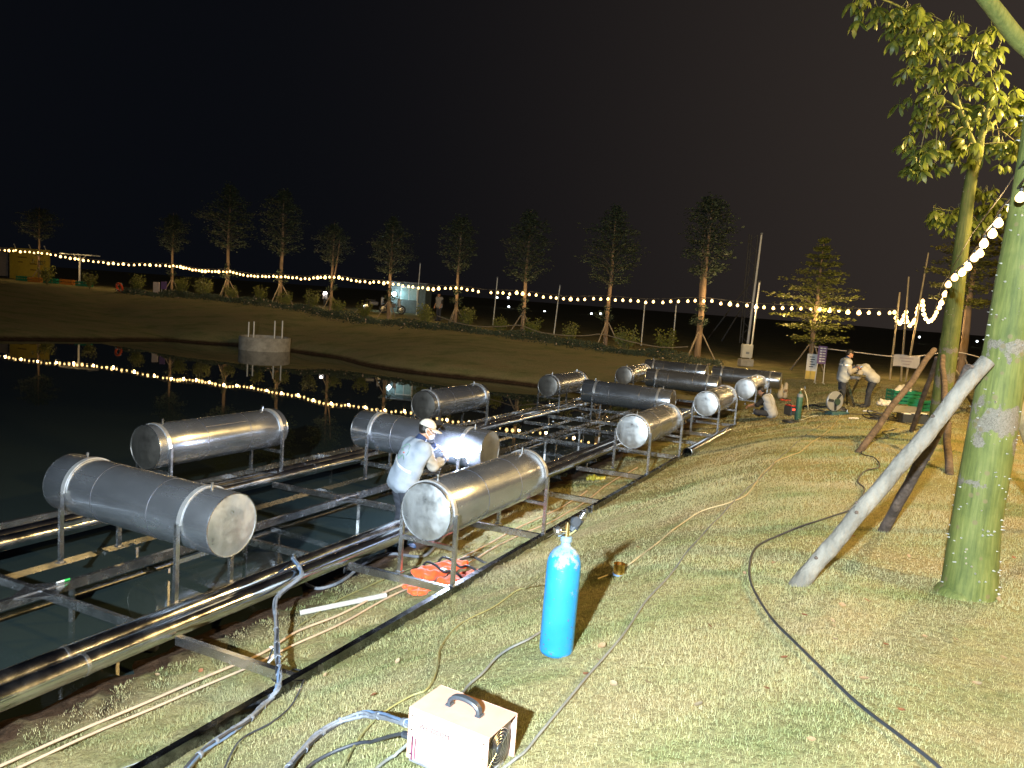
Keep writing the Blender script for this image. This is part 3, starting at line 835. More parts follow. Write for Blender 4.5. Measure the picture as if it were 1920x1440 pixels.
def make_person(label, loc, rotz, J, h, sleeve_mat=None, torso_mat=None, short_sleeve=False, gloves=None, shoe=SHOE, hair=True, group=None, curl=(.9, .9), trous=DARK_TR, vest_only=False, inner=None):
    """J: joints in the person's own frame, x right, y forward, z up"""
    t = thing("person", label, "person", loc, rotz, group)
    allp = np.array([p for k, p in J.items() if not k.startswith('_')])
    lo, hi = allp.min(0) - .22, allp.max(0) + .22
    up = J['head'] - J['neck']; fwd = J['_look']
    # --- body: one continuous surface
    F = Field(lo, hi, h)
    pel, ch = J['pelvis'], J['chest']
    for s in 'LR':
        F.cap(J['hip' + s], J['kne' + s], .078, .052, .05); F.cap(J['kne' + s], J['ank' + s], .052, .034, .03)
        F.cap(J['ank' + s], J['toe' + s], .036, .03, .03)
        F.cap(J['hip' + s], J['sho' + s], .10, .09, .09)
        F.cap(J['sho' + s], J['elb' + s], .052, .040, .04); F.cap(J['elb' + s], J['wri' + s], .040, .027, .03)
        hd = J.get('_hand' + s, J['wri' + s] - J['elb' + s]); nn = J.get('_palm' + s, V3(0, 0, -1))
        field_hand(F, J['wri' + s], hd, nn, curl[0 if s == 'L' else 1], 1.0, 1 if s == 'R' else -1)
    F.cap(pel, ch, .11, .12, .08)
    F.cap(ch, J['neck'], .10, .058, .06); F.cap(J['neck'], J['head'] - (up / np.linalg.norm(up)) * .03, .056, .052, .03)
    field_head(F, J['head'], fwd, up)
    obj("body", F.mesh("body", SKIN), t, True)
    # --- trousers
    F = Field(lo, hi, h)
    for s in 'LR':
        F.cap(J['hip' + s], J['kne' + s], .096, .072, .05, .006, 34); F.cap(J['kne' + s], lerp(J['kne' + s], J['ank' + s], .93), .072, .062, .03, .008, 40)
    F.cap(lerp(J['hipL'], pel, .2), lerp(J['hipR'], pel, .2), .118, .118, .05)
    F.cap(pel, lerp(pel, ch, .3), .125, .12, .06)
    obj("trousers", F.mesh("trousers", trous), t, True)
    # --- jacket body
    F = Field(lo, hi, h)
    down = (pel - ch) / np.linalg.norm(pel - ch)
    for s in 'LR':
        a = lerp(J['hip' + s], J['sho' + s], .02); 
        F.cap(a, lerp(J['hip' + s], J['sho' + s], .94), .135, .112, .10, .010, 24)
    F.cap(pel, ch, .135, .145, .10, .010, 20)
    F.cap(J['shoL'], J['shoR'], .085, .085, .07)
    if not vest_only:
        F.cap(ch, lerp(ch, J['neck'], .75), .12, .075, .06)
    obj("jacket" if not vest_only else "vest", F.mesh("jacket", torso_mat), t, True)
    # --- sleeves
    for s in 'LR':
        e = J['elb' + s]
        F = Field(np.minimum(np.minimum(J['sho' + s], e), J['wri' + s]) - .16, np.maximum(np.maximum(J['sho' + s], e), J['wri' + s]) + .16, h)
        F.cap(J['sho' + s], e, .088, .068, .03, .007, 36)
        if not short_sleeve:
            F.cap(e, lerp(e, J['wri' + s], .72), .068, .058, .03, .008, 42)
        obj("sleeve", F.mesh("sleeve", sleeve_mat), t, True)
        if not short_sleeve:
            F = Field(np.minimum(e, J['wri' + s]) - .12, np.maximum(e, J['wri' + s]) + .12, h)
            F.cap(lerp(e, J['wri' + s], .66), lerp(e, J['wri' + s], .90), .060, .053, .0)
            obj("cuff", F.mesh("cuff", inner or NAVY), t, True)
        if gloves and s in gloves:
            F = Field(J['wri' + s] - .22, J['wri' + s] + .22, min(h, .006))
            hd = J.get('_hand' + s, J['wri' + s] - e); nn = J.get('_palm' + s, V3(0, 0, -1))
            field_hand(F, J['wri' + s], hd, nn, curl[0 if s == 'L' else 1], 1.14, 1 if s == 'R' else -1)
            hd = hd / np.linalg.norm(hd)
            F.cap(J['wri' + s] - hd * .04, J['wri' + s] + hd * .03, .036, .032, .015)
            obj("glove", F.mesh("glove", GLOVE), t, True)
    # --- collar
    F = Field(J['neck'] - .16, J['neck'] + .16, h)
    F.cap(lerp(ch, J['neck'], .62), lerp(J['neck'], J['head'], .16), .088, .068, .0)
    obj("collar", F.mesh("collar", inner or NAVY), t, True)
    # --- shoes
    for s in 'LR':
        d = J['toe' + s] - J['ank' + s]; d = d / np.linalg.norm(d)
        F = Field(np.minimum(J['ank' + s], J['toe' + s]) - .15, np.maximum(J['ank' + s], J['toe' + s]) + .15, h)
        F.cap(J['ank' + s] + V3(0, -.0, -.03), J['toe' + s] + V3(0, 0, .01), .046, .043, .03); F.cap(J['ank' + s] + V3(0, 0, .04), J['ank' + s], .05, .048, .03)
        obj("shoe", F.mesh("shoe", shoe), t, True)
    if hair:
        obj("hair", head_shell(J['head'], fwd, up, min(h, .008), 'short').mesh("hair", HAIR), t, True)
    return t

def strip(parent, pts, nrm_off, w, mat, name="reflective_strip"):
    """flat tape laid along points, w wide; pts are (point, outward normal)"""
    mb = MB(); vs = []; fs = []
    for i, (p, n) in enumerate(pts):
        p = Vector(p); n = Vector(n).normalized()
        q = Vector(pts[min(i + 1, len(pts) - 1)][0]) - Vector(pts[max(i - 1, 0)][0]); s = q.cross(n).normalized() * (w / 2)
        for o in (nrm_off, nrm_off + .006):
            vs += [p - s + n * o, p + s + n * o]
    for i in range(len(pts) - 1):
        a, b = i * 4, i * 4 + 4
        fs += [(a + 2, a + 3, b + 3, b + 2), (a, b, b + 1, a + 1), (a, a + 2, b + 2, b), (a + 1, b + 1, b + 3, a + 3)]
    fs += [(0, 1, 3, 2), tuple(len(vs) - 4 + k for k in (0, 2, 3, 1))]
    return mb.add(vs, fs).build(name, mat, parent, 30, True)

def snap_strip(parent, target, pts, dirs, w, mat, name, off=.004):
    """strip whose points are dropped onto the target mesh along the given direction"""
    from mathutils.bvhtree import BVHTree
    me = target.data
    bv = BVHTree.FromPolygons([v.co for v in me.vertices], [list(p.vertices) for p in me.polygons])
    out = []
    for p, d in zip(pts, dirs):
        hit = bv.ray_cast(Vector(p), Vector(d).normalized())
        if hit[0] is not None: out.append((hit[0], -Vector(d).normalized()))
    if len(out) > 1: return strip(parent, out, off, w, mat, name)

# ---- the welder: stands on the muddy edge, leaning to the crossways tank on his right
WF = on_z(750, 1014, .06); WF.z = max(gz(WF.x, WF.y), -.12)
WS = 1.0 + (.06 - WF.z) * .5
ARC = at_y(858, 851, 10.97)
def welder():
    # faces to the right of the picture and a little away from the camera
    face = math.radians(36)                                  # world heading of "forward", from +x towards +y
    rot = face - math.pi / 2
    J = {}
    J['hipL'], J['hipR'], J['pelvis'] = V3(-.095, -.03, .86), V3(.095, -.03, .86), V3(0, -.03, .90)
    J['kneL'], J['kneR'] = V3(-.11, .06, .47), V3(.11, .04, .47)
    J['ankL'], J['ankR'] = V3(-.12, .0, .075), V3(.12, -.04, .075)
    J['toeL'], J['toeR'] = V3(-.14, .15, .035), V3(.15, .11, .035)
    J['chest'] = V3(0, .10, 1.22); J['neck'] = V3(0, .21, 1.405); J['head'] = V3(.02, .29, 1.54)
    J['shoL'], J['shoR'] = V3(-.175, .19, 1.315), V3(.175, .17, 1.315)
    cf, sf = math.cos(rot), math.sin(rot); dx, dy = (ARC.x - WF.x) / WS, (ARC.y - WF.y) / WS
    al = V3(dx * cf + dy * sf, -dx * sf + dy * cf, (ARC.z - WF.z) / WS)
    J['wriR'] = al + V3(.20, -.24, -.06); J['wriL'] = al + V3(-.10, -.26, .10)
    for q in 'LR':                                      # keep the arm within reach
        d = J['wri' + q] - J['sho' + q]; L = np.linalg.norm(d)
        if L > .555: J['wri' + q] = J['sho' + q] + d * .555 / L
    J['elbR'] = lerp(J['shoR'], J['wriR'], .5) + V3(.10, -.06, -.13); J['elbL'] = lerp(J['shoL'], J['wriL'], .5) + V3(-.10, -.02, -.10)
    J['_handR'], J['_palmR'] = al - J['wriR'] + V3(.05, 0, .04), V3(-.8, -.2, -.3)
    J['_handL'], J['_palmL'] = al - J['wriL'], V3(.2, .1, -1)
    J['_look'] = V3(.30, .88, -.30)
    t = make_person("man in cream cap and white mask welding, pale blue work jacket seen from behind", WF, rot, J, .009,
                    sleeve_mat=JK_BEIGE, torso_mat=JK_BLUE, shoe=BOOT_BLUE, gloves='L', curl=(.7, 1.25))
    t.scale = (WS, WS, WS)
    c = J['head']; fwd = J['_look'] / np.linalg.norm(J['_look']); up = J['head'] - J['neck']; up = up - fwd * (up @ fwd); up /= np.linalg.norm(up); rt = np.cross(fwd, up)
    R = np.stack([rt, fwd, up], -1)
    # cap: crown, brim, button
    F = Field(c - .22, c + .24, .006)
    F.ell(c - fwd * .010 + up * .040, (.094, .110, .096), R, 0, cut=-.006)
    crown = obj("cap", F.mesh("cap", CAP), t, True)
    mb = MB(); vs = []; fs = []; n = 14
    for i in range(n + 1):
        a = math.pi * (.08 + .84 * i / n)
        for k, (rr, ex, dz) in enumerate(((.90, 0, .036), (1.0, .055, .030), (1.0, .098, .016), (1.0, .098, .012), (1.0, .055, .026), (.90, 0, .031))):
            x, y = math.cos(a) * .094 * rr, math.sin(a) * .104 * rr + (math.sin(a) ** .8) * ex
            q = c + rt * x + fwd * y + up * (dz - .35 * x * x * 6)
            vs.append(q)
    for i in range(n):
        for k in range(6): fs.append((i * 6 + k, i * 6 + (k + 1) % 6, (i + 1) * 6 + (k + 1) % 6, (i + 1) * 6 + k))
    fs += [tuple(range(6)), tuple(reversed(range(n * 6, n * 6 + 6)))]
    mb.add(vs, fs).build("brim", CAP, crown, 60, True)
    MB().ball(c - fwd * .010 + up * .137, .010, 8).build("button", BLACK_CLOTH, crown, 60, True)
    # white mask with ear loops
    F = Field(c - .16, c + .18, .006)
    F.ell(c + fwd * .072 - up * .062, (.058, .050, .054), R, 0)
    mask = obj("face_mask", F.mesh("face_mask", pmat("mask_white", (.58, .59, .62), .8, var=.04)), t, True)
    for s in (-1, 1):
        e = c + rt * s * .080 - fwd * .018
        MB().tube(spline([c + rt * s * .058 + fwd * .075 - up * .035, c + rt * s * .082 + fwd * .02 - up * .005, e + up * .014 - fwd * .012, e - up * .035 - fwd * .004, c + rt * s * .056 + fwd * .055 - up * .092], 5), .0042, 5).build("ear_loop", mask.data.materials[0], mask, 60, True)
    # safety glasses
    gl = pmat("glasses_dark_red", (.06, .012, .012), .15, var=.1)
    gm = MB()
    for s in (-1, 1):
        gm.tube([c + rt * s * .079 - fwd * .01 + up * .006, c + rt * s * .070 + fwd * .07 + up * .006], .004, 6)
    gm.tube(spline([c + rt * .070 + fwd * .07 + up * .0, c + rt * .035 + fwd * .104 + up * .0, c - rt * .035 + fwd * .104, c - rt * .070 + fwd * .07], 5), .016, 6)
    gm.build("glasses", gl, t, 60, True)
    # reflective band across the back, and the round badge printed above it
    jk = [ch for ch in t.children if ch.name.startswith("jacket")][0]
    pts = [V3(x, -.6, 1.12 - .34 * x) for x in np.linspace(-.17, .23, 12)]
    snap_strip(t, jk, pts, [V3(0, 1, 0)] * 12, .042, REFLECT, "reflective_strip")
    green = pmat("badge_green", (.16, .28, .24), .8, var=.1); red = pmat("badge_red", (.55, .12, .08), .8, var=.1)
    for a0, a1, rr, w, mt in ((.35, 2.8, .085, .010, green), (-.5, .2, .085, .009, green)):
        an = np.linspace(a0, a1, 16); pts = [V3(.02 + math.cos(q) * rr, -.6, 1.275 + math.sin(q) * rr) for q in an]
        snap_strip(t, jk, pts, [V3(0, 1, 0)] * 16, w, mt, "badge")
    pts = [V3(x, -.6, 1.20 + .03 * math.sin(x * 40)) for x in np.linspace(-.09, .09, 9)]
    snap_strip(t, jk, pts, [V3(0, 1, 0)] * 9, .016, green, "badge")
    snap_strip(t, jk, [V3(.035, -.6, 1.262), V3(.055, -.6, 1.262)], [V3(0, 1, 0)] * 2, .018, red, "badge")
    snap_strip(t, jk, [V3(-.01, -.6, 1.29), V3(.03, -.6, 1.29)], [V3(0, 1, 0)] * 2, .020, green, "badge")
    return t, J, rot
WELDER, WJ, WROT = welder()
def welder_world(p):
    c, s = math.cos(WROT), math.sin(WROT); p = np.array(p) * WS
    return Vector((WF.x + p[0] * c - p[1] * s, WF.y + p[0] * s + p[1] * c, WF.z + p[2]))

# welding torch, cable and arc at the strap of the crossways tank
def torch_and_arc():
    hd = WJ['_handR'] / np.linalg.norm(WJ['_handR'])
    wr = welder_world(WJ['wriR'] + hd * .085 + V3(-.03, 0, .0)); arc = ARC
    d = (arc - wr).normalized()
    t = thing("welding_torch", "black welding torch held in the capped man's right hand", "torch", wr)
    MB().tube([wr - d * .07, wr + d * .09], .017, 10).build("handle", M['black_plastic'], t)
    MB().tube([wr + d * .09, wr + d * .15, arc - d * .03], .010, 8, rs=[.012, .011, .007]).build("nozzle", M['steel_bar'], t)
    f = welder_world(V3(.22, .25, .0)); 
    MB().tube(spline([wr - d * .07, wr - d * .16 + Vector((.02, 0, -.05)), welder_world(V3(.20, .36, .85)), welder_world(V3(.16, .33, .35)), welder_world(V3(.3, .2, .03))], 8), .012, 8).build("cable", M['black'], t)
    am = pmat("welding_arc_light", (1, 1, 1), .5, emis=(.80, .86, 1.0), estr=120)
    a = thing("welding_arc", "blinding blue-white welding arc on the tank strap", "welding arc", arc)
    mb = MB().ball(arc, .06, 14)
    rnd = random.Random(5)
    for k in range(16):
        q = Vector((rnd.gauss(0, 1), rnd.gauss(0, 1), rnd.gauss(0, .8))).normalized()
        mb.tube([arc + q * .01, arc + q * rnd.uniform(.06, .11)], .004, 4, rs=[.014, .001])
    mb.build("arc_flash", am, a)
    for k in range(6):
        q = Vector((rnd.gauss(0, 1), rnd.gauss(0, 1), rnd.gauss(-.2, .8))).normalized(); r = rnd.uniform(.08, .22)
        MB().tube([arc + q * r, arc + q * (r + .02)], .0022, 4).build("spark", am, a, 0)
    l = bpy.data.lights.new("arc_light", 'POINT'); l.energy = 340; l.color = (.66, .76, 1.0); l.shadow_soft_size = .03
    o = bpy.data.objects.new("arc_light", l); scene.collection.objects.link(o); o.location = arc - d * .05 + Vector((-.02, -.06, .03))
    o.parent = a; o.matrix_parent_inverse = WORLD_INV[a.name]
    rod = welder_world(WJ['wriL'] + WJ['_handL'] / np.linalg.norm(WJ['_handL']) * .12)
    MB().tube([rod, arc + Vector((-.01, 0, .012))], .003, 5).build("filler_rod", M['steel_bar'], t)
torch_and_arc()

# ---- seated worker, cross-legged, back to us, working to his left (picture left)
def seated():
    p = on_ground(1447, 783); 
    face = math.radians(150); rot = face - math.pi / 2
    J = {}
    J['pelvis'], J['hipL'], J['hipR'] = V3(0, 0, .13), V3(-.10, .02, .12), V3(.10, .02, .12)
    J['kneL'], J['kneR'] = V3(-.36, .36, .14), V3(.36, .34, .14)
    J['ankL'], J['ankR'] = V3(.08, .44, .07), V3(-.08, .34, .07)
    J['toeL'], J['toeR'] = V3(.20, .46, .06), V3(-.20, .36, .06)
    J['chest'] = V3(0, .12, .46); J['neck'] = V3(0, .25, .61); J['head'] = V3(0, .37, .71)
    J['shoL'], J['shoR'] = V3(-.19, .18, .54), V3(.19, .18, .54)
    J['elbL'], J['elbR'] = V3(-.28, .38, .33), V3(.28, .38, .33)
    J['wriL'], J['wriR'] = V3(-.16, .60, .26), V3(.14, .62, .27)
    J['_look'] = V3(0, .85, -.52)
    t = make_person("dark-haired man in grey vest and black sleeves sitting on the grass at the raft", p, rot, J, .011, sleeve_mat=BLACK_CLOTH, torso_mat=pmat("vest_grey", (.40, .41, .43), .85, var=.08), short_sleeve=True, inner=BLACK_CLOTH)
    jk = [c for c in t.children if c.name.startswith("jacket")][0]
    for s in (-1, 1):
        ys = np.linspace(-.02, .24, 6)
        snap_strip(t, jk, [V3(s * .13, y, 1.2) for y in ys], [V3(0, 0, -1)] * 6, .04, REFLECT, "reflective_strip")
seated()

# ---- standing worker looking at his phone
def standing():
    p = on_ground(1573, 768); face = math.radians(-8); rot = face - math.pi / 2
    J = {}
    J['pelvis'], J['hipL'], J['hipR'] = V3(0, 0, .92), V3(-.095, 0, .88), V3(.095, 0, .88)
    J['kneL'], J['kneR'] = V3(-.10, .03, .48), V3(.10, .02, .48)
    J['ankL'], J['ankR'] = V3(-.11, -.02, .075), V3(.11, -.04, .075)
    J['toeL'], J['toeR'] = V3(-.13, .13, .035), V3(.13, .11, .035)
    J['chest'] = V3(0, .02, 1.24); J['neck'] = V3(0, .06, 1.45); J['head'] = V3(0, .11, 1.575)
    J['shoL'], J['shoR'] = V3(-.18, .04, 1.36), V3(.18, .04, 1.36)
    J['elbL'], J['elbR'] = V3(-.25, .10, 1.09), V3(.25, .10, 1.09)
    J['wriL'], J['wriR'] = V3(-.10, .33, 1.20), V3(.08, .34, 1.18)
    J['_look'] = V3(0, .86, -.5)
    t = make_person("man standing in a pale grey work jacket looking down at his hands", p, rot, J, .011, sleeve_mat=JK_BEIGE, torso_mat=pmat("jacket_grey", (.36, .39, .42), .85, var=.08))
    jk = [c for c in t.children if c.name.startswith("jacket")][0]
    snap_strip(t, jk, [V3(.6, y, 1.27) for y in np.linspace(-.09, .13, 7)], [V3(-1, 0, 0)] * 7, .045, REFLECT, "reflective_strip")
    snap_strip(t, jk, [V3(x, -.6, 1.27) for x in np.linspace(-.17, .17, 7)], [V3(0, 1, 0)] * 7, .045, REFLECT, "reflective_strip")
    c, s = math.cos(rot), math.sin(rot); q = V3(0, .43, 1.22); w = Vector((p.x + q[0] * c - q[1] * s, p.y + q[0] * s + q[1] * c, p.z + q[2]))
    ph = thing("phone", "small phone in the standing man's hands", "phone", w)
    Mx = Matrix.Rotation(rot, 3, 'Z') @ Matrix.Rotation(math.radians(35), 3, 'X')
    MB().bbox(w, (.075, .15, .012), .003, Mx).build("case", M['black_plastic'], ph)
    MB().box(w + Mx @ Vector((0, 0, .008)), (.066, .135, .002), Mx).build("screen", pmat("phone_screen", (.3, .4, .6), .2, emis=(.5, .7, 1), estr=.8), ph)
standing()

# ---- bent-over worker at the sawhorse
def bending():
    p = on_ground(1622, 764); face = math.radians(172); rot = face - math.pi / 2
    J = {}
    J['pelvis'], J['hipL'], J['hipR'] = V3(0, -.14, .86), V3(-.095, -.14, .83), V3(.095, -.14, .83)
    J['kneL'], J['kneR'] = V3(-.11, -.02, .46), V3(.13, -.08, .46)
    J['ankL'], J['ankR'] = V3(-.12, .02, .075), V3(.15, -.12, .075)
    J['toeL'], J['toeR'] = V3(-.14, .16, .035), V3(.19, .02, .035)
    J['chest'] = V3(0, .12, 1.10); J['neck'] = V3(0, .34, 1.12); J['head'] = V3(0, .46, 1.08)
    J['shoL'], J['shoR'] = V3(-.18, .26, 1.10), V3(.18, .26, 1.10)
    J['elbL'], J['elbR'] = V3(-.24, .36, .86), V3(.24, .36, .86)
    J['wriL'], J['wriR'] = V3(-.10, .56, .84), V3(.10, .55, .84)
    J['_look'] = V3(0, .62, -.78); 
    t = make_person("man bent over at the waist leaning on the metal sawhorse", p, rot, J, .011, sleeve_mat=JK_BEIGE, torso_mat=pmat("jacket_grey_beige", (.42, .42, .41), .85, var=.08), gloves='LR')
    jk = [c for c in t.children if c.name.startswith("sleeve")]
    return p
BEND_P = bending()
# ------------------------------------------------------------------ trees
def kapok_bark():
    m = bpy.data.materials.new("kapok_bark"); m.use_nodes = True
    N, L = m.node_tree.nodes, m.node_tree.links; b = N["Principled BSDF"]; b.inputs["Roughness"].default_value = .7
    b.inputs["Specular IOR Level"].default_value = .25
    tc = N.new("ShaderNodeTexCoord")
    def noise(sc, st=(1, 1, 1), det=6):
        mp = N.new("ShaderNodeMapping"); mp.inputs["Scale"].default_value = st; L.new(tc.outputs["Object"], mp.inputs["Vector"])
        n = N.new("ShaderNodeTexNoise"); n.inputs["Scale"].default_value = sc; n.inputs["Detail"].default_value = det; n.inputs["Roughness"].default_value = .65; L.new(mp.outputs["Vector"], n.inputs["Vector"]); return n
    def ramp(src, stops):
        r = N.new("ShaderNodeValToRGB"); e = r.color_ramp.elements
        e[0].position, e[0].color = stops[0][0], (*stops[0][1], 1); e[1].position, e[1].color = stops[-1][0], (*stops[-1][1], 1)
        for p, c in stops[1:-1]:
            q = e.new(p); q.color = (*c, 1)
        L.new(src, r.inputs["Fac"]); return r
    green = ramp(noise(14, (3, 3, .22)).outputs["Fac"], [(.3, (.060, .076, .022)), (.5, (.100, .120, .032)), (.7, (.145, .155, .050))])
    blot = ramp(noise(5, (1, 1, .8)).outputs["Fac"], [(.35, (.72, .76, .68)), (.6, (1.1, 1.05, 1))])
    mul = N.new("ShaderNodeMix"); mul.data_type = 'RGBA'; mul.blend_type = 'MULTIPLY'; mul.inputs["Factor"].default_value = 1
    L.new(green.outputs["Color"], mul.inputs["A"]); L.new(blot.outputs["Color"], mul.inputs["B"])
    # scarred, cracked grey bark: patches where the noise is high, mostly about 1 to 1.6 m up
    vor = N.new("ShaderNodeTexVoronoi"); vor.feature = 'DISTANCE_TO_EDGE'; vor.inputs["Scale"].default_value = 46
    mpv = N.new("ShaderNodeMapping"); mpv.inputs["Scale"].default_value = (1, 1, .5); L.new(tc.outputs["Object"], mpv.inputs["Vector"]); 
    nd = noise(9); mxv = N.new("ShaderNodeMix"); mxv.data_type = 'RGBA'; mxv.inputs["Factor"].default_value = .22
    L.new(mpv.outputs["Vector"], mxv.inputs["A"]); L.new(nd.outputs["Color"], mxv.inputs["B"]); L.new(mxv.outputs["Result"], vor.inputs["Vector"])
    crack = ramp(vor.outputs["Distance"], [(.0, (.05, .04, .028)), (.03, (.105, .09, .065)), (.09, (.165, .148, .118))])
    sep = N.new("ShaderNodeSeparateXYZ"); L.new(tc.outputs["Object"], sep.inputs["Vector"])
    band = N.new("ShaderNodeValToRGB"); e = band.color_ramp.elements
    e[0].position = .0; e[0].color = (.0, .0, .0, 1); e[1].position = 1; e[1].color = (0, 0, 0, 1)
    for p, c in ((.16, .0), (.20, .12), (.225, .0), (.265, .16), (.31, .20), (.345, .12), (.37, .03), (.44, .13), (.47, 0)):
        q = e.new(p); q.color = (c, c, c, 1)
    hz = N.new("ShaderNodeMath"); hz.operation = 'MULTIPLY'; hz.inputs[1].default_value = .25; L.new(sep.outputs["Z"], hz.inputs[0]); L.new(hz.outputs["Value"], band.inputs["Fac"])
    pn = noise(3.4, (1, 1, .8), 7); ad = N.new("ShaderNodeMath"); ad.operation = 'ADD'; L.new(pn.outputs["Fac"], ad.inputs[0]); L.new(band.outputs["Color"], ad.inputs[1])
    mk = N.new("ShaderNodeMapRange"); mk.inputs["From Min"].default_value = .665; mk.inputs["From Max"].default_value = .69; L.new(ad.outputs["Value"], mk.inputs["Value"])
    mx = N.new("ShaderNodeMix"); mx.data_type = 'RGBA'; L.new(mk.outputs["Result"], mx.inputs["Factor"]); L.new(mul.outputs["Result"], mx.inputs["A"]); L.new(crack.outputs["Color"], mx.inputs["B"])
    # small round scars
    v2 = N.new("ShaderNodeTexVoronoi"); v2.inputs["Scale"].default_value = 9; L.new(tc.outputs["Object"], v2.inputs["Vector"])
    sc = N.new("ShaderNodeMapRange"); sc.inputs["From Min"].default_value = .13; sc.inputs["From Max"].default_value = .17; sc.inputs["To Min"].default_value = .75; sc.inputs["To Max"].default_value = 0; L.new(v2.outputs["Distance"], sc.inputs["Value"])
    m3 = N.new("ShaderNodeMix"); m3.data_type = 'RGBA'; L.new(sc.outputs["Result"], m3.inputs["Factor"]); L.new(mx.outputs["Result"], m3.inputs["A"]); m3.inputs["B"].default_value = (.13, .10, .05, 1)
    L.new(m3.outputs["Result"], b.inputs["Base Color"])
    bp = N.new("ShaderNodeBump"); bp.inputs["Strength"].default_value = .5; bp.inputs["Distance"].default_value = .012
    mh = N.new("ShaderNodeMix"); mh.data_type = 'RGBA'; L.new(mk.outputs["Result"], mh.inputs["Factor"]); L.new(noise(22, (2, 2, .3)).outputs["Fac"], mh.inputs["A"]); L.new(vor.outputs["Distance"], mh.inputs["B"])
    L.new(mh.outputs["Result"], bp.inputs["Height"]); L.new(bp.outputs["Normal"], b.inputs["Normal"])
    return m
M['kapok'] = kapok_bark()
M['thorn'] = pmat("thorn_grey", (.30, .29, .26), .6, var=.2)
M['leaf_kapok'] = pmat("kapok_leaf", (.065, .115, .022), rough=.42, var=.35, scale=2.2, col2=(.165, .21, .045), transl=.45)
M['leaf_far'] = pmat("far_leaf", (.062, .088, .058), rough=.6, var=.3, scale=1.4, transl=.25)
M['leaf_mant'] = pmat("layered_tree_leaf", (.19, .205, .045), rough=.55, var=.3, scale=1.5, transl=.3)
M['bark_brown'] = pmat("bark_brown", (.24, .165, .105), rough=.9, var=.3, scale=5, bump=.5, bscale=25, stretch=(1, 1, .4))
M['limb_dim'] = pmat('limb_grey_brown', (.085, .075, .055), .9, var=.25)
M['twig'] = pmat("twig", (.14, .13, .06), .8, var=.2)

def trunk_mesh(path, rs, n=20, wob=.03, seed=1):
    rnd = random.Random(seed); pts = spline(path, 7); m = len(pts)
    src = np.linspace(0, len(path) - 1, m); rr = np.interp(src, range(len(path)), rs)
    mb = MB().tube(pts, .1, n, True, list(rr))
    ph = [rnd.uniform(0, 6.28) for _ in range(4)]
    out = []
    for i, v in enumerate(mb.v):
        k = i // n; p = pts[min(k, m - 1)]; d = Vector(v) - p; z = v[2]
        a = math.atan2(d.y, d.x); f = 1 + wob * (math.sin(2 * a + ph[0] + z * 1.3) + .6 * math.sin(3 * a + ph[1] - z * 2.1) + .5 * math.sin(5 * z + ph[2]))
        out.append(tuple(p + d * f))
    mb.v = out
    return mb

def thorns(path_pts, rs, count, seed, zmax):
    rnd = random.Random(seed); mb = MB(); m = len(path_pts)
    for _ in range(count):
        t = rnd.random() ** 1.25 * (m - 1.01); i = int(t); p = path_pts[i].lerp(path_pts[i + 1], t - i)
        r = rs[i] * .97; a = rnd.uniform(0, 2 * math.pi); d = Vector((math.cos(a), math.sin(a), .1)).normalized()
        b = p + d * r; L = rnd.uniform(.012, .026); w = rnd.uniform(.006, .010)
        mb.tube([b - d * .004, b + d * L], w, 5, False, [w, .0008])
    return mb

# --- the near kapok tree on the right
T1B = on_ground(1813, 1112)
def near_kapok():
    p = T1B
    t = thing("kapok_tree", "big thorny green-trunked kapok tree at the right edge, nearest the camera", "tree", p)
    path = [Vector((0, 0, -.08)), Vector((.01, 0, .0)), Vector((0, .01, .5)), Vector((.02, 0, 1.3)), Vector((.045, 0, 2.2)), Vector((.06, .03, 3.2)), Vector((.05, .06, 4.4)), Vector((.06, .1, 5.6))]
    rs = [.22, .18, .155, .145, .135, .105, .09, .07]
    tr = trunk_mesh(path, rs, 36, .018, 3); tr.build("trunk", M['kapok'], t, 60, True)
    pts = spline(path, 7); rr = list(np.interp(np.linspace(0, len(path) - 1, len(pts)), range(len(path)), rs))
    th = thorns(pts, rr, 420, 4, 4).build("thorn", M['thorn'], t, 0, True); th["kind"] = "stuff"
    def loc(px, py, Y): return at_y(px, py, Y) - p
    # limb that crosses the top right corner
    e0 = loc(1948, 118, p.y + .05); limb = [Vector((.06, .05, e0.z - .3)), e0, loc(1905, 70, p.y), loc(1868, 22, p.y - .1), loc(1832, -25, p.y - .2), loc(1770, -120, p.y - .3)]
    MB().tube(spline(limb, 6), .04, 12, True, list(np.linspace(.062, .040, len(spline(limb, 6))))).build("branch", M['kapok'], t, 60, True)
    return t
KAPOK1 = near_kapok()

# --- palmate leaf cluster, hanging
def leaf_cluster_mesh(seed, size, mat):
    rnd = random.Random(seed); mb = MB()
    n = rnd.choice((5, 6, 7))
    for k in range(n):
        a = 2 * math.pi * k / n + rnd.uniform(-.25, .25)
        L = size * rnd.uniform(.75, 1.1); W = L * .17
        droop = rnd.uniform(.7, 1.25)
        d0 = Vector((math.cos(a), math.sin(a), 0)); s = Vector((-math.sin(a), math.cos(a), 0))
        row = []
        z = 0; x = .0; 
        for i, (tt, ww) in enumerate(((.04, .12), (.3, .75), (.55, 1.0), (.8, .7), (1.0, .04))):
            ang = droop * (.35 + .75 * tt)
            c = d0 * (L * tt * math.cos(ang * .8)) + Vector((0, 0, -L * tt * math.sin(ang * .9)))
            f = Vector((0, 0, -W * .25 * ww))
            row.append((c - s * W * ww + f, c, c + s * W * ww + f))
        vs = [q for r in row for q in r]; fs = []
        for i in range(4):
            for j in range(2):
                fs.append((i * 3 + j, i * 3 + j + 1, (i + 1) * 3 + j + 1, (i + 1) * 3 + j))
        mb.add(vs, fs)
    mb.tube([Vector((0, 0, 0)), Vector((0, 0, size * .5))], .004, 4, False)
    return mb.mesh("leaf_cluster", mat, 60)

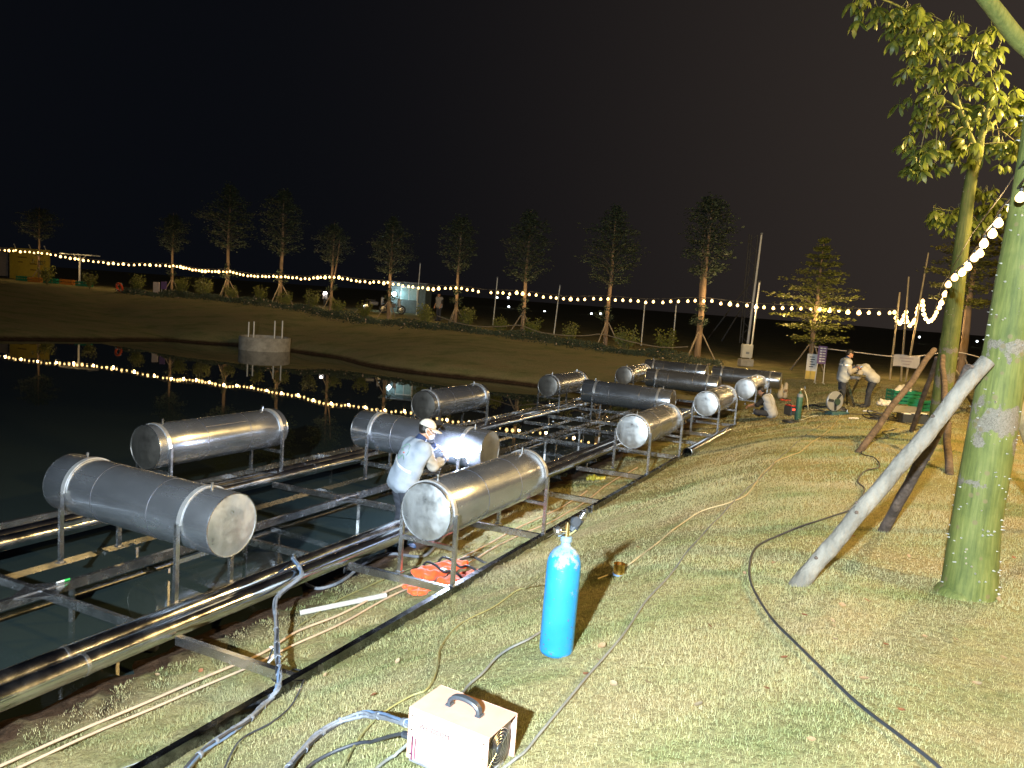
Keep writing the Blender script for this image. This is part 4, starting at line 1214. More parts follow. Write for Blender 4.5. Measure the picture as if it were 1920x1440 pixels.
def kapok_crown(t, base, blobs, branches, Y, per, size, seed, jit=14, limit=300):
    rnd = random.Random(seed)
    meshes = [leaf_cluster_mesh(seed * 10 + k, size, M['leaf_kapok']) for k in range(6)]
    segs = []
    for br in branches:
        pts = [at_y(x, y, Y + dy) - base for x, y, dy in br['p']]
        sp = spline(pts, 6); rr = list(np.linspace(br['r'][0], br['r'][1], len(sp)))
        MB().tube(sp, .03, 8, True, rr).build("branch", M['kapok'], t, 60, True)
        segs += sp
    tw = MB(); n = 0
    for (x, y) in blobs:
        dy0 = rnd.uniform(-.7, .7)
        c0 = at_y(x, y - 6, Y + dy0) - base
        near = min(segs, key=lambda q: (q - c0).length)
        if (near - c0).length > .06:
            mid = near.lerp(c0, .5) + Vector((0, 0, .06)); tw.tube(spline([near, mid, c0], 4), .008, 5, True)
        for k in range(per):
            if n >= limit: break
            q = at_y(x + rnd.gauss(0, jit), y + rnd.gauss(0, jit * .8), Y + dy0 + rnd.uniform(-.3, .3)) - base
            o = bpy.data.objects.new("leaf_cluster", rnd.choice(meshes)); scene.collection.objects.link(o); o.parent = t
            o.location = q; o.rotation_euler = (rnd.gauss(0, .35), rnd.gauss(0, .35), rnd.uniform(0, 6.28)); s = rnd.uniform(.75, 1.2); o.scale = (s, s, s); n += 1
    tw.build("twig", M['twig'], t, 60, True)["kind"] = "stuff"

T2B = on_ground(1757, 832)
def second_kapok():
    p = T2B; Y = p.y
    t = thing("kapok_tree", "slender green-trunked kapok tree with leafy crown behind the nearest one", "tree", p)
    px = [(1757, 838), (1757, 828), (1768, 730), (1786, 600), (1803, 460), (1819, 345), (1833, 290), (1840, 255), (1856, 190)]
    path = [at_y(x, y, Y) - p for x, y in px]; rs = [.20, .18, .165, .15, .125, .10, .085, .06, .03]
    trunk_mesh(path, rs, 24, .015, 8).build("trunk", M['kapok'], t, 60, True)
    pts = spline(path, 7); rr = list(np.interp(np.linspace(0, len(path) - 1, len(pts)), range(len(path)), rs))
    th = thorns(pts, rr, 160, 9, 4).build("thorn", M['thorn'], t, 0, True); th["kind"] = "stuff"
    blobs = [(1623, 8), (1640, 14), (1668, 21), (1707, 15), (1696, 45), (1686, 70), (1720, 70), (1755, 52), (1762, 76), (1797, 45), (1804, 80), (1713, 112), (1727, 118), (1748, 95), (1811, 108), (1838, 85), (1859, 64), (1863, 104), (1856, 137), (1724, 150), (1762, 148), (1783, 137), (1720, 192), (1748, 178), (1734, 222), (1762, 212), (1783, 220), (1804, 226), (1818, 165), (1838, 206), (1866, 172), (1880, 206), (1901, 180), (1904, 224), (1873, 262), (1901, 269), (1706, 279), (1727, 283), (1734, 308), (1713, 315), (1755, 286), (1783, 262), (1811, 262), (1811, 288), (1863, 290), (1930, 200), (1940, 250), (1925, 285), (1700, 20), (1735, 30)]
    branches = [dict(p=[(1833, 292, 0), (1800, 205, -.1), (1768, 115, -.2), (1730, 55, -.3), (1690, 15, -.4), (1640, -6, -.5)], r=(.055, .012)),
                dict(p=[(1825, 318, 0), (1790, 300, .2), (1750, 275, .3), (1715, 275, .4)], r=(.03, .008)),
                dict(p=[(1840, 255, 0), (1870, 225, .3), (1905, 200, .5), (1950, 190, .6)], r=(.045, .012)),
                dict(p=[(1800, 205, -.1), (1765, 185, -.5), (1722, 180, -.7)], r=(.025, .007)),
                dict(p=[(1768, 115, -.2), (1790, 70, 0), (1830, 70, .2), (1860, 55, .3)], r=(.025, .007)),
                dict(p=[(1840, 270, 0), (1858, 190, .2), (1858, 130, .3)], r=(.03, .008))]
    kapok_crown(t, p, blobs, branches, Y, 6, .225, 21)
second_kapok()

# low kapok branch behind the second trunk, on a tree further back
def third_kapok():
    p = on_ground(1876, 792); Y = p.y
    t = thing("kapok_tree", "young kapok tree hidden behind the nearest trunk, leaves showing beside it", "tree", p)
    px = [(1876, 800), (1878, 740), (1890, 600), (1900, 480), (1904, 400), (1906, 370)]
    path = [at_y(x, y, Y) - p for x, y in px]; trunk_mesh(path, [.09, .08, .07, .055, .04, .02], 16, .02, 12).build("trunk", M['kapok'], t, 60, True)
    blobs = [(1750, 395), (1768, 400), (1790, 398), (1812, 405), (1785, 412), (1835, 370), (1850, 360), (1866, 368), (1845, 390), (1840, 410), (1862, 400), (1880, 385), (1895, 410), (1832, 420)]
    branches = [dict(p=[(1900, 470, 0), (1850, 425, 0), (1800, 400, .1), (1752, 390, .2)], r=(.03, .008)), dict(p=[(1904, 420, 0), (1870, 375, .1), (1840, 362, .1)], r=(.02, .006))]
    kapok_crown(t, p, blobs, branches, Y, 5, .27, 31, 10)
third_kapok()

# --- layered tree (horizontal tiers of small leaves)
def layered_crown(H, h0, R, tiers, per, leaf, seed, nleaf, flat=.18, top_narrow=.75, rise=(.12, .40)):
    rnd = random.Random(seed); LV = []; LF = []; br = MB()
    for i in range(tiers):
        f = i / max(1, tiers - 1); z = h0 + (H - h0) * f ** .9 * .96
        prof = (math.sin(math.pi * min(1, .22 + f * .62)) ** .8) * (1 - top_narrow * max(0, f - .35) / .65)
        for k in range(per):
            a = 2 * math.pi * (k + rnd.random() * .8) / per + i * 1.1; L = R * prof * rnd.uniform(.6, 1.15)
            if L < .15: L = .15
            d = Vector((math.cos(a), math.sin(a), 0)); up = rnd.uniform(*rise)
            pts = [Vector((0, 0, z - .1 * L)), Vector((0, 0, z)) + d * L * .35 + Vector((0, 0, up * L * .30)), Vector((0, 0, z)) + d * L * .7 + Vector((0, 0, up * L * .42)), Vector((0, 0, z)) + d * L + Vector((0, 0, up * L * .42))]
            sp = spline(pts, 3); br.tube(sp, .01, 4, False, list(np.linspace(.010 + .009 * L, .003, len(sp))))
            for _ in range(int(nleaf * (.4 + .6 * L / R))):
                t = rnd.random() ** .6; q = sp[min(len(sp) - 1, int(t * (len(sp) - 1)))]
                spread = (.14 + .34 * L) * (1 - .4 * t)
                s = d.cross(Vector((0, 0, 1)))
                c = q + s * rnd.gauss(0, spread * .6) + d * rnd.gauss(0, .07 * L + .03) + Vector((0, 0, rnd.gauss(.02, flat * .25)))
                az = rnd.uniform(0, 6.28); e = Vector((math.cos(az), math.sin(az), rnd.uniform(-.5, .5))).normalized(); g = Vector((rnd.gauss(0, .5), rnd.gauss(0, .5), 1)).normalized().cross(e).normalized()
                l = leaf * rnd.uniform(.6, 1.3); w = l * .34; o = len(LV)
                LV += [c - e * l * .5, c + g * w, c + e * l * .5, c - g * w]; LF.append((o, o + 1, o + 2, o + 3))
    return br, LV, LF

def far_tree_meshes(seed, H, h0, R, tiers, per, leaf, nleaf, mat_leaf, low=True, **kw):
    br, LV, LF = layered_crown(H, h0, R, tiers, per, leaf, seed, nleaf, **kw)
    if low:
        b2, v2, f2 = layered_crown(h0 * .62, h0 * .42, R * .45, 2, 4, leaf, seed + 5, int(nleaf * .7), **kw)
        o = len(LV); LV += v2; LF += [tuple(i + o for i in f) for f in f2]; br.add(b2.v, b2.f)
    cm = bpy.data.meshes.new("crown"); cm.from_pydata([tuple(v) for v in LV], [], LF); cm.materials.append(mat_leaf)
    return br.mesh("limbs", M['limb_dim']), cm

def layered_tree(label, base, H, h0, R, meshes, seed, scale=1.0, props=True, group=None, lean=0.0, twin=False, r0=.10):
    rnd = random.Random(seed)
    t = thing("layered_tree", label, "tree", base, rnd.uniform(0, 6.28), group)
    t.scale = (scale,) * 3
    path = [Vector((0, 0, -.1)), Vector((.02, 0, H * .25)), Vector((-.02, .02, H * .5)), Vector((.02, 0, H * .75)), Vector((0, 0, H * .97))]
    mb = trunk_mesh(path, [r0 * 1.15, r0, r0 * .8, r0 * .5, r0 * .12], 10, .03, seed)
    if twin:
        mb2 = trunk_mesh([Vector((0, 0, H * .28)), Vector((.22, .1, H * .42)), Vector((.42, .15, H * .62)), Vector((.5, .2, H * .8))], [r0 * .7, r0 * .6, r0 * .45, r0 * .15], 10, .03, seed + 1); mb.add(mb2.v, mb2.f)
    mb.build("trunk", M['bark_brown'], t, 60, True)
    obj("limbs", meshes[0], t, True)["kind"] = "stuff"; obj("crown", meshes[1], t, True)
    if props:
        for k in range(3):
            a = k * 2.1 + .4; q = Vector((.85 * math.cos(a), .85 * math.sin(a), -.05))
            MB().tube([q, Vector((.03 * math.cos(a), .03 * math.sin(a), 1.35))], .035, 6).build("support_pole", M['wood_far'], t, 60, True)
    return t

ROW_U = 31.0
def row_trees():
    variants = [far_tree_meshes(100 + k, H_, h_, R_, n_, 8, .17, 66, M['leaf_far'], True, flat=.45, top_narrow=tn, rise=ri) for k, (H_, h_, R_, n_, tn, ri) in enumerate(((7.1, 3.2, 1.75, 9, .55, (.6, 1.3)), (7.2, 3.7, 1.5, 8, .4, (.8, 1.6)), (7.3, 3.3, 2.0, 10, .75, (.4, 1.0)), (7.0, 3.9, 1.7, 8, .5, (.5, 1.4)), (6.9, 4.3, 2.3, 6, .3, (.3, .8))))]
    data = [(73, 530, 385, "spreading dim tree beside the yellow billboard at the far left", 4), (322, 548, 398, "dim slim tree by the white notice boards on the far bank, second from left", 3),
            (425, 556, 345, "tall dim tree third from left on the far bank", 2), (525, 567, 352, "tall dim tree fourth from left on the far bank, left of the motorbike light", 0),
            (620, 574, 415, "short dim forked tree fifth from left on the far bank, at the motorbike light", 3), (728, 590, 405, "dim tree in front of the lit booth on the far bank", 2),
            (853, 605, 405, "dim tree right of the lit booth on the far bank", 1), (978, 632, 390, "dim tree with full oval crown in the middle of the far bank", 0),
            (1135, 640, 384, "dim tree with bare trunk and tiered crown, second from right in the far row", 2), (1307, 668, 368, "tall dim double-trunked tree at the right end of the far row", 1)]
    for i, (x, y, top, lab, k) in enumerate(data):
        q = on_u(x, y, ROW_U); b = Vector((q.x, q.y, gz(q.x, q.y)))
        w = (np.array(q) - CC) @ CF; h = (to_px(b)[1] - top) / F_PX * w
        layered_tree(lab, b, 7.6, 3.5, 1.3, variants[k], 50 + i, h / 7.6, True, "tree row on the far bank", twin=(i in (9, 4)), r0=.11 if i != 9 else .14)
row_trees()

def right_layered_trees():
    q = on_u(1517, 696, 30); b = Vector((q.x, q.y, gz(q.x, q.y)))
    ms = far_tree_meshes(201, 5.9, 1.35, 1.95, 12, 8, .15, 75, M['leaf_mant'], False, flat=.2, top_narrow=.85)
    layered_tree("bushy tiered tree behind the standing men, lit yellow-green", b, 5.9, 1.5, 1.8, ms, 71, 1.0, True, r0=.10)
    q = on_u(1797, 722, 29); b = Vector((q.x, q.y, gz(q.x, q.y)))
    ms = far_tree_meshes(202, 7.0, 3.3, 1.9, 9, 8, .15, 90, M['leaf_mant'], False, flat=.2, top_narrow=.7)
    layered_tree("tiered tree lit yellow by the near bulbs, right of the bamboo poles", b, 7.0, 3.0, 1.7, ms, 72, 1.0, True, r0=.14)
right_layered_trees()

# --- shrubs along the far bank
def shrub_meshes(seed):
    rnd = random.Random(seed); LV = []; LF = []; br = MB()
    for k in range(16):
        a = rnd.uniform(0, 6.28); r = rnd.uniform(.1, .5); h = rnd.uniform(.55, 1.15)
        tip = Vector((r * math.cos(a), r * math.sin(a), h)); br.tube(spline([Vector((0, 0, -.05)), tip * .5 + Vector((0, 0, .1)), tip], 3), .012, 4, False)
        for _ in range(34):
            c = tip * rnd.uniform(.45, 1.05) + Vector((rnd.gauss(0, .10), rnd.gauss(0, .10), rnd.gauss(0, .08)))
            e = Vector((rnd.gauss(0, 1), rnd.gauss(0, 1), rnd.gauss(.5, .6))).normalized(); g = e.orthogonal().normalized(); l = rnd.uniform(.07, .14); o = len(LV)
            LV += [c - e * l * .5, c + g * l * .3, c + e * l * .5, c - g * l * .3]; LF.append((o, o + 1, o + 2, o + 3))
    cm = bpy.data.meshes.new("foliage"); cm.from_pydata([tuple(v) for v in LV], [], LF); cm.materials.append(M['leaf_mant'])
    return br.mesh("stems", M['twig']), cm
def shrubs():
    vs = [shrub_meshes(300 + k) for k in range(3)]
    data = [(88, 528, 34, "small round shrub at the foot of the yellow billboard"), (168, 537, 32, "round shrub right of the T-shaped shelter post"), (260, 543, 36, "lit round shrub left of the white notice boards"), (340, 546, 34, "lit shrub just right of the white notice boards' tree"),
            (381, 554, 40, "shrub between the second and third far-bank trees"), (432, 557, 30, "shrub at the foot of the third far-bank tree"), (487, 557, 34, "shrub between the third and fourth far-bank trees"), (533, 562, 32, "shrub at the foot of the fourth far-bank tree"),
            (583, 571, 40, "big shrub left of the motorbike light"), (632, 575, 32, "shrub right of the motorbike light"), (683, 590, 36, "dark shrub left of the lit booth"), (795, 602, 44, "green shrub right of the lit booth"), (874, 612, 42, "shrub right of the dim tree beyond the booth"),
            (937, 618, 34, "dark low shrub with flowers left of the oval-crowned tree"), (998, 626, 40, "shrub just right of the oval-crowned tree"), (1070, 630, 40, "vase-shaped shrub between the two middle trees"), (1173, 646, 50, "large shrub right of the tiered-crown tree"), (1248, 664, 56, "large shrub left of the double-trunked tree")]
    for i, (x, y, hp, lab) in enumerate(data):
        q = on_u(x, y, 29.6); b = Vector((q.x, q.y, gz(q.x, q.y))); w = (np.array(q) - CC) @ CF; s = hp / F_PX * w / 1.15
        t = thing("shrub", lab, "shrub", b, i * 1.7, "shrubs on the far bank"); t.scale = (s, s, s)
        obj("stems", vs[i % 3][0], t, True); obj("foliage", vs[i % 3][1], t, True)
    # low flowering hedge: uncountable ground cover
    rnd = random.Random(9); LV = []; LF = []; FVv = []; FF = []
    for _ in range(15000):
        v = rnd.uniform(-45, -3.5); u_ = 29.5 + rnd.gauss(0, .38); p = FO + u_ * FU + v * FV; z = gz(p[0], p[1]); hgt = .5 * (1 - ((u_ - 29.5) / 1.0) ** 2) * (.6 + .4 * math.sin(v * 1.3) * math.sin(v * .37 + 1))
        c = Vector((p[0], p[1], z + rnd.random() * max(.06, hgt))); e = Vector((rnd.gauss(0, 1), rnd.gauss(0, 1), rnd.gauss(.4, .6))).normalized(); g = e.orthogonal().normalized(); l = rnd.uniform(.08, .16)
        (V_, F_) = (FVv, FF) if rnd.random() < .02 else (LV, LF); o = len(V_)
        V_ += [c - e * l * .5, c + g * l * .32, c + e * l * .5, c - g * l * .32]; F_.append((o, o + 1, o + 2, o + 3))
    t = thing("flower_hedge", "low flowering hedge running along the far bank under the trees", "hedge", Vector(FO + 29.5 * FU - 20 * FV))
    t["kind"] = "stuff"
    for nm, V_, F_, mt in (("foliage", LV, LF, M['leaf_far']), ("flowers", FVv, FF, pmat("hedge_flowers", (.6, .45, .35), .7, var=.3))):
        me = bpy.data.meshes.new(nm); me.from_pydata([tuple(v) for v in V_], [], F_); me.materials.append(mt); o = obj(nm, me, t); o["kind"] = "stuff"
shrubs()

# --- wooden props that lean on the near kapok trees
def prop_pole(label, foot, top, r0, r1, mat, seed, group=None):
    rnd = random.Random(seed); d = top - foot
    t = thing("support_pole", label, "pole", foot, 0, group)
    s = d.orthogonal().normalized(); pts = [foot - d * .02]
    for k in range(1, 9):
        f = k / 9; pts.append(foot + d * f + s * rnd.gauss(0, .012) + Vector((0, 0, rnd.gauss(0, .010))))
    pts.append(top)
    sp = spline(pts, 4); rr = [(r0 + (r1 - r0) * i / (len(sp) - 1)) * rnd.uniform(.95, 1.05) for i in range(len(sp))]
    MB().tube(sp, r0, 12, True, rr).build("shaft", mat, t, 60)
    km = MB()
    for k in range(7):
        q = sp[rnd.randrange(2, len(sp) - 2)]; a = d.orthogonal().normalized(); a.rotate(Matrix.Rotation(rnd.uniform(0, 6.28), 3, d.normalized()))
        km.ball(q + a * r0 * .86, (.016, .016, .013), 6)
    km.build("knot", M['wood_red'], t, 60)["kind"] = "stuff"
t1y = T1B.y
prop_pole("thick pale grey log prop leaning on the nearest kapok trunk", on_ground(1498, 1096), at_y(1852, 676, t1y - .12), .062, .05, M['wood_pole'], 1)
prop_pole("reddish log prop behind the pale one, on the nearest kapok tree", on_ground(1656, 996), at_y(1820, 690, t1y + .22), .047, .045, M['wood_red'], 2)
prop_pole("short log prop on the right side of the nearest kapok trunk", on_ground(1985, 1000), at_y(1890, 702, t1y + .02), .045, .043, M['bamboo'], 3)
t2y = T2B.y
prop_pole("brown log prop leaning left from the second kapok trunk", on_ground(1611, 848), at_y(1752, 656, t2y - .05), .055, .05, M['wood_red'], 4)
prop_pole("dark upright log prop left of the second kapok trunk", on_ground(1708, 810), at_y(1757, 672, t2y + .2), .05, .045, M['wood_red'], 5)
prop_pole("log prop in front of the second kapok trunk, foot to the right", on_ground(1780, 888), at_y(1768, 668, t2y - .18), .05, .045, M['wood_red'], 6)
prop_pole("log prop right of the second kapok trunk crossing behind the pale log", on_ground(1826, 762), at_y(1776, 675, t2y + .12), .05, .045, M['wood_pole'], 7)
# ------------------------------------------------------------------ festoon lights
BULB = pmat("bulb_glow", (1, .8, .5), .4, emis=(1.0, .62, .22), estr=4.5)
BULB_OUT = pmat("bulb_dead", (.35, .34, .30), .3)
def bulb_mesh(r):
    mb = MB().lathe([(.0, -r), (r * .35, -r * .95), (r * .68, -r * .74), (r * .92, -r * .4), (r, 0), (r * .92, r * .36), (r * .72, r * .7), (r * .5, r * 1.0), (r * .34, r * 1.3)], 18)
    return mb.mesh("bulb", BULB, 60)
def socket_mesh(r): return MB().lathe([(r * .36, r * 1.25), (r * .40, r * 1.3), (r * .36, r * 2.1), (.001, r * 2.2)], 8).mesh("socket", M['black'], 40)
BM = {}
def add_bulb(t, p, r, dead=False):
    r = round(r, 3)
    if r not in BM: BM[r] = (bulb_mesh(r), socket_mesh(r))
    b = bpy.data.objects.new("bulb", BM[r][0]); scene.collection.objects.link(b); b.parent = t; b.matrix_parent_inverse = WORLD_INV[t.name]; b.location = p
    s = bpy.data.objects.new("socket", BM[r][1]); scene.collection.objects.link(s); s.parent = b
def bulb_light(t, p, w):
    l = bpy.data.lights.new("bulb_light", 'POINT'); l.energy = w; l.color = (1.0, .66, .28); l.shadow_soft_size = .06
    o = bpy.data.objects.new("bulb_light", l); scene.collection.objects.link(o); o.location = p
    o.parent = t; o.matrix_parent_inverse = WORLD_INV[t.name]
def far_string():
    px = [(-14, 468), (75, 475), (150, 487), (225, 496), (300, 498), (330, 500), (375, 508), (425, 510), (475, 518), (525, 519), (572, 523), (620, 520), (675, 528), (732, 532), (795, 541), (855, 541), (918, 549), (980, 551), (1060, 561), (1140, 561), (1225, 567), (1310, 564), (1380, 572), (1450, 577), (1520, 580), (1600, 585), (1680, 587)]
    pts = [on_u(x, y, ROW_U - .25 if x < 1400 else np.interp(x, [1400, 1680], [ROW_U - .25, 29.2])) for x, y in px]
    t = thing("string_lights", "long string of glowing warm bulbs hung along the far bank trees", "string lights", Vector((pts[13].x, pts[13].y, 0)))
    sp = spline(pts, 24); acc = 0
    wire = [p + Vector((0, 0, .17)) for p in sp[::4]]
    MB().tube(wire, .013, 5).build("cable", M['black'], t)
    rnd = random.Random(3); need = .3; n = 0
    for i in range(1, len(sp)):
        acc += (sp[i] - sp[i - 1]).length
        if acc >= need:
            need += float(np.interp(to_px(sp[i])[0], [0, 290, 330, 700, 1000, 1680], [.56, .56, .31, .34, .40, .42])); n += 1
            if n in (113,): continue
            r = .066 if rnd.random() < .82 else .092
            add_bulb(t, sp[i] + Vector((0, 0, rnd.gauss(0, .02))), r)
            if n % 4 == 0: bulb_light(t, sp[i] + Vector((0, -.45, -.12)), 21 if to_px(sp[i])[0] < 1330 else 85)
    print("bulbs", n)
far_string()
def near_string():
    px = [(1677, 586), (1680, 596), (1682, 603), (1687, 607), (1692, 600), (1695, 592), (1699, 585), (1699, 595), (1701, 603), (1706, 611), (1711, 606), (1714, 601), (1719, 586), (1721, 578), (1724, 572), (1730, 565), (1731, 573), (1731, 581), (1733, 590), (1736, 598), (1741, 603), (1746, 601), (1750, 597), (1753, 592), (1756, 586), (1761, 577), (1765, 568), (1772, 552), (1778, 534), (1790, 521), (1804, 511), (1815, 501), (1827, 484), (1837, 476), (1845, 457), (1861, 439), (1872, 419), (1897, 392), (1913, 371), (1934, 345)]
    Y0 = at_y(1677, 586, 32).y; k0 = 24; ys = []
    for i in range(len(px)):
        if i <= k0: ys.append(32.2 - .02 * i)
        else:
            f = (i - k0) / (len(px) - 1 - k0); ys.append(1 / (1 / 31.7 * (1 - f) + 1 / 4.8 * f))
    pts = [at_y(x, y, Y) for (x, y), Y in zip(px, ys)]
    t = thing("string_lights", "bundled warm string lights sagging in loops from the bamboo poles up to the right", "string lights", Vector((pts[k0].x, pts[k0].y, 0)))
    end = at_y(1990, 250, 4.7)
    MB().tube([p + Vector((0, 0, .10 if i > k0 else .14)) for i, p in enumerate(spline(pts + [end], 3))], .009, 5).build("cable", M['black'], t)
    MB().tube([pts[22] + Vector((0, 0, .2)), pts[26] + Vector((0, .1, .35)), pts[32] + Vector((0, .1, .25)), pts[36] + Vector((0, 0, .22)), pts[38] + Vector((0, 0, .25)), end + Vector((0, 0, .1))], .006, 5).build("cable", M['black'], t)
    for i, p in enumerate(pts):
        add_bulb(t, p, float(np.interp(ys[i], [5, 6.3, 10.5, 21, 32], [.030, .034, .046, .064, .076])))
        if i in (4, 12, 20, 26, 30, 34): bulb_light(t, p - Vector((0, 0, .12)), 110 if i < 28 else 40)
near_string()
def bamboo_poles():
    for k, (b, tpx, lab) in enumerate((((1668, 714), (1687, 548), "left and shortest of three bamboo poles holding bundled lights"), ((1688, 722), (1704, 519), "middle bamboo pole holding the bundled lights"), ((1697, 722), (1741, 473), "tallest bamboo pole, leaning right, holding the bundled lights"))):
        p = on_u(b[0], b[1], 29.3); p.z = gz(p.x, p.y); q = at_y(tpx[0], tpx[1], p.y)
        t = thing("bamboo_pole", lab, "pole", p, 0, "bamboo poles")
        pts = [p.lerp(q, f) for f in np.linspace(-.01, 1, 14)]
        MB().tube(pts, .04, 8, True, [.045 - .015 * i / 13 for i in range(14)]).build("culm", M['bamboo'], t)
        for f in np.linspace(.08, .92, 9):
            c = p.lerp(q, f); d = (q - p).normalized(); MB().tube([c - d * .012, c + d * .012], .045, 8).build("node_ring", M['wood_far'], t)
bamboo_poles()
# ------------------------------------------------------------------ near props
def text_mesh(s, size, depth, mat, name):
    bpy.context.view_layer.update()
    cu = bpy.data.curves.new(name, 'FONT'); cu.body = s; cu.size = size; cu.extrude = depth; cu.align_x = 'CENTER'; cu.align_y = 'CENTER'
    o = bpy.data.objects.new(name, cu); scene.collection.objects.link(o)
    bpy.context.view_layer.update(); dg = bpy.context.evaluated_depsgraph_get(); me = bpy.data.meshes.new_from_object(o.evaluated_get(dg))
    print('text verts', len(me.vertices)); bpy.data.objects.remove(o); me.materials.clear(); me.materials.append(mat); return me

def blue_cylinder():
    p = on_ground(1042, 1224)
    t = thing("gas_cylinder", "tall bright blue gas cylinder with regulator standing on the grass", "gas cylinder", p, .4)
    t.rotation_euler = (math.radians(-1.0), math.radians(1.2), .4)
    paint = bpy.data.materials.new("cylinder_blue_paint"); paint.use_nodes = True
    N, L = paint.node_tree.nodes, paint.node_tree.links; b = N["Principled BSDF"]; b.inputs["Roughness"].default_value = .42
    tc = N.new("ShaderNodeTexCoord"); n1 = N.new("ShaderNodeTexNoise"); n1.inputs["Scale"].default_value = 17; n1.inputs["Detail"].default_value = 9; n1.inputs["Roughness"].default_value = .75; L.new(tc.outputs["Object"], n1.inputs["Vector"])
    sep = N.new("ShaderNodeSeparateXYZ"); L.new(tc.outputs["Object"], sep.inputs["Vector"])
    # worn bare paint on the shoulder and at the bottom rim, chips elsewhere
    wr = N.new("ShaderNodeValToRGB"); e = wr.color_ramp.elements; e[0].position = 0; e[0].color = (.13, .13, .13, 1); e[1].position = 1; e[1].color = (.30, .30, .30, 1)
    for q, c in ((.05, .06), (.10, 0), (.77, 0), (.83, .14), (.9, .20)):
        k = e.new(q); k.color = (c, c, c, 1)
    mz = N.new("ShaderNodeMath"); mz.operation = 'MULTIPLY'; mz.inputs[1].default_value = 1 / .72; L.new(sep.outputs["Z"], mz.inputs[0]); L.new(mz.outputs["Value"], wr.inputs["Fac"])
    ad = N.new("ShaderNodeMath"); ad.operation = 'ADD'; L.new(n1.outputs["Fac"], ad.inputs[0]); L.new(wr.outputs["Color"], ad.inputs[1])
    mk = N.new("ShaderNodeMapRange"); mk.inputs["From Min"].default_value = .62; mk.inputs["From Max"].default_value = .655; L.new(ad.outputs["Value"], mk.inputs["Value"])
    n2 = N.new("ShaderNodeTexNoise"); n2.inputs["Scale"].default_value = 7; n2.inputs["Detail"].default_value = 5; L.new(tc.outputs["Object"], n2.inputs["Vector"])
    cb = N.new("ShaderNodeValToRGB"); cb.color_ramp.elements[0].color = (.003, .125, .33, 1); cb.color_ramp.elements[1].color = (.02, .19, .42, 1); L.new(n2.outputs["Fac"], cb.inputs["Fac"])
    mx = N.new("ShaderNodeMix"); mx.data_type = 'RGBA'; L.new(mk.outputs["Result"], mx.inputs["Factor"]); L.new(cb.outputs["Color"], mx.inputs["A"]); mx.inputs["B"].default_value = (.13, .19, .24, 1)
    n3 = N.new("ShaderNodeTexNoise"); n3.inputs["Scale"].default_value = 45; n3.inputs["Detail"].default_value = 4; L.new(tc.outputs["Object"], n3.inputs["Vector"])
    mk3 = N.new("ShaderNodeMapRange"); mk3.inputs["From Min"].default_value = .66; mk3.inputs["From Max"].default_value = .69; L.new(n3.outputs["Fac"], mk3.inputs["Value"])
    mx2 = N.new("ShaderNodeMix"); mx2.data_type = 'RGBA'; L.new(mk3.outputs["Result"], mx2.inputs["Factor"]); L.new(mx.outputs["Result"], mx2.inputs["A"]); mx2.inputs["B"].default_value = (.10, .07, .05, 1)
    L.new(mx2.outputs["Result"], b.inputs["Base Color"])
    bp = N.new("ShaderNodeBump"); bp.inputs["Strength"].default_value = .25; bp.inputs["Distance"].default_value = .004; L.new(n1.outputs["Fac"], bp.inputs["Height"]); L.new(bp.outputs["Normal"], b.inputs["Normal"])
    R = .104; H = .56
    MB().lathe([(.0, .0), (.07, .0), (.095, .006), (R, .028), (R, H), (R * .97, H + .03), (R * .86, H + .062), (R * .66, H + .09), (R * .42, H + .108), (.030, H + .118), (.027, H + .15), (.001, H + .15)], 40).build("body", paint, t, 60, True)
    MB().lathe([(.030, 0), (.036, .004), (.036, .03), (.030, .034)], 20, (0, 0, H + .140)).build("neck_ring", paint, t, 50, True)
    brass = pmat("brass_valve", (.62, .48, .22), .28, metal=1, var=.15); chrome = M['steel_bar']
    MB().tube([(0, 0, H + .15), (0, 0, H + .26)], .016, 10, True, [.02, .013]).build("valve", brass, t, 50, True)
    MB().tube([(-.05, 0, H + .20), (.045, 0, H + .20)], .013, 10).build("valve_outlet", chrome, t, 50, True)
    MB().lathe([(.0, -.016), (.030, -.016), (.033, -.008), (.033, .008), (.030, .016), (.0, .016)], 16, (-.062, 0, H + .205), Matrix.Rotation(1.2, 3, 'Y')).build("hand_wheel", chrome, t, 40, True)
    reg = MB().tube([(.035, 0, H + .21), (.072, -.02, H + .285)], .026, 14).build("regulator", M['black_plastic'], t, 50, True)
    MB().tube([(.072, -.02, H + .285), (.092, -.026, H + .325)], .014, 10).build("adjust_knob", chrome, reg, 50, True)
    MB().lathe([(.0, -.012), (.030, -.012), (.030, .012), (.0, .012)], 20, (.028, -.045, H + .275), Matrix.Rotation(1.4, 3, 'X')).build("gauge", M['black_plastic'], reg, 40, True)
    MB().tube([(.06, .0, H + .25), (.04, .03, H + .20)], .008, 8).build("hose_tail", brass, reg, 50, True)
    return p
CYL_P = blue_cylinder()

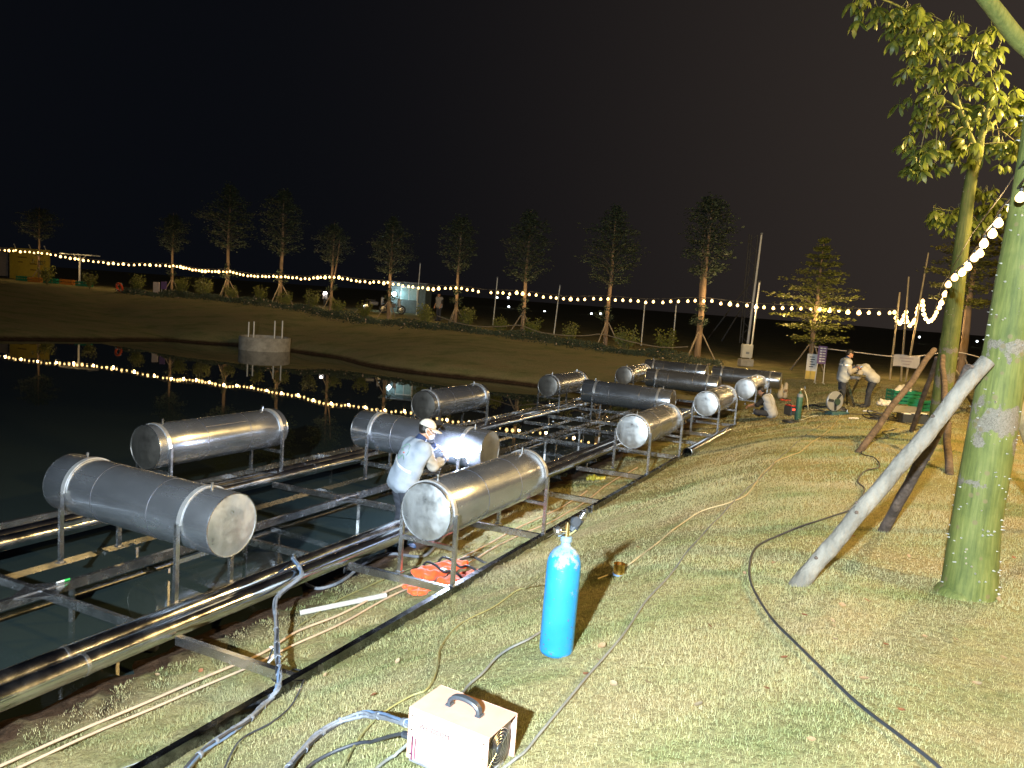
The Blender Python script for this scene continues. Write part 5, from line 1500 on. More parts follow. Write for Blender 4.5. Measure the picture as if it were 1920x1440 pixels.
def welding_machine():
    gzp = on_ground(850, 1425); zt = gzp.z + .275
    TL, BL, BR, FRc = [on_z(x, y, zt) for x, y in ((767, 1325), (813, 1280), (958, 1322), (917, 1385))]
    ex = (FRc - TL); Ln = ex.length; ex.normalize(); ey = Vector((-ex.y, ex.x, 0)); Wd = ((BL - TL).length + (BR - FRc).length) / 2 * .92
    c = (TL + FRc) / 2 + ey * Wd / 2
    rot = math.atan2(ex.y, ex.x); z0 = gz(c.x, c.y) - .004
    t = thing("welding_machine", "pale salmon welding machine box with black handle in the foreground grass", "welding machine", (c.x, c.y, z0), rot)
    H = zt - z0; L2, W2 = Ln / 2, Wd / 2
    shellm = pmat("machine_salmon_paint", (.40, .245, .195), .5, var=.06, scale=9, bump=.04, bscale=80, rvar=.08)
    dusty = pmat("machine_panel_grey", (.13, .135, .15), .6, var=.25, scale=14)
    th = .004
    # folded sheet cover: two sides and the top
    mb = MB(); mb.bbox((0, -W2 + th / 2, H / 2 + .012), (Ln, th, H - .024), .0015); mb.build("side_panel", shellm, t, 30, True)
    mb = MB(); mb.bbox((0, W2 - th / 2, H / 2 + .012), (Ln, th, H - .024), .0015); mb.build("side_panel", shellm, t, 30, True)
    MB().bbox((0, 0, H - th / 2), (Ln, Wd - 2 * th - .0005, th), .0015).build("top_panel", shellm, t, 30, True)
    MB().bbox((0, 0, .016), (Ln - .02, Wd - .012, .02), .003).build("base_plate", dusty, t, 30, True)
    # recessed back panel with fan grille (the end turned to the right)
    xb = L2 - .030
    back = MB().bbox((xb, 0, H / 2 + .008), (.006, Wd - .012, H - .03), .002).build("back_panel", dusty, t, 30, True)
    fc = Vector((xb + .012, .004, H * .56)); fr_ = min(Wd * .40, .088)
    dark = M['black']
    MB().lathe([(.0, 0), (fr_, 0), (fr_, .002), (0, .002)], 28, fc - Vector((.008, 0, 0)), Matrix.Rotation(math.pi / 2, 3, 'Y')).build("fan_opening", dark, back, 40, True)
    hub = MB().lathe([(0, 0), (.022, 0), (.020, .01), (0, .012)], 16, fc - Vector((.007, 0, 0)), Matrix.Rotation(math.pi / 2, 3, 'Y')); hub.build("fan_hub", M['black_plastic'], back, 40, True)
    for k in range(6):
        MB().ring(fc, fr_ * (.16 + .84 * k / 5), .0022, (1, 0, 0), 32, 5).build("grille_ring", M['steel_bar'], back, 60, True)
    for a in (.5, 2.1, 3.64, 5.24):
        d = Vector((0, math.cos(a), math.sin(a))); MB().tube([fc + d * fr_ * .16, fc + d * (fr_ + .012)], .0024, 5).build("grille_spoke", M['steel_bar'], back, 60, True)
    MB().bbox((xb + .008, .0, H * .17), (.008, Wd * .5, H * .16), .002).build("rating_plate", M['grey_plastic'], back, 30, True)
    MB().tube([(xb + .003, -.05, H * .10), (xb + .04, -.05, H * .10)], .013, 10).build("cable_gland", M['black_plastic'], back, 50, True)
    # front panel (left end) with knobs and sockets
    front = MB().bbox((-L2 + .012, 0, H / 2 + .008), (.006, Wd - .012, H - .03), .002).build("front_panel", pmat("front_panel_maroon", (.10, .03, .05), .5, var=.3, scale=20), t, 30, True)
    for y, z, r in ((-.05, .07, .022), (.05, .07, .022), (0, .19, .02), (-.05, .14, .012)):
        MB().lathe([(0, 0), (r, 0), (r * .9, .018), (0, .02)], 16, (-L2 + .009, y, z), Matrix.Rotation(-math.pi / 2, 3, 'Y')).build("socket" if z < .1 else "knob", M['black_plastic'], front, 40, True)
    # printed maroon corner of the front decal on the side, and the lettering
    dec = pmat("decal_maroon", (.10, .02, .06), .6, var=.5, scale=30)
    MB().box((-L2 + .030, -W2 - .0012, H * .30), (.008, .002, H * .42)).build("decal", dec, t, 0, True)
    MB().box((-L2 + .047, -W2 - .0012, H * .30), (.005, .002, H * .36)).build("decal", dec, t, 0, True)
    ink = pmat("ink_dark", (.02, .02, .045), .7, var=.1)
    tm = text_mesh("WELDCOM", .032, .0004, ink, "lettering")
    o = obj("lettering", tm, t, True); o.location = (-L2 + Ln * .34, -W2 - .0012, H * .735); o.rotation_euler = (math.pi / 2, 0, 0)
    for x in (-L2 + .022, L2 - .022):
        for z in (H - .035, H * .62, .05):
            MB().lathe([(0, 0), (.0045, 0), (.004, .002), (0, .003)], 10, (x, -W2 - .0005, z), Matrix.Rotation(math.pi / 2, 3, 'X')).build("screw", M['steel_bar'], t, 40, True)
    # black carrying handle
    hx0, hx1 = -.075, .085
    pts = [Vector((hx0, .0, H - .002)), Vector((hx0 + .004, 0, H + .030)), Vector((hx0 + .03, 0, H + .050)), Vector((0, 0, H + .057)), Vector((hx1 - .035, 0, H + .050)), Vector((hx1 - .006, 0, H + .030)), Vector((hx1, 0, H - .002))]
    sp = spline(pts, 6); vs = []; fs = []
    for i, q in enumerate(sp):
        d = (sp[min(i + 1, len(sp) - 1)] - sp[max(i - 1, 0)]).normalized(); n = Vector((0, 1, 0)).cross(d).normalized()
        for a, bq in ((-.016, -.009), (.016, -.009), (.018, .0), (.013, .008), (-.013, .008), (-.018, .0)):
            vs.append(q + Vector((0, a, 0)) - n * bq)
    for i in range(len(sp) - 1):
        for k in range(6): fs.append((i * 6 + k, i * 6 + (k + 1) % 6, (i + 1) * 6 + (k + 1) % 6, (i + 1) * 6 + k))
    fs += [tuple(reversed(range(6))), tuple(range((len(sp) - 1) * 6, len(sp) * 6))]
    MB().add(vs, fs).build("handle", M['black_plastic'], t, 40, True)
    for x in (hx0, hx1): MB().bbox((x, 0, H + .004), (.030, .040, .010), .003).build("handle_foot", M['black_plastic'], t, 30, True)
    for sx in (-1, 1):
        for sy in (-1, 1): MB().lathe([(0, -.012), (.013, -.012), (.014, .006), (0, .006)], 12, (sx * (L2 - .05), sy * (W2 - .035), .004)).build("rubber_foot", M['black'], t, 40, True)
    def W(x, y, z): 
        cc, ss = math.cos(rot), math.sin(rot); return Vector((c.x + x * cc - y * ss, c.y + x * ss + y * cc, z0 + z))
    return W, L2, W2, H
MW, ML2, MW2, MH = welding_machine()

M['hose_grey'] = pmat("wrapped_hose_grey", (.135, .15, .18), .7, var=.2, scale=12, bump=.5, bscale=26)
M['hose_yellow'] = pmat("gas_hose_yellow_green", (.22, .21, .085), .4, var=.12)
M['cable_grey'] = pmat("cable_grey", (.15, .155, .145), .6, var=.15)
M['cable_tan'] = pmat("cable_tan", (.38, .32, .19), .65, var=.12)
M['rope_beige'] = pmat("hose_beige", (.36, .27, .19), .65, var=.1)
M['cable_dark'] = pmat("cable_dark", (.022, .026, .035), .45, var=.2)
M['cable_blue'] = pmat("cable_blue_grey", (.10, .16, .27), .5, var=.2)

def gpt(x, y, r): return on_ground(x, y, r + (.02 if r < .1 else 0))
def cable(name, label, cat, pts, r, mat, n=10, seg=8, droop=True, group=None, wob=0.0, seed=0):
    P = []
    rnd = random.Random(seed)
    for q in pts:
        P.append(q if isinstance(q, Vector) else gpt(q[0], q[1], r * .9 + (q[2] if len(q) > 2 else 0)))
    sp = spline(P, n)
    if droop:                                   # follow the ground between the points that lie on it
        flags = [not isinstance(q, Vector) and len(q) < 3 for q in pts]
        for i in range(len(sp)):
            k = min(i // n, len(pts) - 2)
            if flags[k] and flags[min(k + 1, len(pts) - 1)]:
                sp[i].z = gz(sp[i].x, sp[i].y) + r * .9 + (.03 if gz(sp[i].x, sp[i].y) < .5 else .016)
    if wob: sp = [q + Vector((rnd.gauss(0, wob), rnd.gauss(0, wob), 0)) for q in sp]
    if name == "wrapped_hose":                  # several lines taped together: each strand a part
        t = thing(name, label, cat, sp[-1], 0, group)
        for k in range(4):
            ph = k * 1.57; q = []
            for i, c in enumerate(sp):
                d = (sp[min(i + 1, len(sp) - 1)] - sp[max(i - 1, 0)]).normalized(); a = d.orthogonal().normalized() if abs(d.z) > .9 else d.cross(Vector((0, 0, 1))).normalized(); b = d.cross(a)
                w = r * (.62 + .22 * math.sin(i * .31 + k)); an = ph + i * .10
                q.append(c + a * math.cos(an) * w + b * math.sin(an) * w)
            MB().tube(q, r * (.42 if k else .55), 7).build("strand", (M['hose_grey'], M['hose_grey'], M['cable_blue'], M['cable_dark'])[k], t)
        for i in range(4, len(sp) - 3, 7):
            MB().tube([sp[i], sp[i].lerp(sp[i + 1], .9)], r * 1.12, 9).build("tape_wrap", M['hose_grey'], t)
        return t
    t = tag(MB().tube(sp, r, seg).build(name, mat), label, cat, group); return t

# wrapped torch hose: from the machine's left end and from the pipe down to the lower left
cable("wrapped_hose", "grey taped hose bundle leaving the welding machine toward the lower left", "hose", [MW(-ML2 + .0, .02, .10), MW(-ML2 - .10, .03, .075), (700, 1352), (650, 1357), (600, 1385), (556, 1432), (520, 1475)], .019, M['hose_grey'], wob=.001)
cable("power_cable", "dark cable with thick plug at the welding machine's left end", "cable", [MW(-ML2, -.04, .07), MW(-ML2 - .09, -.04, .062), (695, 1400), (640, 1412), (585, 1440), (560, 1470)], .009, M['cable_dark'])
MBt = MB().tube([MW(-ML2 + .002, -.04, .07), MW(-ML2 - .085, -.04, .062)], .017, 10)
tag(MBt.build("cable_plug", M['black_plastic']), "thick black plug in the welding machine's left end", "plug")
cable("earth_cable", "light grey cable in front of the welding machine's lower left corner", "cable", [MW(-ML2, .05, .05), MW(-ML2 - .05, .03, .03), (740, 1425), (705, 1450), (680, 1480)], .008, M['cable_grey'])
hp = fr(-.72, -1.37, .155)
cable("wrapped_hose", "grey taped hose draped over the twin pipes and down to the grass at lower left", "hose",
      [fr(-.05, -2.1, -.30), fr(-.35, -1.75, .06), fr(-.62, -1.50, .150), fr(-.80, -1.24, .10), on_z(520, 1120, .46), on_z(518, 1165, .42), on_z(519, 1205, .44), on_z(522, 1240, .50), on_z(523, 1262, .54), on_z(520, 1290, .52), (500, 1326), (468, 1358), (420, 1390), (375, 1425), (340, 1470)], .021, M['hose_grey'], wob=.001, droop=False)
cable("thin_cable", "thin dark cable looping beside the taped hose at lower left", "cable", [on_z(512, 1215, .46), (500, 1260), (520, 1285), (548, 1262), (572, 1268), (566, 1290), (545, 1330), (508, 1362), (450, 1395), (420, 1450)], .006, M['cable_dark'], droop=False)
tape = MB()
for (a, b) in (((507, 1212), (528, 1228)), ((495, 1252), (522, 1222))):
    tape.beam(on_z(*a, .45), on_z(*b, .44), .022, .004)
tag(tape.build("tape_tail", M['white_paint'], smooth_deg=0), "white tape tails tied round the hanging hose", "tape", kind="stuff")
# gas hose from the cylinder
cz = CYL_P + Vector((.06, .0, .78))
cable("gas_hose", "yellow-green gas hose curving from the blue cylinder past the welding machine", "hose", [cz, on_z(1050, 1020, CYL_P.z + .66), on_z(1018, 1075, CYL_P.z + .3), (985, 1108), (920, 1145), (858, 1178), (826, 1218), (818, 1262), (800, 1298), (768, 1312), (715, 1345), (670, 1395), (640, 1450)], .0052, M['hose_yellow'], droop=True)
cable("air_hose", "yellow-green hose running along the raft edge from the cylinder's far side", "hose", [(560, 1180), (640, 1128), (760, 1075), (870, 1042), (985, 1000), (1060, 965), (1130, 938)], .006, M['hose_yellow'])
cable("grey_cable", "grey cable from the blue cylinder's base to behind the welding machine", "cable", [(1014, 1190), (990, 1205), (955, 1222), (930, 1240), (905, 1268), (880, 1290), (866, 1308)], .0075, M['cable_grey'])
cable("grey_cable", "long grey cable crossing the lawn from bottom centre toward the workers", "cable", [MW(ML2 - .03, -.05, .03), (975, 1425), (1010, 1385), (1060, 1325), (1105, 1270), (1165, 1200), (1205, 1140), (1250, 1090), (1300, 1025), (1350, 972), (1395, 925), (1440, 885), (1490, 835), (1530, 805), (1565, 785)], .0068, M['cable_grey'])
cable("tan_cable", "thin tan cable beside the grey one, wandering across the middle of the lawn", "cable", [(1120, 1090), (1180, 1062), (1235, 1020), (1300, 970), (1370, 945), (1405, 925), (1430, 890), (1460, 865), (1500, 850), (1545, 815), (1570, 790), (1575, 768)], .007, M['cable_tan'])
cable("black_cable", "thick black cable snaking down the right side of the lawn", "cable", [(1590, 962), (1560, 972), (1520, 985), (1480, 1000), (1430, 1022), (1408, 1048), (1408, 1100), (1440, 1158), (1490, 1212), (1550, 1272), (1610, 1330), (1690, 1392), (1750, 1440), (1790, 1480)], .0088, M['cable_dark'])
cable("black_cable", "black cable winding between the kapok props in the distance", "cable", [(1590, 962), (1612, 940), (1620, 920), (1608, 905), (1625, 885), (1648, 878), (1640, 862), (1615, 852), (1640, 828), (1665, 822), (1655, 812), (1680, 806)], .010, M['cable_dark'])
# two beige hoses that run under the raft edge
cable("beige_hose", "upper of two beige hoses running along under the raft's bank side", "hose", [(-110, 1498), (20, 1438), (160, 1375), (300, 1315), (440, 1255), (500, 1228), (560, 1190), (640, 1158), (720, 1118), (800, 1082), (870, 1050), (960, 1000), (1040, 962), (1100, 925)], .011, M['rope_beige'])
cable("beige_hose", "lower of two beige hoses running along under the raft's bank side", "hose", [(-80, 1505), (52, 1442), (190, 1378), (330, 1318), (460, 1262), (540, 1222), (620, 1186), (700, 1142), (760, 1112), (850, 1075), (950, 1020), (1030, 985), (1090, 950), (1150, 905), (1195, 880)], .010, M['rope_beige'])
cable("grey_hose", "flat grey hose lying in a curve on the grass by the twin pipes", "hose", [(568, 1100), (590, 1110), (620, 1106), (648, 1092), (672, 1072), (700, 1055), (735, 1045), (790, 1050), (815, 1032), (835, 1010)], .018, M['hose_grey'])
cable("thin_wire", "thin bright wire along the grass below the dark edge rail", "wire", [(200, 1460), (330, 1410), (440, 1350), (530, 1300), (640, 1240), (720, 1185), (800, 1140), (870, 1095), (960, 1045), (1060, 990), (1150, 930)], .004, M['cable_grey'])

def life_vest(label, px, rot, s=1.0, tail=True):
    p = on_ground(*px); t = thing("life_vest", label, "life vest", p, rot)
    t.scale = (s, s, s)
    n = Vector((ground_z(p.x - .2, p.y) - ground_z(p.x + .2, p.y), ground_z(p.x, p.y - .2) - ground_z(p.x, p.y + .2), .4)).normalized()
    def pad(c, L, W, Hh, seed, name="foam_panel"):
        F = Field(V3(c[0] - L, c[1] - W, -.05), V3(c[0] + L, c[1] + W, .25), .012)
        X0, X1 = c[0] - L / 2 + Hh, c[0] + L / 2 - Hh
        for o in np.linspace(-W / 2 + Hh * .8, W / 2 - Hh * .8, 4):
            F.cap(V3(X0, c[1] + o, Hh * .5 + .01 * math.sin(seed + 9 * o)), V3(X1, c[1] + o * .85, Hh * .5 + .012 * math.sin(seed * 2 + 7 * o)), Hh * .62, Hh * .5, .035, .010, 46)
        return obj(name, F.mesh(name, M['orange']), t, True)
    a = pad((.0, .13), .60, .24, .055, 1); b = pad((.03, -.14), .58, .22, .05, 2)
    for k, x in enumerate((-.10, .10)):
        MB().tube(spline([(x, -.27, .01), (x, -.20, .085), (x + .01, -.08, .098), (x, .0, .07), (x, .10, .100), (x + .01, .22, .092), (x, .275, .015)], 5), .011, 6).build("strap", M['black'], t, 60, True)
    MB().bbox((-.10, .0, .085), (.05, .06, .02), .006).build("buckle", M['black_plastic'], t, 30, True)
    MB().tube(spline([(.30, .18, .04), (.42, .14, .05), (.46, .02, .02), (.52, -.04, .01)], 5), .012, 6).build("strap", M['black'], t, 60, True)
    if tail: pad((-.40, -.03), .26, .24, .035, 5, "collar_panel")
    return t
life_vest("crumpled orange life vest on the grass under the nearest bank-side tank", (846, 1082), ANG_U - .22, 1.28)
life_vest("orange life vest on the grass behind the seated worker", (1476, 752), .2, .75, False)

def near_bits():
    # white plastic pipe
    a, b = gpt(562, 1158, .028), gpt(724, 1124, .028)
    t = thing("plastic_pipe", "white plastic pipe lying on the grass below the twin pipes", "pipe", a)
    wp = pmat("white_pvc", (.36, .36, .33), .45, var=.12, scale=7)
    d = (b - a).normalized()
    MB().tube([a, a.lerp(b, .3), a.lerp(b, .66), b], .027, 14).build("tube", wp, t)
    MB().tube([a.lerp(b, .66), a.lerp(b, .70)], .031, 14).build("coupling", wp, t)
    MB().tube([b + d * .0005, b + d * .0025], .021, 14).build("bore", M['black'], t)
    # loose stainless pipe on the grass beside the rail
    a, b = gpt(1288, 858, .105), gpt(1362, 816, .105)
    t = thing("loose_pipe", "short thick steel pipe lying loose on the grass by the raft edge", "pipe", a); d = (b - a).normalized()
    MB().tube([a, b], .10, 24, False).build("tube", M['steel_pipe'], t); MB().tube([a + d * .01, b - d * .01], .092, 24, False).build("bore", M['rail_dark'], t)
    MB().ring(a, .097, .006, d, 28, 5).build("cut_edge", M['steel_bar'], t)
    # gold tin
    p = on_ground(1160, 1078); gold = pmat("gold_tin", (.72, .46, .12), .25, metal=1, var=.15)
    t = thing("gold_tin", "small shiny gold tin standing on the lawn right of the blue cylinder", "tin", p); t.scale = (1.3, 1.3, 1.15)
    MB().lathe([(.0, .0), (.034, .0), (.038, .004), (.036, .012), (.036, .078), (.039, .082), (.039, .086), (.035, .086), (.033, .02), (0, .02)], 20).build("cup", gold, t, 40, True)
    MB().lathe([(.0385, .0005), (.041, .002), (.041, .012), (.0372, .013)], 20).build("base_ring", M['cable_blue'], t, 40, True)
    # yellow plastic bag under the second tank
    p = on_ground(1117, 900); F = Field(V3(-.3, -.2, -.05), V3(.3, .2, .2), .012)
    for k in range(7): F.cap(V3(-.16 + .05 * k, .03 * math.sin(k * 2), .03), V3(-.12 + .05 * k, .05 * math.cos(k * 3), .05 + .02 * math.sin(k)), .04, .03, .03, .008, 60)
    o = obj("yellow_bag", F.mesh("yellow_bag", pmat("yellow_plastic", (.40, .33, .04), .4, var=.15))); o.location = p; o.rotation_euler = (0, 0, .3)
    tag(o, "crumpled yellow plastic bag on the grass under the second bank-side tank", "bag")
    # scrap plates on the mud at lower left
    for k, (x, y, L, lab) in enumerate(((62, 1320, .28, "longer metal offcut on the mud at lower left"), (40, 1332, .12, "short metal offcut on the mud at the far lower left"))):
        p = on_ground(x, y, .012); Mx = Matrix.Rotation(ANG_U - .55, 3, 'Z')
        tag(MB().bbox(p, (L, .055, .012), .003, Mx).build("metal_offcut", M['steel_cap'], smooth_deg=30), lab, "offcut")
    for k, (x, y, lab) in enumerate(((802, 1108, "small steel offcut beside the dark edge rail under the life vest"), (846, 1100, "bright steel offcut by the nearest tank's front leg"), (247, 908, "grey stone near pipe")) [:2]):
        p = on_ground(x, y, .01); tag(MB().bbox(p, (.09, .05, .01), .002, Matrix.Rotation(.8 + k, 3, 'Z')).build("metal_offcut", M['steel_cap'], smooth_deg=30), lab, "offcut")
    # small submersible pump hung on a post
    p = fr(-1.9, -1.95, -.34); t = thing("pump", "small dark pump box hanging at a post in the water at left", "pump", p)
    MB().bbox(p, (.09, .07, .16), .008).build("housing", M['black_plastic'], t, 30); MB().tube([p + Vector((.03, 0, .08)), p + Vector((.03, 0, .34))], .012, 8).build("pipe", M['steel_bar'], t)
    # marker pens / green tag on the middle rail
    q = fr(-1.98, -3.10, .006); t = thing("marker_pen", "small green and white pen lying on the middle beam at left", "pen", q, ANG_U)
    MB().tube([(-.07, 0, .006), (0, 0, .006)], .009, 8).build("barrel", M['white_paint'], t, 40, True); MB().tube([(0.001, 0, .006), (.055, 0, .006)], .010, 8).build("pen_cap", pmat("green_cap", (.03, .45, .08), .4), t, 40, True)
    # clamp blocks at the edge rail
    for a, lab in ((3.55, "left of two clamp blocks on the dark edge rail beyond the cylinder"), (3.80, "right of two clamp blocks on the dark edge rail beyond the cylinder")):
        p = fr(a, .055, -.03); t = thing("clamp", lab, "clamp", p, ANG_U)
        MB().bbox((0, 0, 0), (.035, .03, .16), .004).build("jaw", M['steel_bar'], t, 30, True); MB().tube([(0, .02, .04), (0, .07, .04)], .008, 8).build("screw", M['steel_bar'], t, 40, True)
near_bits()

LANDMARKS = [("blue cylinder", 1045, 1150), ("welding machine", 860, 1360), ("pale log prop's foot", 1500, 1095), ("nearest kapok trunk", 1810, 1110), ("gold tin", 1160, 1078), ("life vest", 850, 1075), ("hanging taped hose", 515, 1200), ("bend in the black cable", 1410, 1060), ("lower end of the black cable", 1700, 1400), ("reddish log prop's foot", 1655, 998), ("beige hoses", 300, 1310)]
_seen = {}
def leaf_label(x, y, k):
    nm, lx, ly = min(LANDMARKS, key=lambda q: (q[1] - x) ** 2 + (q[2] - y) ** 2)
    dx, dy = x - lx, y - ly
    side = "right of" if dx > abs(dy) else "left of" if -dx > abs(dy) else "below" if dy > 0 else "above"
    s = "%s dead leaf on the grass %s the %s" % (("reddish", "tan", "pale")[k % 3], side, nm)
    i = _seen.get(s, 0); _seen[s] = i + 1
    return s if i == 0 else s.replace("dead leaf", ("dead leaf", "smaller curled dead leaf", "dead leaf farther off", "dead leaf farthest off")[min(i, 3)])
def leaf_litter():
    mats = [pmat("dead_leaf_red", (.17, .065, .028), .7, var=.25), pmat("dead_leaf_tan", (.24, .16, .085), .7, var=.2), pmat("dead_leaf_pale", (.22, .17, .105), .7, var=.15)]
    spots = [(1508, 1160), (1562, 1180), (1565, 1205), (1436, 1298), (1703, 1047), (1655, 1095), (1625, 1132), (1578, 1140), (1870, 1128), (1900, 1050), (1733, 1200), (1790, 1205), (1660, 1215), (1520, 1395), (1560, 1170), (804, 1148), (680, 1200), (295, 1270), (376, 1262), (221, 1318), (745, 1245), (1195, 1030), (1213, 1287), (1150, 1290), (1098, 1271), (1128, 1218), (1120, 1245), (1600, 1010), (1450, 1060), (1830, 1290), (1690, 1340), (1620, 1280), (1880, 1240), (1330, 1180), (1395, 1080), (1310, 1330), (1470, 1240), (610, 1270), (560, 1300), (700, 1310)]
    rnd = random.Random(12); P = []
    for k, (x, y) in enumerate(spots):
        p = on_ground(x, y, .022); mb = MB(); L = rnd.uniform(.035, .06); W = L * rnd.uniform(.28, .42); c = rnd.uniform(.15, .5)
        row = []
        for tt, ww in ((-.5, .05), (-.25, .75), (0, 1), (.25, .8), (.5, .05)):
            zz = c * L * (tt * tt) * 1.6
            row.append([Vector((tt * L, -W * ww, zz + W * ww * .35)), Vector((tt * L, 0, zz)), Vector((tt * L, W * ww, zz + W * ww * .3))])
        vs = [q for r in row for q in r] ; top = [q + Vector((0, 0, .0015)) for q in vs]; fs = []
        for i in range(4):
            for j in range(2):
                f = (i * 3 + j, i * 3 + j + 1, (i + 1) * 3 + j + 1, (i + 1) * 3 + j); fs.append(f)
        o = mb.add(vs, fs).build("fallen_leaf", mats[k % 3], smooth_deg=60)
        o.location = p; o.rotation_euler = (rnd.gauss(0, .35), rnd.gauss(0, .35), rnd.uniform(0, 6.28))
        tag(o, leaf_label(x, y, k), "leaf", "dead leaves on the lawn")
leaf_litter()
# ------------------------------------------------------------------ the workers' gear further along the lawn
def gas_kit():
    p = on_ground(1495, 787); t = thing("gas_cylinder", "slim dark green gas cylinder beside the seated worker", "gas cylinder", p)
    green = pmat("cylinder_green", (.035, .11, .085), .5, var=.2, scale=9)
    MB().lathe([(0, 0), (.07, 0), (.08, .02), (.08, .62), (.07, .67), (.045, .70), (.025, .72), (.022, .76), (0, .76)], 24).build("body", green, t, 60, True)
    MB().lathe([(.081, .60), (.0815, .61), (.076, .665), (.06, .69)], 24).build("shoulder_band", M['grey_plastic'], t, 60, True)
    MB().tube([(0, 0, .76), (0, 0, .84)], .014, 8).build("valve", M['bamboo'], t, 50, True)
    MB().lathe([(0, -.01), (.035, -.01), (.035, .01), (0, .01)], 14, (.06, 0, .82), Matrix.Rotation(1.57, 3, 'X')).build("gauge", M['steel_bar'], t, 40, True)
    MB().tube([(.0, 0, .80), (.10, 0, .82), (.11, 0, .90)], .012, 8).build("regulator", M['steel_bar'], t, 40, True)
    hz = pmat("clear_hose", (.55, .52, .36), .35, var=.1)
    top = p + Vector((.1, 0, .78))
    cable("gas_hose", "pale clear hose coiling from the green cylinder onto the lawn", "hose", [top, p + Vector((.17, -.02, .62)), p + Vector((.24, -.04, .3)), (1519, 778), (1505, 783), (1490, 776), (1500, 789), (1520, 783), (1534, 781)], .010, hz, droop=False)
    # red and black inverter welder
    q = on_ground(1481, 779); r = thing("small_welder", "small red and black welding box beside the green cylinder", "welding machine", q, .3)
    redm = pmat("red_plastic", (.55, .03, .02), .4, var=.1)
    MB().bbox((0, 0, .14), (.20, .34, .26), .02).build("case", M['black_plastic'], r, 30, True)
    MB().bbox((0, 0, .282), (.17, .30, .022), .006).build("lid", redm, r, 30, True)
    MB().bbox((.106, 0, .14), (.010, .30, .22), .004).build("side_panel", pmat("orange_red_plastic", (.65, .10, .03), .4), r, 30, True)
    MB().bbox((-.02, -.173, .19), (.10, .008, .05), .002).build("display", pmat("red_display", (.5, .02, .02), .3, emis=(1, .08, .04), estr=2.5), r, 30, True)
    MB().tube(spline([(-.05, -.08, .29), (-.05, -.06, .34), (-.05, .06, .34), (-.05, .08, .29)], 5), .012, 6).build("handle", M['black_plastic'], r, 60, True)
    # flat coil of black cable
    q = on_ground(1483, 792, .02); c = thing("cable_coil", "flat coil of black cable in front of the green cylinder", "cable coil", q)
    for k in range(5): MB().ring((0, 0, .012 * (k % 2)), .10 + .028 * k, .016, (0, 0, 1), 26, 6).build("loop", M['black'], c, 60, True)
    # paper sack by the tank
    q = on_ground(1466, 748); s = thing("sack", "upright pale paper sack behind the seated worker", "sack", q, .5)
    F = Field(V3(-.3, -.25, -.05), V3(.3, .25, .75), .02)
    F.cap(V3(-.10, 0, .12), V3(-.12, 0, .50), .11, .07, .08, .012, 25); F.cap(V3(.10, 0, .12), V3(.15, 0, .55), .11, .06, .08, .012, 25)
    obj("bag", F.mesh("bag", pmat("sack_paper", (.48, .42, .32), .85, var=.12)), s, True)
    MB().box((0.02, -.118, .32), (.16, .004, .10)).build("print", pmat("sack_print", (.25, .18, .12), .8, var=.4, scale=25), s, 0, True)
gas_kit()

def chop_saw():
    p = on_ground(1562, 778); t = thing("chop_saw", "grey chop saw with big round blade guard on the grass by the sawhorse", "chop saw", p, .35)
    teal = pmat("saw_teal", (.05, .12, .13), .5, var=.15)
    MB().bbox((.12, 0, .05), (.56, .30, .09), .012).build("base", teal, t, 30, True)
    MB().bbox((.0, .05, .18), (.10, .10, .22), .015).build("arm_post", M['black_plastic'], t, 30, True)
    disc = pmat("blade_guard_grey", (.30, .32, .35), .4, var=.1, metal=.3)
    Mx = Matrix.Rotation(math.pi / 2, 3, 'X')
    gd = MB().lathe([(.06, -.03), (.255, -.03), (.265, -.02), (.265, .02), (.255, .03), (.06, .03)], 36, (-.02, -.02, .37), Mx).build("blade_guard", disc, t, 40, True)
    for a in (.9, 3.0, 4.8):
        MB().beam((-.02 + .06 * math.cos(a), -.055, .37 + .06 * math.sin(a)), (-.02 + .24 * math.cos(a), -.055, .37 + .24 * math.sin(a)), .07, .012, (0, 1, 0)).build("guard_rib", M['black_plastic'], gd, 0, True)
    MB().tube([(.02, -.10, .36), (.02, .18, .36)], .085, 16).build("motor", pmat("motor_dark_green", (.03, .06, .05), .5), t, 50, True)
    MB().tube(spline([(.0, .0, .5), (.05, 0, .62), (.16, 0, .66), (.24, 0, .58)], 5), .018, 8).build("handle", M['black_plastic'], t, 60, True)
    MB().bbox((.36, 0, .13), (.06, .26, .08), .01).build("vise", M['steel_bar'], t, 30, True)
    MB().tube([(-.16, .04, .06), (-.52, .1, .16)], .016, 8).build("side_bar", M['black_plastic'], t, 50, True)
    cable("black_cable", "dark power cable lying between the green cylinder and the chop saw", "cable", [(1508, 765), (1525, 762), (1540, 766), (1552, 764)], .03, M['black'])
    cable("dark_cable", "thin dark cable on the grass in front of the chop saw", "cable", [(1520, 770), (1560, 776), (1600, 778), (1650, 784), (1700, 796), (1740, 805)], .010, M['cable_dark'])
chop_saw()

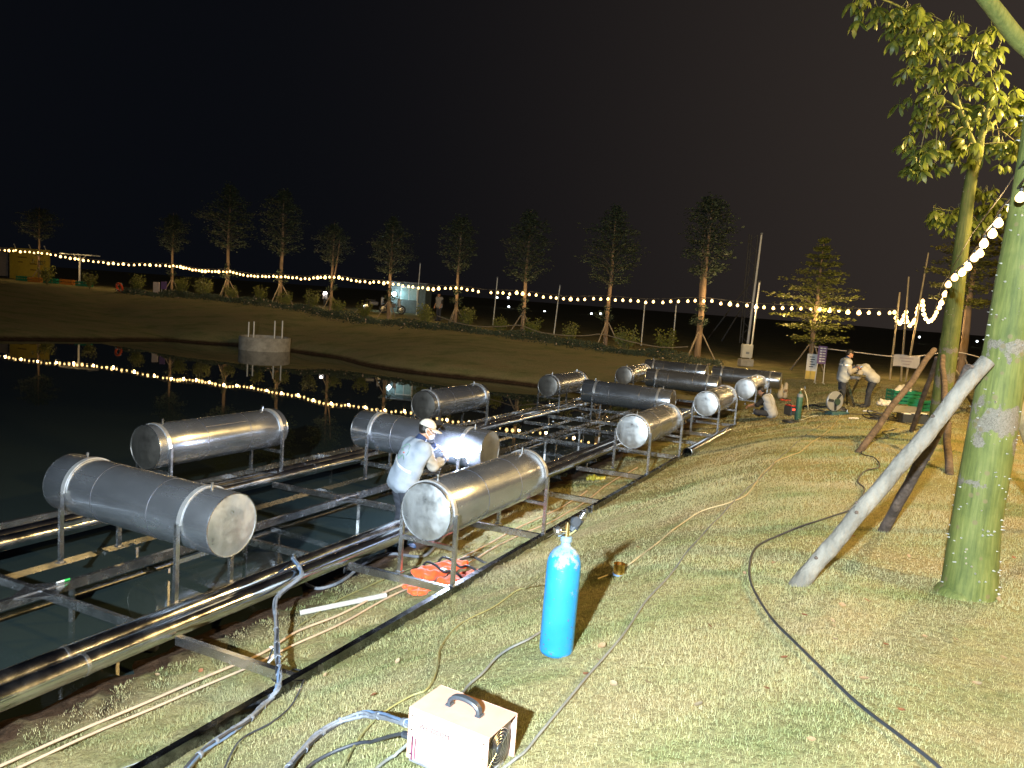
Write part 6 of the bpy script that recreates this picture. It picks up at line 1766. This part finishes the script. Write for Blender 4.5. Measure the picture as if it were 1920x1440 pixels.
def sawhorse():
    # A-frame of square steel tubes that the two men work at
    foot1 = on_ground(1600, 764); foot2 = on_ground(1588, 760); topL = at_y(1583, 702, BEND_P.y - .35); topR = at_y(1612, 706, BEND_P.y - .30)
    t = thing("sawhorse", "leaning steel sawhorse that the two standing men work at", "sawhorse", foot1)
    MB().beam(foot1, topL, .09, .09).build("leg", M['steel_bar'], t, 0)
    MB().beam(foot2, topL + Vector((.10, .05, 0)), .05, .05).build("leg", M['rail_dark'], t, 0)
    f3 = on_ground(1590, 752); MB().beam(f3, topR, .05, .05).build("leg", M['steel_bar'], t, 0)
    MB().beam(topL + Vector((-.05, 0, .03)), topR + Vector((.15, 0, .02)), .06, .06).build("top_bar", M['steel_bar'], t, 0)
    MB().beam(f3.lerp(topR, .35), foot1.lerp(topL, .35), .03, .03).build("brace", M['rail_dark'], t, 0)
sawhorse()

M['crate_green'] = pmat("crate_green", (.012, .19, .11), .5, var=.12)
M['crate_orange'] = pmat("crate_orange", (.50, .19, .03), .5, var=.12)
def crate(label, p, rot, L, W, Hh, mat, rows, cols, group=None):
    t = thing("plastic_crate", label, "crate", p, rot, group); th = .025
    for sy in (-1, 1):
        for r in range(rows): MB().box((0, sy * (W / 2 - th / 2), Hh * (r + .5) / rows), (L, th, Hh / rows * .62)).build("slat", mat, t, 0, True)
        for c in range(cols + 1): MB().box((-L / 2 + th / 2 + (L - th) * c / cols, sy * (W / 2 - th * 1.55), Hh / 2), (.03, th, Hh - .004)).build("rib", mat, t, 0, True)
    for sx in (-1, 1):
        for r in range(rows): MB().box((sx * (L / 2 - th / 2), 0, Hh * (r + .5) / rows), (th, W - 2 * th - .004, Hh / rows * .62)).build("slat", mat, t, 0, True)
    MB().box((0, 0, .012), (L - .06, W - .12, .02)).build("floor", mat, t, 0, True)
    return t
def gear():
    q = on_ground(1694, 757); crate("green plastic crate on the lawn under the bamboo poles", q, .05, .92, .5, .42, M['crate_green'], 4, 6)
    q2 = on_ground(1722, 770); crate("smaller green crate partly hidden by the second kapok trunk", q2, .6, .40, .45, .32, M['crate_green'], 3, 4)
    # white plastic bags on and beside the crate
    bagm = pmat("white_plastic_bag", (.70, .66, .58), .5, var=.1)
    for k, (pos, lab, s) in enumerate(((Vector((q.x - .05, q.y, q.z + .30)), "white plastic bags heaped in the green crate", 1.0), (on_ground(1658, 761), "white plastic bag on the grass left of the green crate", .8))):
        F = Field(V3(-.4, -.4, -.1), V3(.4, .4, .5), .02); rnd = random.Random(k)
        for j in range(9): F.cap(V3(rnd.uniform(-.2, .2), rnd.uniform(-.12, .12), .08), V3(rnd.uniform(-.22, .22), rnd.uniform(-.12, .12), rnd.uniform(.12, .25)), .07, .045, .05, .012, 40)
        o = obj("plastic_bag", F.mesh("plastic_bag", bagm)); o.location = pos; o.scale = (s, s, s); tag(o, lab, "bag")
    # cardboard box
    p = on_ground(1682, 772); t = thing("cardboard_box", "low open cardboard box on the lawn in front of the green crate", "box", p, .3)
    card = pmat("cardboard", (.34, .19, .08), .85, var=.12)
    for c, s in (((0, -.14, .07), (.42, .012, .14)), ((0, .14, .07), (.42, .012, .14)), ((-.204, 0, .07), (.012, .266, .14)), ((.204, 0, .07), (.012, .266, .14))): MB().box(c, s).build("wall", card, t, 0, True)
    MB().box((0, -.20, .135), (.40, .11, .008), Matrix.Rotation(-.4, 3, 'X')).build("flap", card, t, 0, True); MB().box((0, 0, .008), (.39, .26, .01)).build("floor", card, t, 0, True)
    # toolbox
    p = on_ground(1714, 792); t = thing("toolbox", "long dark open toolbox with white papers on the lawn", "toolbox", p, -.08)
    for c, s in (((0, -.19, .10), (.72, .02, .20)), ((0, .19, .10), (.72, .02, .20)), ((-.35, 0, .10), (.02, .358, .20)), ((.35, 0, .10), (.02, .358, .20)), ((0, 0, .012), (.68, .358, .02))): MB().bbox(c, s, .004).build("wall" if c[2] > .05 else "floor", M['black_plastic'], t, 30, True)
    MB().bbox((-.1, .27, .27), (.72, .02, .20), .004, Matrix.Rotation(-.5, 3, 'X')).build("lid", M['black_plastic'], t, 30, True)
    for k, x in enumerate((-.22, .02, .2)):
        o = MB().bbox((p.x + x, p.y + .02 * k, p.z + .205 + .012 * k), (.18, .14, .02), .004, Matrix.Rotation(.3 * k, 3, 'Z')).build("paper_pack", M['white_paint'], smooth_deg=30)
        tag(o, ["left", "middle", "right"][k] + " of three white packs lying on the open toolbox", "pack")
    # heap of coiled cable
    p = on_ground(1650, 788, .02); t = thing("cable_coil", "messy heap of dark cable left of the toolbox", "cable coil", p)
    rnd = random.Random(4)
    for k in range(6): MB().ring((rnd.gauss(0, .06), rnd.gauss(0, .05), .02 + .02 * k), rnd.uniform(.16, .30), .014, (rnd.gauss(0, .15), rnd.gauss(0, .15), 1), 26, 6).build("loop", M['black'], t, 60, True)
    for k, (x, y, lab) in enumerate(((1628, 772, "white glove-like rag on the grass right of the bent man"), (1602, 786, "small white rag on the grass below the sawhorse"))):
        p = on_ground(x, y); F = Field(V3(-.2, -.15, -.03), V3(.2, .15, .1), .015)
        for j in range(4): F.cap(V3(-.12 + .06 * j, .02 * j, .015), V3(-.06 + .05 * j, -.03, .03), .03, .02, .02, .006, 60)
        o = obj("rag", F.mesh("rag", GLOVE)); o.location = p; tag(o, lab, "rag")
gear()

# ------------------------------------------------------------------ signs, notices, rope, poles on the right of the far bank
def signs():
    def grounded(x, y, uu): 
        q = on_u(x, y, uu); return Vector((q.x, q.y, gz(q.x, q.y)))
    ink = pmat("sign_ink", (.05, .05, .06), .7)
    # white and yellow board
    p = grounded(1520, 700, 27.5); t = thing("notice_board", "narrow white and yellow notice board at the foot of the bushy tree", "sign", p, -.15)
    MB().bbox((0, 0, .55), (.42, .05, 1.05), .006).build("board", M['white_paint'], t, 30, True)
    MB().box((0, -.029, .20), (.42, .006, .34)).build("yellow_panel", M['sign_yellow'], t, 0, True)
    for k in range(5): MB().box((-.02 + .03 * (k % 2), -.028, .95 - .1 * k), (.20 - .03 * (k % 3), .004, .035)).build("print_line", ink, t, 0, True)
    # purple board on a stand
    p = grounded(1537, 703, 26.8); t = thing("notice_board", "purple notice board on a white two-legged stand behind the standing man", "sign", p, -.2)
    MB().bbox((0, 0, 1.15), (.34, .03, .72), .005).build("board", pmat("sign_purple", (.16, .09, .24), .6), t, 30, True)
    for k in range(6):
        MB().box((-.05, -.018, 1.42 - .105 * k), (.09, .004, .06)).build("print_line", M['white_paint'], t, 0, True); MB().box((.07, -.018, 1.42 - .105 * k), (.11, .004, .04)).build("print_line", M['white_paint'], t, 0, True)
    for s in (-1, 1):
        MB().tube([(s * .14, 0, .80), (s * .16, 0, .02)], .018, 6).build("leg", M['white_paint'], t, 50, True); MB().tube([(s * .16, -.28, .015), (s * .16, .28, .015)], .018, 6).build("foot", M['white_paint'], t, 50, True)
    # grey electric box with plinth and thin mast
    p = grounded(1397, 688, 30); t = thing("control_box", "pale square control box on a concrete plinth by the thin mast", "control box", p, .12)
    MB().bbox((0, 0, .17), (.62, .40, .34), .02).build("plinth", M['concrete'], t, 30, True); MB().bbox((0, 0, .70), (.50, .22, .62), .02).build("cabinet", pmat("cabinet_grey", (.52, .52, .48), .5, var=.05), t, 30, True)
    MB().box((0, -.113, .62), (.16, .006, .10)).build("label_plate", M['grey_plastic'], t, 0, True)
    a = Vector((.24, .2, 0)); 
    q = at_y(1424, 530, p.y + .3); m = thing("thin_mast", "thin pale mast with a small camera on top beside the control box", "mast", p + a)
    MB().tube([p + a, q], .035, 8).build("mast", M['white_paint'], m); MB().bbox(q + Vector((0, 0, .05)), (.12, .12, .10), .02).build("camera_head", M['black_plastic'], m, 30)
    # taller grey pole
    p = on_u(1402, 640, 40); p.z = gz(p.x, p.y); q = at_y(1428, 440, p.y); m = thing("tall_pole", "tall grey pole behind the thin mast", "pole", p); MB().tube([p, q], .07, 8, True, [.08, .05]).build("shaft", M['white_paint'], m)
    MB().bbox((q.x, q.y, q.z + .06), (.14, .14, .1), .02).build("cap", M['grey_plastic'], m, 30)
    # banner on the rope
    p = grounded(1695, 712, 29.0); t = thing("banner", "white cloth banner hung behind the bamboo poles", "banner", p, -.42)
    mb = MB(); nx = 10; vs = []; fs = []
    for i in range(nx + 1):
        for z in (.62, 1.10):
            for th in (-.01, .01): vs.append((-.48 + .96 * i / nx, th + .025 * math.sin(i * 1.1), z + .02 * math.sin(i * .6)))
    for i in range(nx):
        o = i * 4; fs += [(o, o + 2, o + 6, o + 4), (o + 1, o + 5, o + 7, o + 3), (o + 2, o + 3, o + 7, o + 6), (o, o + 4, o + 5, o + 1)]
    mb.add(vs, fs).build("cloth", pmat("banner_white", (.62, .58, .56), .85, var=.05), t, 40, True)
    for k in range(3): MB().box((0, -.045, .98 - .12 * k), (.5 - .12 * k, .004, .03)).build("print_line", pmat("faint_print", (.42, .33, .36), .8), t, 0, True)
    # rope barrier
    def rope(name, label, px, uus, r, mat, sag=0):
        pts = [on_u(x, y, uu) for (x, y), uu in zip(px, uus)]
        tag(MB().tube(spline(pts, 8), r, 5).build(name, mat), label, "rope")
    ropem = pmat("rope_white", (.55, .50, .45), .8)
    rope("barrier_rope", "white barrier rope stretched right from the bushy tree behind the men", [(1526, 650), (1560, 655), (1610, 661), (1670, 668), (1720, 668), (1790, 660), (1860, 676), (1935, 690)], [29.6, 29.4, 29.2, 29.2, 29.2, 29, 28, 26], .022, ropem)
    rope("barrier_rope", "thick rope sagging between the tree props on the far bank", [(820, 592), (860, 606), (900, 612), (940, 612), (975, 610), (1010, 622), (1060, 629), (1100, 629), (1130, 627), (1180, 640), (1240, 651), (1290, 650)], [29.0] * 12, .022, M['wood_far'])
signs()

# ------------------------------------------------------------------ things on and beyond the far bank
def far_things():
    def grounded(x, y, uu):
        q = on_u(x, y, uu); return Vector((q.x, q.y, gz(q.x, q.y)))
    # concrete ring in the pond
    p = on_z(496, 656, 0); t = thing("concrete_ring", "round concrete ring with thin posts standing in the pond", "concrete ring", p)
    MB().lathe([(1.10, -.6), (1.22, -.6), (1.23, .62), (1.20, .66), (1.12, .66), (1.10, .60), (1.10, -.6)], 48).build("ring", M['concrete'], t, 40, True)
    MB().lathe([(0, .50), (1.098, .50)], 32).build("fill", M['concrete'], t, 40, True)
    for x, y in ((-.72, -.3), (-.60, .1), (.34, .4), (.78, .2)):
        MB().tube([(x, y, .5), (x, y, 1.42 + .1 * x)], .035, 8).build("post", M['white_paint'], t, 50, True)
    # yellow billboard and T shelter
    p = grounded(52, 530, 33.5); t = thing("billboard", "large yellow billboard panel at the far left", "billboard", p, ANG_V + .25)
    by = pmat("billboard_yellow", (.42, .33, .045), .6, var=.1)
    MB().bbox((0.2, 0, 1.35), (4.0, .10, 2.6), .01).build("panel", by, t, 30, True)
    for k, (x, z, w) in enumerate(((-.7, 1.5, .5), (.6, 1.4, .7), (.7, .9, .8), (-.5, 1.9, .9))): MB().box((x, -.056 if False else .056, z), (w, .006, .10)).build("print_line", pmat("billboard_ink", (.14, .10, .02), .7), t, 0, True); MB().box((x, -.056, z), (w, .006, .10)).build("print_line", bpy.data.materials["billboard_ink"], t, 0, True)
    for k in range(3): MB().beam((-1.2 + 1.5 * k, 0, 2.62), (-.7 + 1.5 * k, -.7, 2.95), .06, .05).build("lamp_arm", M['white_paint'], t, 0, True)
    p = grounded(12, 531, 34.2); t2 = thing("billboard", "pale billboard edge cut off at the far left frame", "billboard", p, ANG_V + .25)
    MB().bbox((-.6, 0, 1.4), (1.6, .10, 2.5), .01).build("panel", pmat("billboard_pale", (.45, .38, .33), .6), t2, 30, True); MB().beam((.25, 0, 0), (.25, 0, 2.7), .08, .08).build("post", M['rail_dark'], t2, 0, True)
    p = grounded(149, 537, 31.5); t = thing("shelter", "T-shaped white shelter post with flat roof on the far bank", "shelter", p, ANG_V + .25)
    MB().tube([(0, 0, 0), (0, 0, 2.2)], .07, 10).build("post", M['white_paint'], t, 50, True); MB().bbox((0, 0, 2.34), (2.9, .9, .07), .015).build("roof", M['white_paint'], t, 30, True)
    for s in (-1, 1): MB().beam((0, 0, 1.85), (s * .55, 0, 2.30), .05, .05).build("brace", M['white_paint'], t, 0, True)
    # pallet crates
    for k, (x, y, mt, lab) in enumerate(((46, 527, 'crate_green', "green crate at the foot of the yellow billboard"), (68, 530, 'crate_orange', "orange crate at the foot of the yellow billboard"), (97, 532, 'crate_green', "green crate right of the yellow billboard"), (128, 535, 'crate_orange', "orange crate left of the T-shaped shelter post"), (158, 537, 'crate_green', "green crate at the foot of the T-shaped shelter post"))):
        crate(lab, grounded(x, y, 30.5), ANG_V + .3, 1.1, .5, .40, M[mt], 2, 5, "crates on the far bank")
    # lifebuoy lying on its stand
    p = grounded(224, 548, 29); t = thing("lifebuoy", "orange and white lifebuoy on the far bank grass", "lifebuoy", p, ANG_V)
    q = Vector((0, 0, .36))
    MB().ring(q, .28, .075, (0, 1, .3), 32, 10).build("ring", M['orange'], t, 60, True)
    for a in (.8, 2.4, 3.9, 5.5):
        d = Vector((math.cos(a), 0, math.sin(a))); MB().ring(q + d * .28, .078, .012, Vector((-d.z, 0, d.x)), 14, 5).build("band", M['white_paint'], t, 60, True)
    MB().tube([(0, .1, 0), (0, .1, .7)], .03, 6).build("stake", M['wood_far'], t, 50, True)
    # white notice boards by the second tree
    p = grounded(293, 547, 30); t = thing("notice_board", "blank pale notice board on the far bank beside a slim tree", "sign", p, ANG_V + .3)
    MB().bbox((0, 0, .42), (.48, .05, .78), .01).build("board", pmat("board_pale", (.62, .50, .44), .6), t, 30, True)
    MB().beam((0, .2, 0), (0, .03, .7), .03, .03).build("strut", M['wood_far'], t, 0, True)
    p = grounded(307, 546, 30); t = thing("notice_board", "small purple notice board right of the pale one on the far bank", "sign", p, ANG_V + .3)
    MB().bbox((0, 0, .62), (.42, .03, .50), .005).build("board", bpy.data.materials["sign_purple"], t, 30, True)
    for s in (-1, 1): MB().tube([(s * .15, 0, .38), (s * .2, .05, 0)], .015, 6).build("leg", M['white_paint'], t, 50, True)
    # booth with a bright white lamp
    p = grounded(752, 590, 37); t = thing("booth", "small booth with a bright white lamp behind the far bank trees", "booth", p, ANG_V + .35)
    MB().bbox((0.3, 1.0, 1.0), (2.6, 1.8, 2.0), .02).build("wall", pmat("booth_wall", (.10, .14, .15), .7, var=.2), t, 30, True); MB().bbox((.3, .9, 2.06), (3.0, 2.4, .08), .02).build("roof", M['grey_plastic'], t, 30, True)
    win = MB().bbox((.45, .09, 1.35), (1.1, .04, .9), .006).build("window", pmat("booth_window", (.25, .40, .42), .2, emis=(.55, .9, 1.0), estr=.03), t, 30, True)
    for x in (-.1, .45, 1.0): MB().box((x, .062, 1.35), (.04, .02, .94)).build("mullion", M['white_paint'], win, 0, True)
    MB().box((.45, .06, 1.75), (1.2, .03, .06)).build("mullion", M['white_paint'], win, 0, True)
    lp = at_y(739, 551, p.y - .4)
    lm = MB().ball(lp, .13, 12).build("lamp", pmat("booth_lamp_glow", (1, 1, 1), .4, emis=(.72, .95, 1.0), estr=70), t)
    l = bpy.data.lights.new("booth_light", 'POINT'); l.energy = 5; l.color = (.72, .92, 1.0); l.shadow_soft_size = .14
    o = bpy.data.objects.new("booth_light", l); scene.collection.objects.link(o); o.location = lp + Vector((.0, -.35, .05)); o.parent = t; o.matrix_parent_inverse = WORLD_INV[t.name]
    # motorbikes
    def motorbike(label, p, rot, lit):
        t = thing("motorbike", label, "motorbike", p, rot, "motorbikes on the far bank")
        for x in (-.60, .60):
            w = MB().ring((x, 0, .29), .25, .045, (0, 1, 0), 22, 7).build("wheel", M['black'], t, 60, True); MB().lathe([(0, -.03), (.17, -.01), (.17, .01), (0, .03)], 16, (x, 0, .29), Matrix.Rotation(1.5708, 3, 'X')).build("rim", M['steel_bar'], w, 40, True)
        bm = pmat("motorbike_body", (.10, .10, .12), .3, var=.2)
        MB().bbox((-.12, 0, .55), (.62, .22, .26), .06).build("body", bm, t, 40, True); MB().bbox((-.32, 0, .74), (.66, .24, .10), .04).build("seat", M['black'], t, 40, True)
        MB().tube([(.60, 0, .29), (.42, 0, .95)], .04, 8).build("fork", M['steel_bar'], t, 50, True); MB().tube([(.38, -.32, 1.0), (.44, 0, .97), (.38, .32, 1.0)], .018, 6).build("handlebar", M['black'], t, 50, True)
        MB().bbox((.40, 0, .72), (.10, .36, .50), .04).build("front_shield", pmat("motorbike_shield", (.45, .46, .5), .35, var=.1), t, 40, True)
        mt = pmat("headlight_lit", (1, 1, 1), .3, emis=(1.0, .92, .85), estr=60) if lit else M['steel_cap']
        MB().ball((.50, 0, .90), (.06, .085, .075), 12).build("headlight", mt, t, 60, True)
        for s in (-1, 1): MB().tube([(.40, s * .2, 1.0), (.36, s * .27, 1.16)], .008, 5).build("mirror", M['black'], t, 50, True)
        return t
    cdir = math.atan2(-1, .2)
    motorbike("motorbike with its headlight shining on the far bank", grounded(610, 575, 35), -1.45, True)
    motorbike("left parked motorbike in front of the lit booth", grounded(703, 588, 34), .3, False)
    motorbike("right parked motorbike in front of the lit booth", grounded(735, 592, 34), .5, False)
    # a person in grey standing right of the booth, back in the dark
    J = {}
    J['pelvis'], J['hipL'], J['hipR'] = V3(0, 0, .92), V3(-.095, 0, .88), V3(.095, 0, .88)
    J['kneL'], J['kneR'], J['ankL'], J['ankR'] = V3(-.10, .02, .48), V3(.11, .02, .48), V3(-.11, -.02, .075), V3(.12, -.02, .075)
    J['toeL'], J['toeR'] = V3(-.13, .13, .035), V3(.15, .13, .035)
    J['chest'], J['neck'], J['head'] = V3(0, .02, 1.24), V3(0, .04, 1.45), V3(0, .06, 1.58)
    J['shoL'], J['shoR'], J['elbL'], J['elbR'], J['wriL'], J['wriR'] = V3(-.18, .02, 1.37), V3(.18, .02, 1.37), V3(-.26, .02, 1.10), V3(.26, .03, 1.10), V3(-.24, .14, .88), V3(.24, .15, .88)
    J['_look'] = V3(0, 1, -.1)
    q = grounded(822, 601, 33)
    make_person("person in grey standing in the dark right of the lit booth", q, 2.4, J, .016, sleeve_mat=BLACK_CLOTH, torso_mat=pmat("shirt_dim_grey", (.22, .22, .23), .85, var=.1), short_sleeve=True, inner=BLACK_CLOTH)
    # slim masts standing behind the bank
    for k, (b, tp, lab) in enumerate((((783, 545), (788, 494), "slim lamp post with small head above the lit booth"), ((925, 600), (933, 520), "slim pale pole left of the oval-crowned tree"), ((1040, 609), (1050, 535), "slim pale pole right of the oval-crowned tree"), ((1205, 615), (1209, 570), "thin pole right of the tiered-crown tree"), ((1264, 620), (1268, 572), "thin pole left of the double-trunked tree"))):
        p = on_u(b[0], b[1], 36); p.z = gz(p.x, p.y); q = at_y(tp[0], tp[1], p.y)
        t = thing("slim_pole", lab, "pole", p, 0, "slim poles behind the far bank"); MB().tube([p, q], .03, 6).build("shaft", M['white_paint'], t); MB().ball(q, .05, 8).build("cap", M['grey_plastic'], t)
    # lattice mast with stays, dim
    p = on_u(1395, 640, 60); p.z = gz(p.x, p.y); q = at_y(1413, 440, p.y); t = thing("lattice_mast", "dim steel lattice mast behind the double-trunked tree", "mast", p)
    dk = pmat("mast_dark", (.14, .135, .13), .6, var=.1); off = [Vector((.35, 0, 0)), Vector((-.35, 0, 0)), Vector((0, .5, 0))]
    for o in off: MB().tube([p + o, q + o], .05, 6).build("chord", dk, t)
    for k in range(14):
        f0, f1 = k / 14, (k + 1) / 14; a, b = off[k % 2], off[(k + 1) % 2]; MB().tube([p.lerp(q, f0) + a, p.lerp(q, f1) + b], .03, 5).build("lattice_bar", dk, t)
    for (x, y, f) in ((1325, 645, .55), (1352, 648, .42)):
        e = on_u(x, y, 58); e.z = gz(e.x, e.y); MB().tube([e, p.lerp(q, f)], .06, 5).build("stay", dk, t)
    # distant window and lamp points across the fields
    glow = pmat("distant_lamp_glow", (1, 1, 1), .4, emis=(.85, .95, 1.0), estr=6)
    for k, (x, y, lab) in enumerate(((932, 558, "left of two distant white lamps under the middle bulbs"), (953, 558, "right of two distant white lamps under the middle bulbs"), (954, 575, "distant white lamp low beside the oval-crowned tree"), (1021, 584, "distant lamp right of the oval-crowned tree"), (1109, 588, "dim distant lamp left of the tiered-crown tree"), (1126, 588, "bright distant lamp just left of the tiered-crown tree"), (1724, 632, "tiny distant lamp behind the bamboo poles"), (1832, 640, "tiny distant lamp behind the layered tree at right"))):
        q = at_y(x, y, 120); t = thing("distant_lamp", lab, "lamp", Vector((q.x, q.y, gz(q.x, q.y))), 0, "distant lamps")
        MB().tube([Vector((q.x, q.y, gz(q.x, q.y))), q], .05, 5).build("post", M['rail_dark'], t); MB().ball(q, .16, 8).build("lamp", glow, t)
far_things()
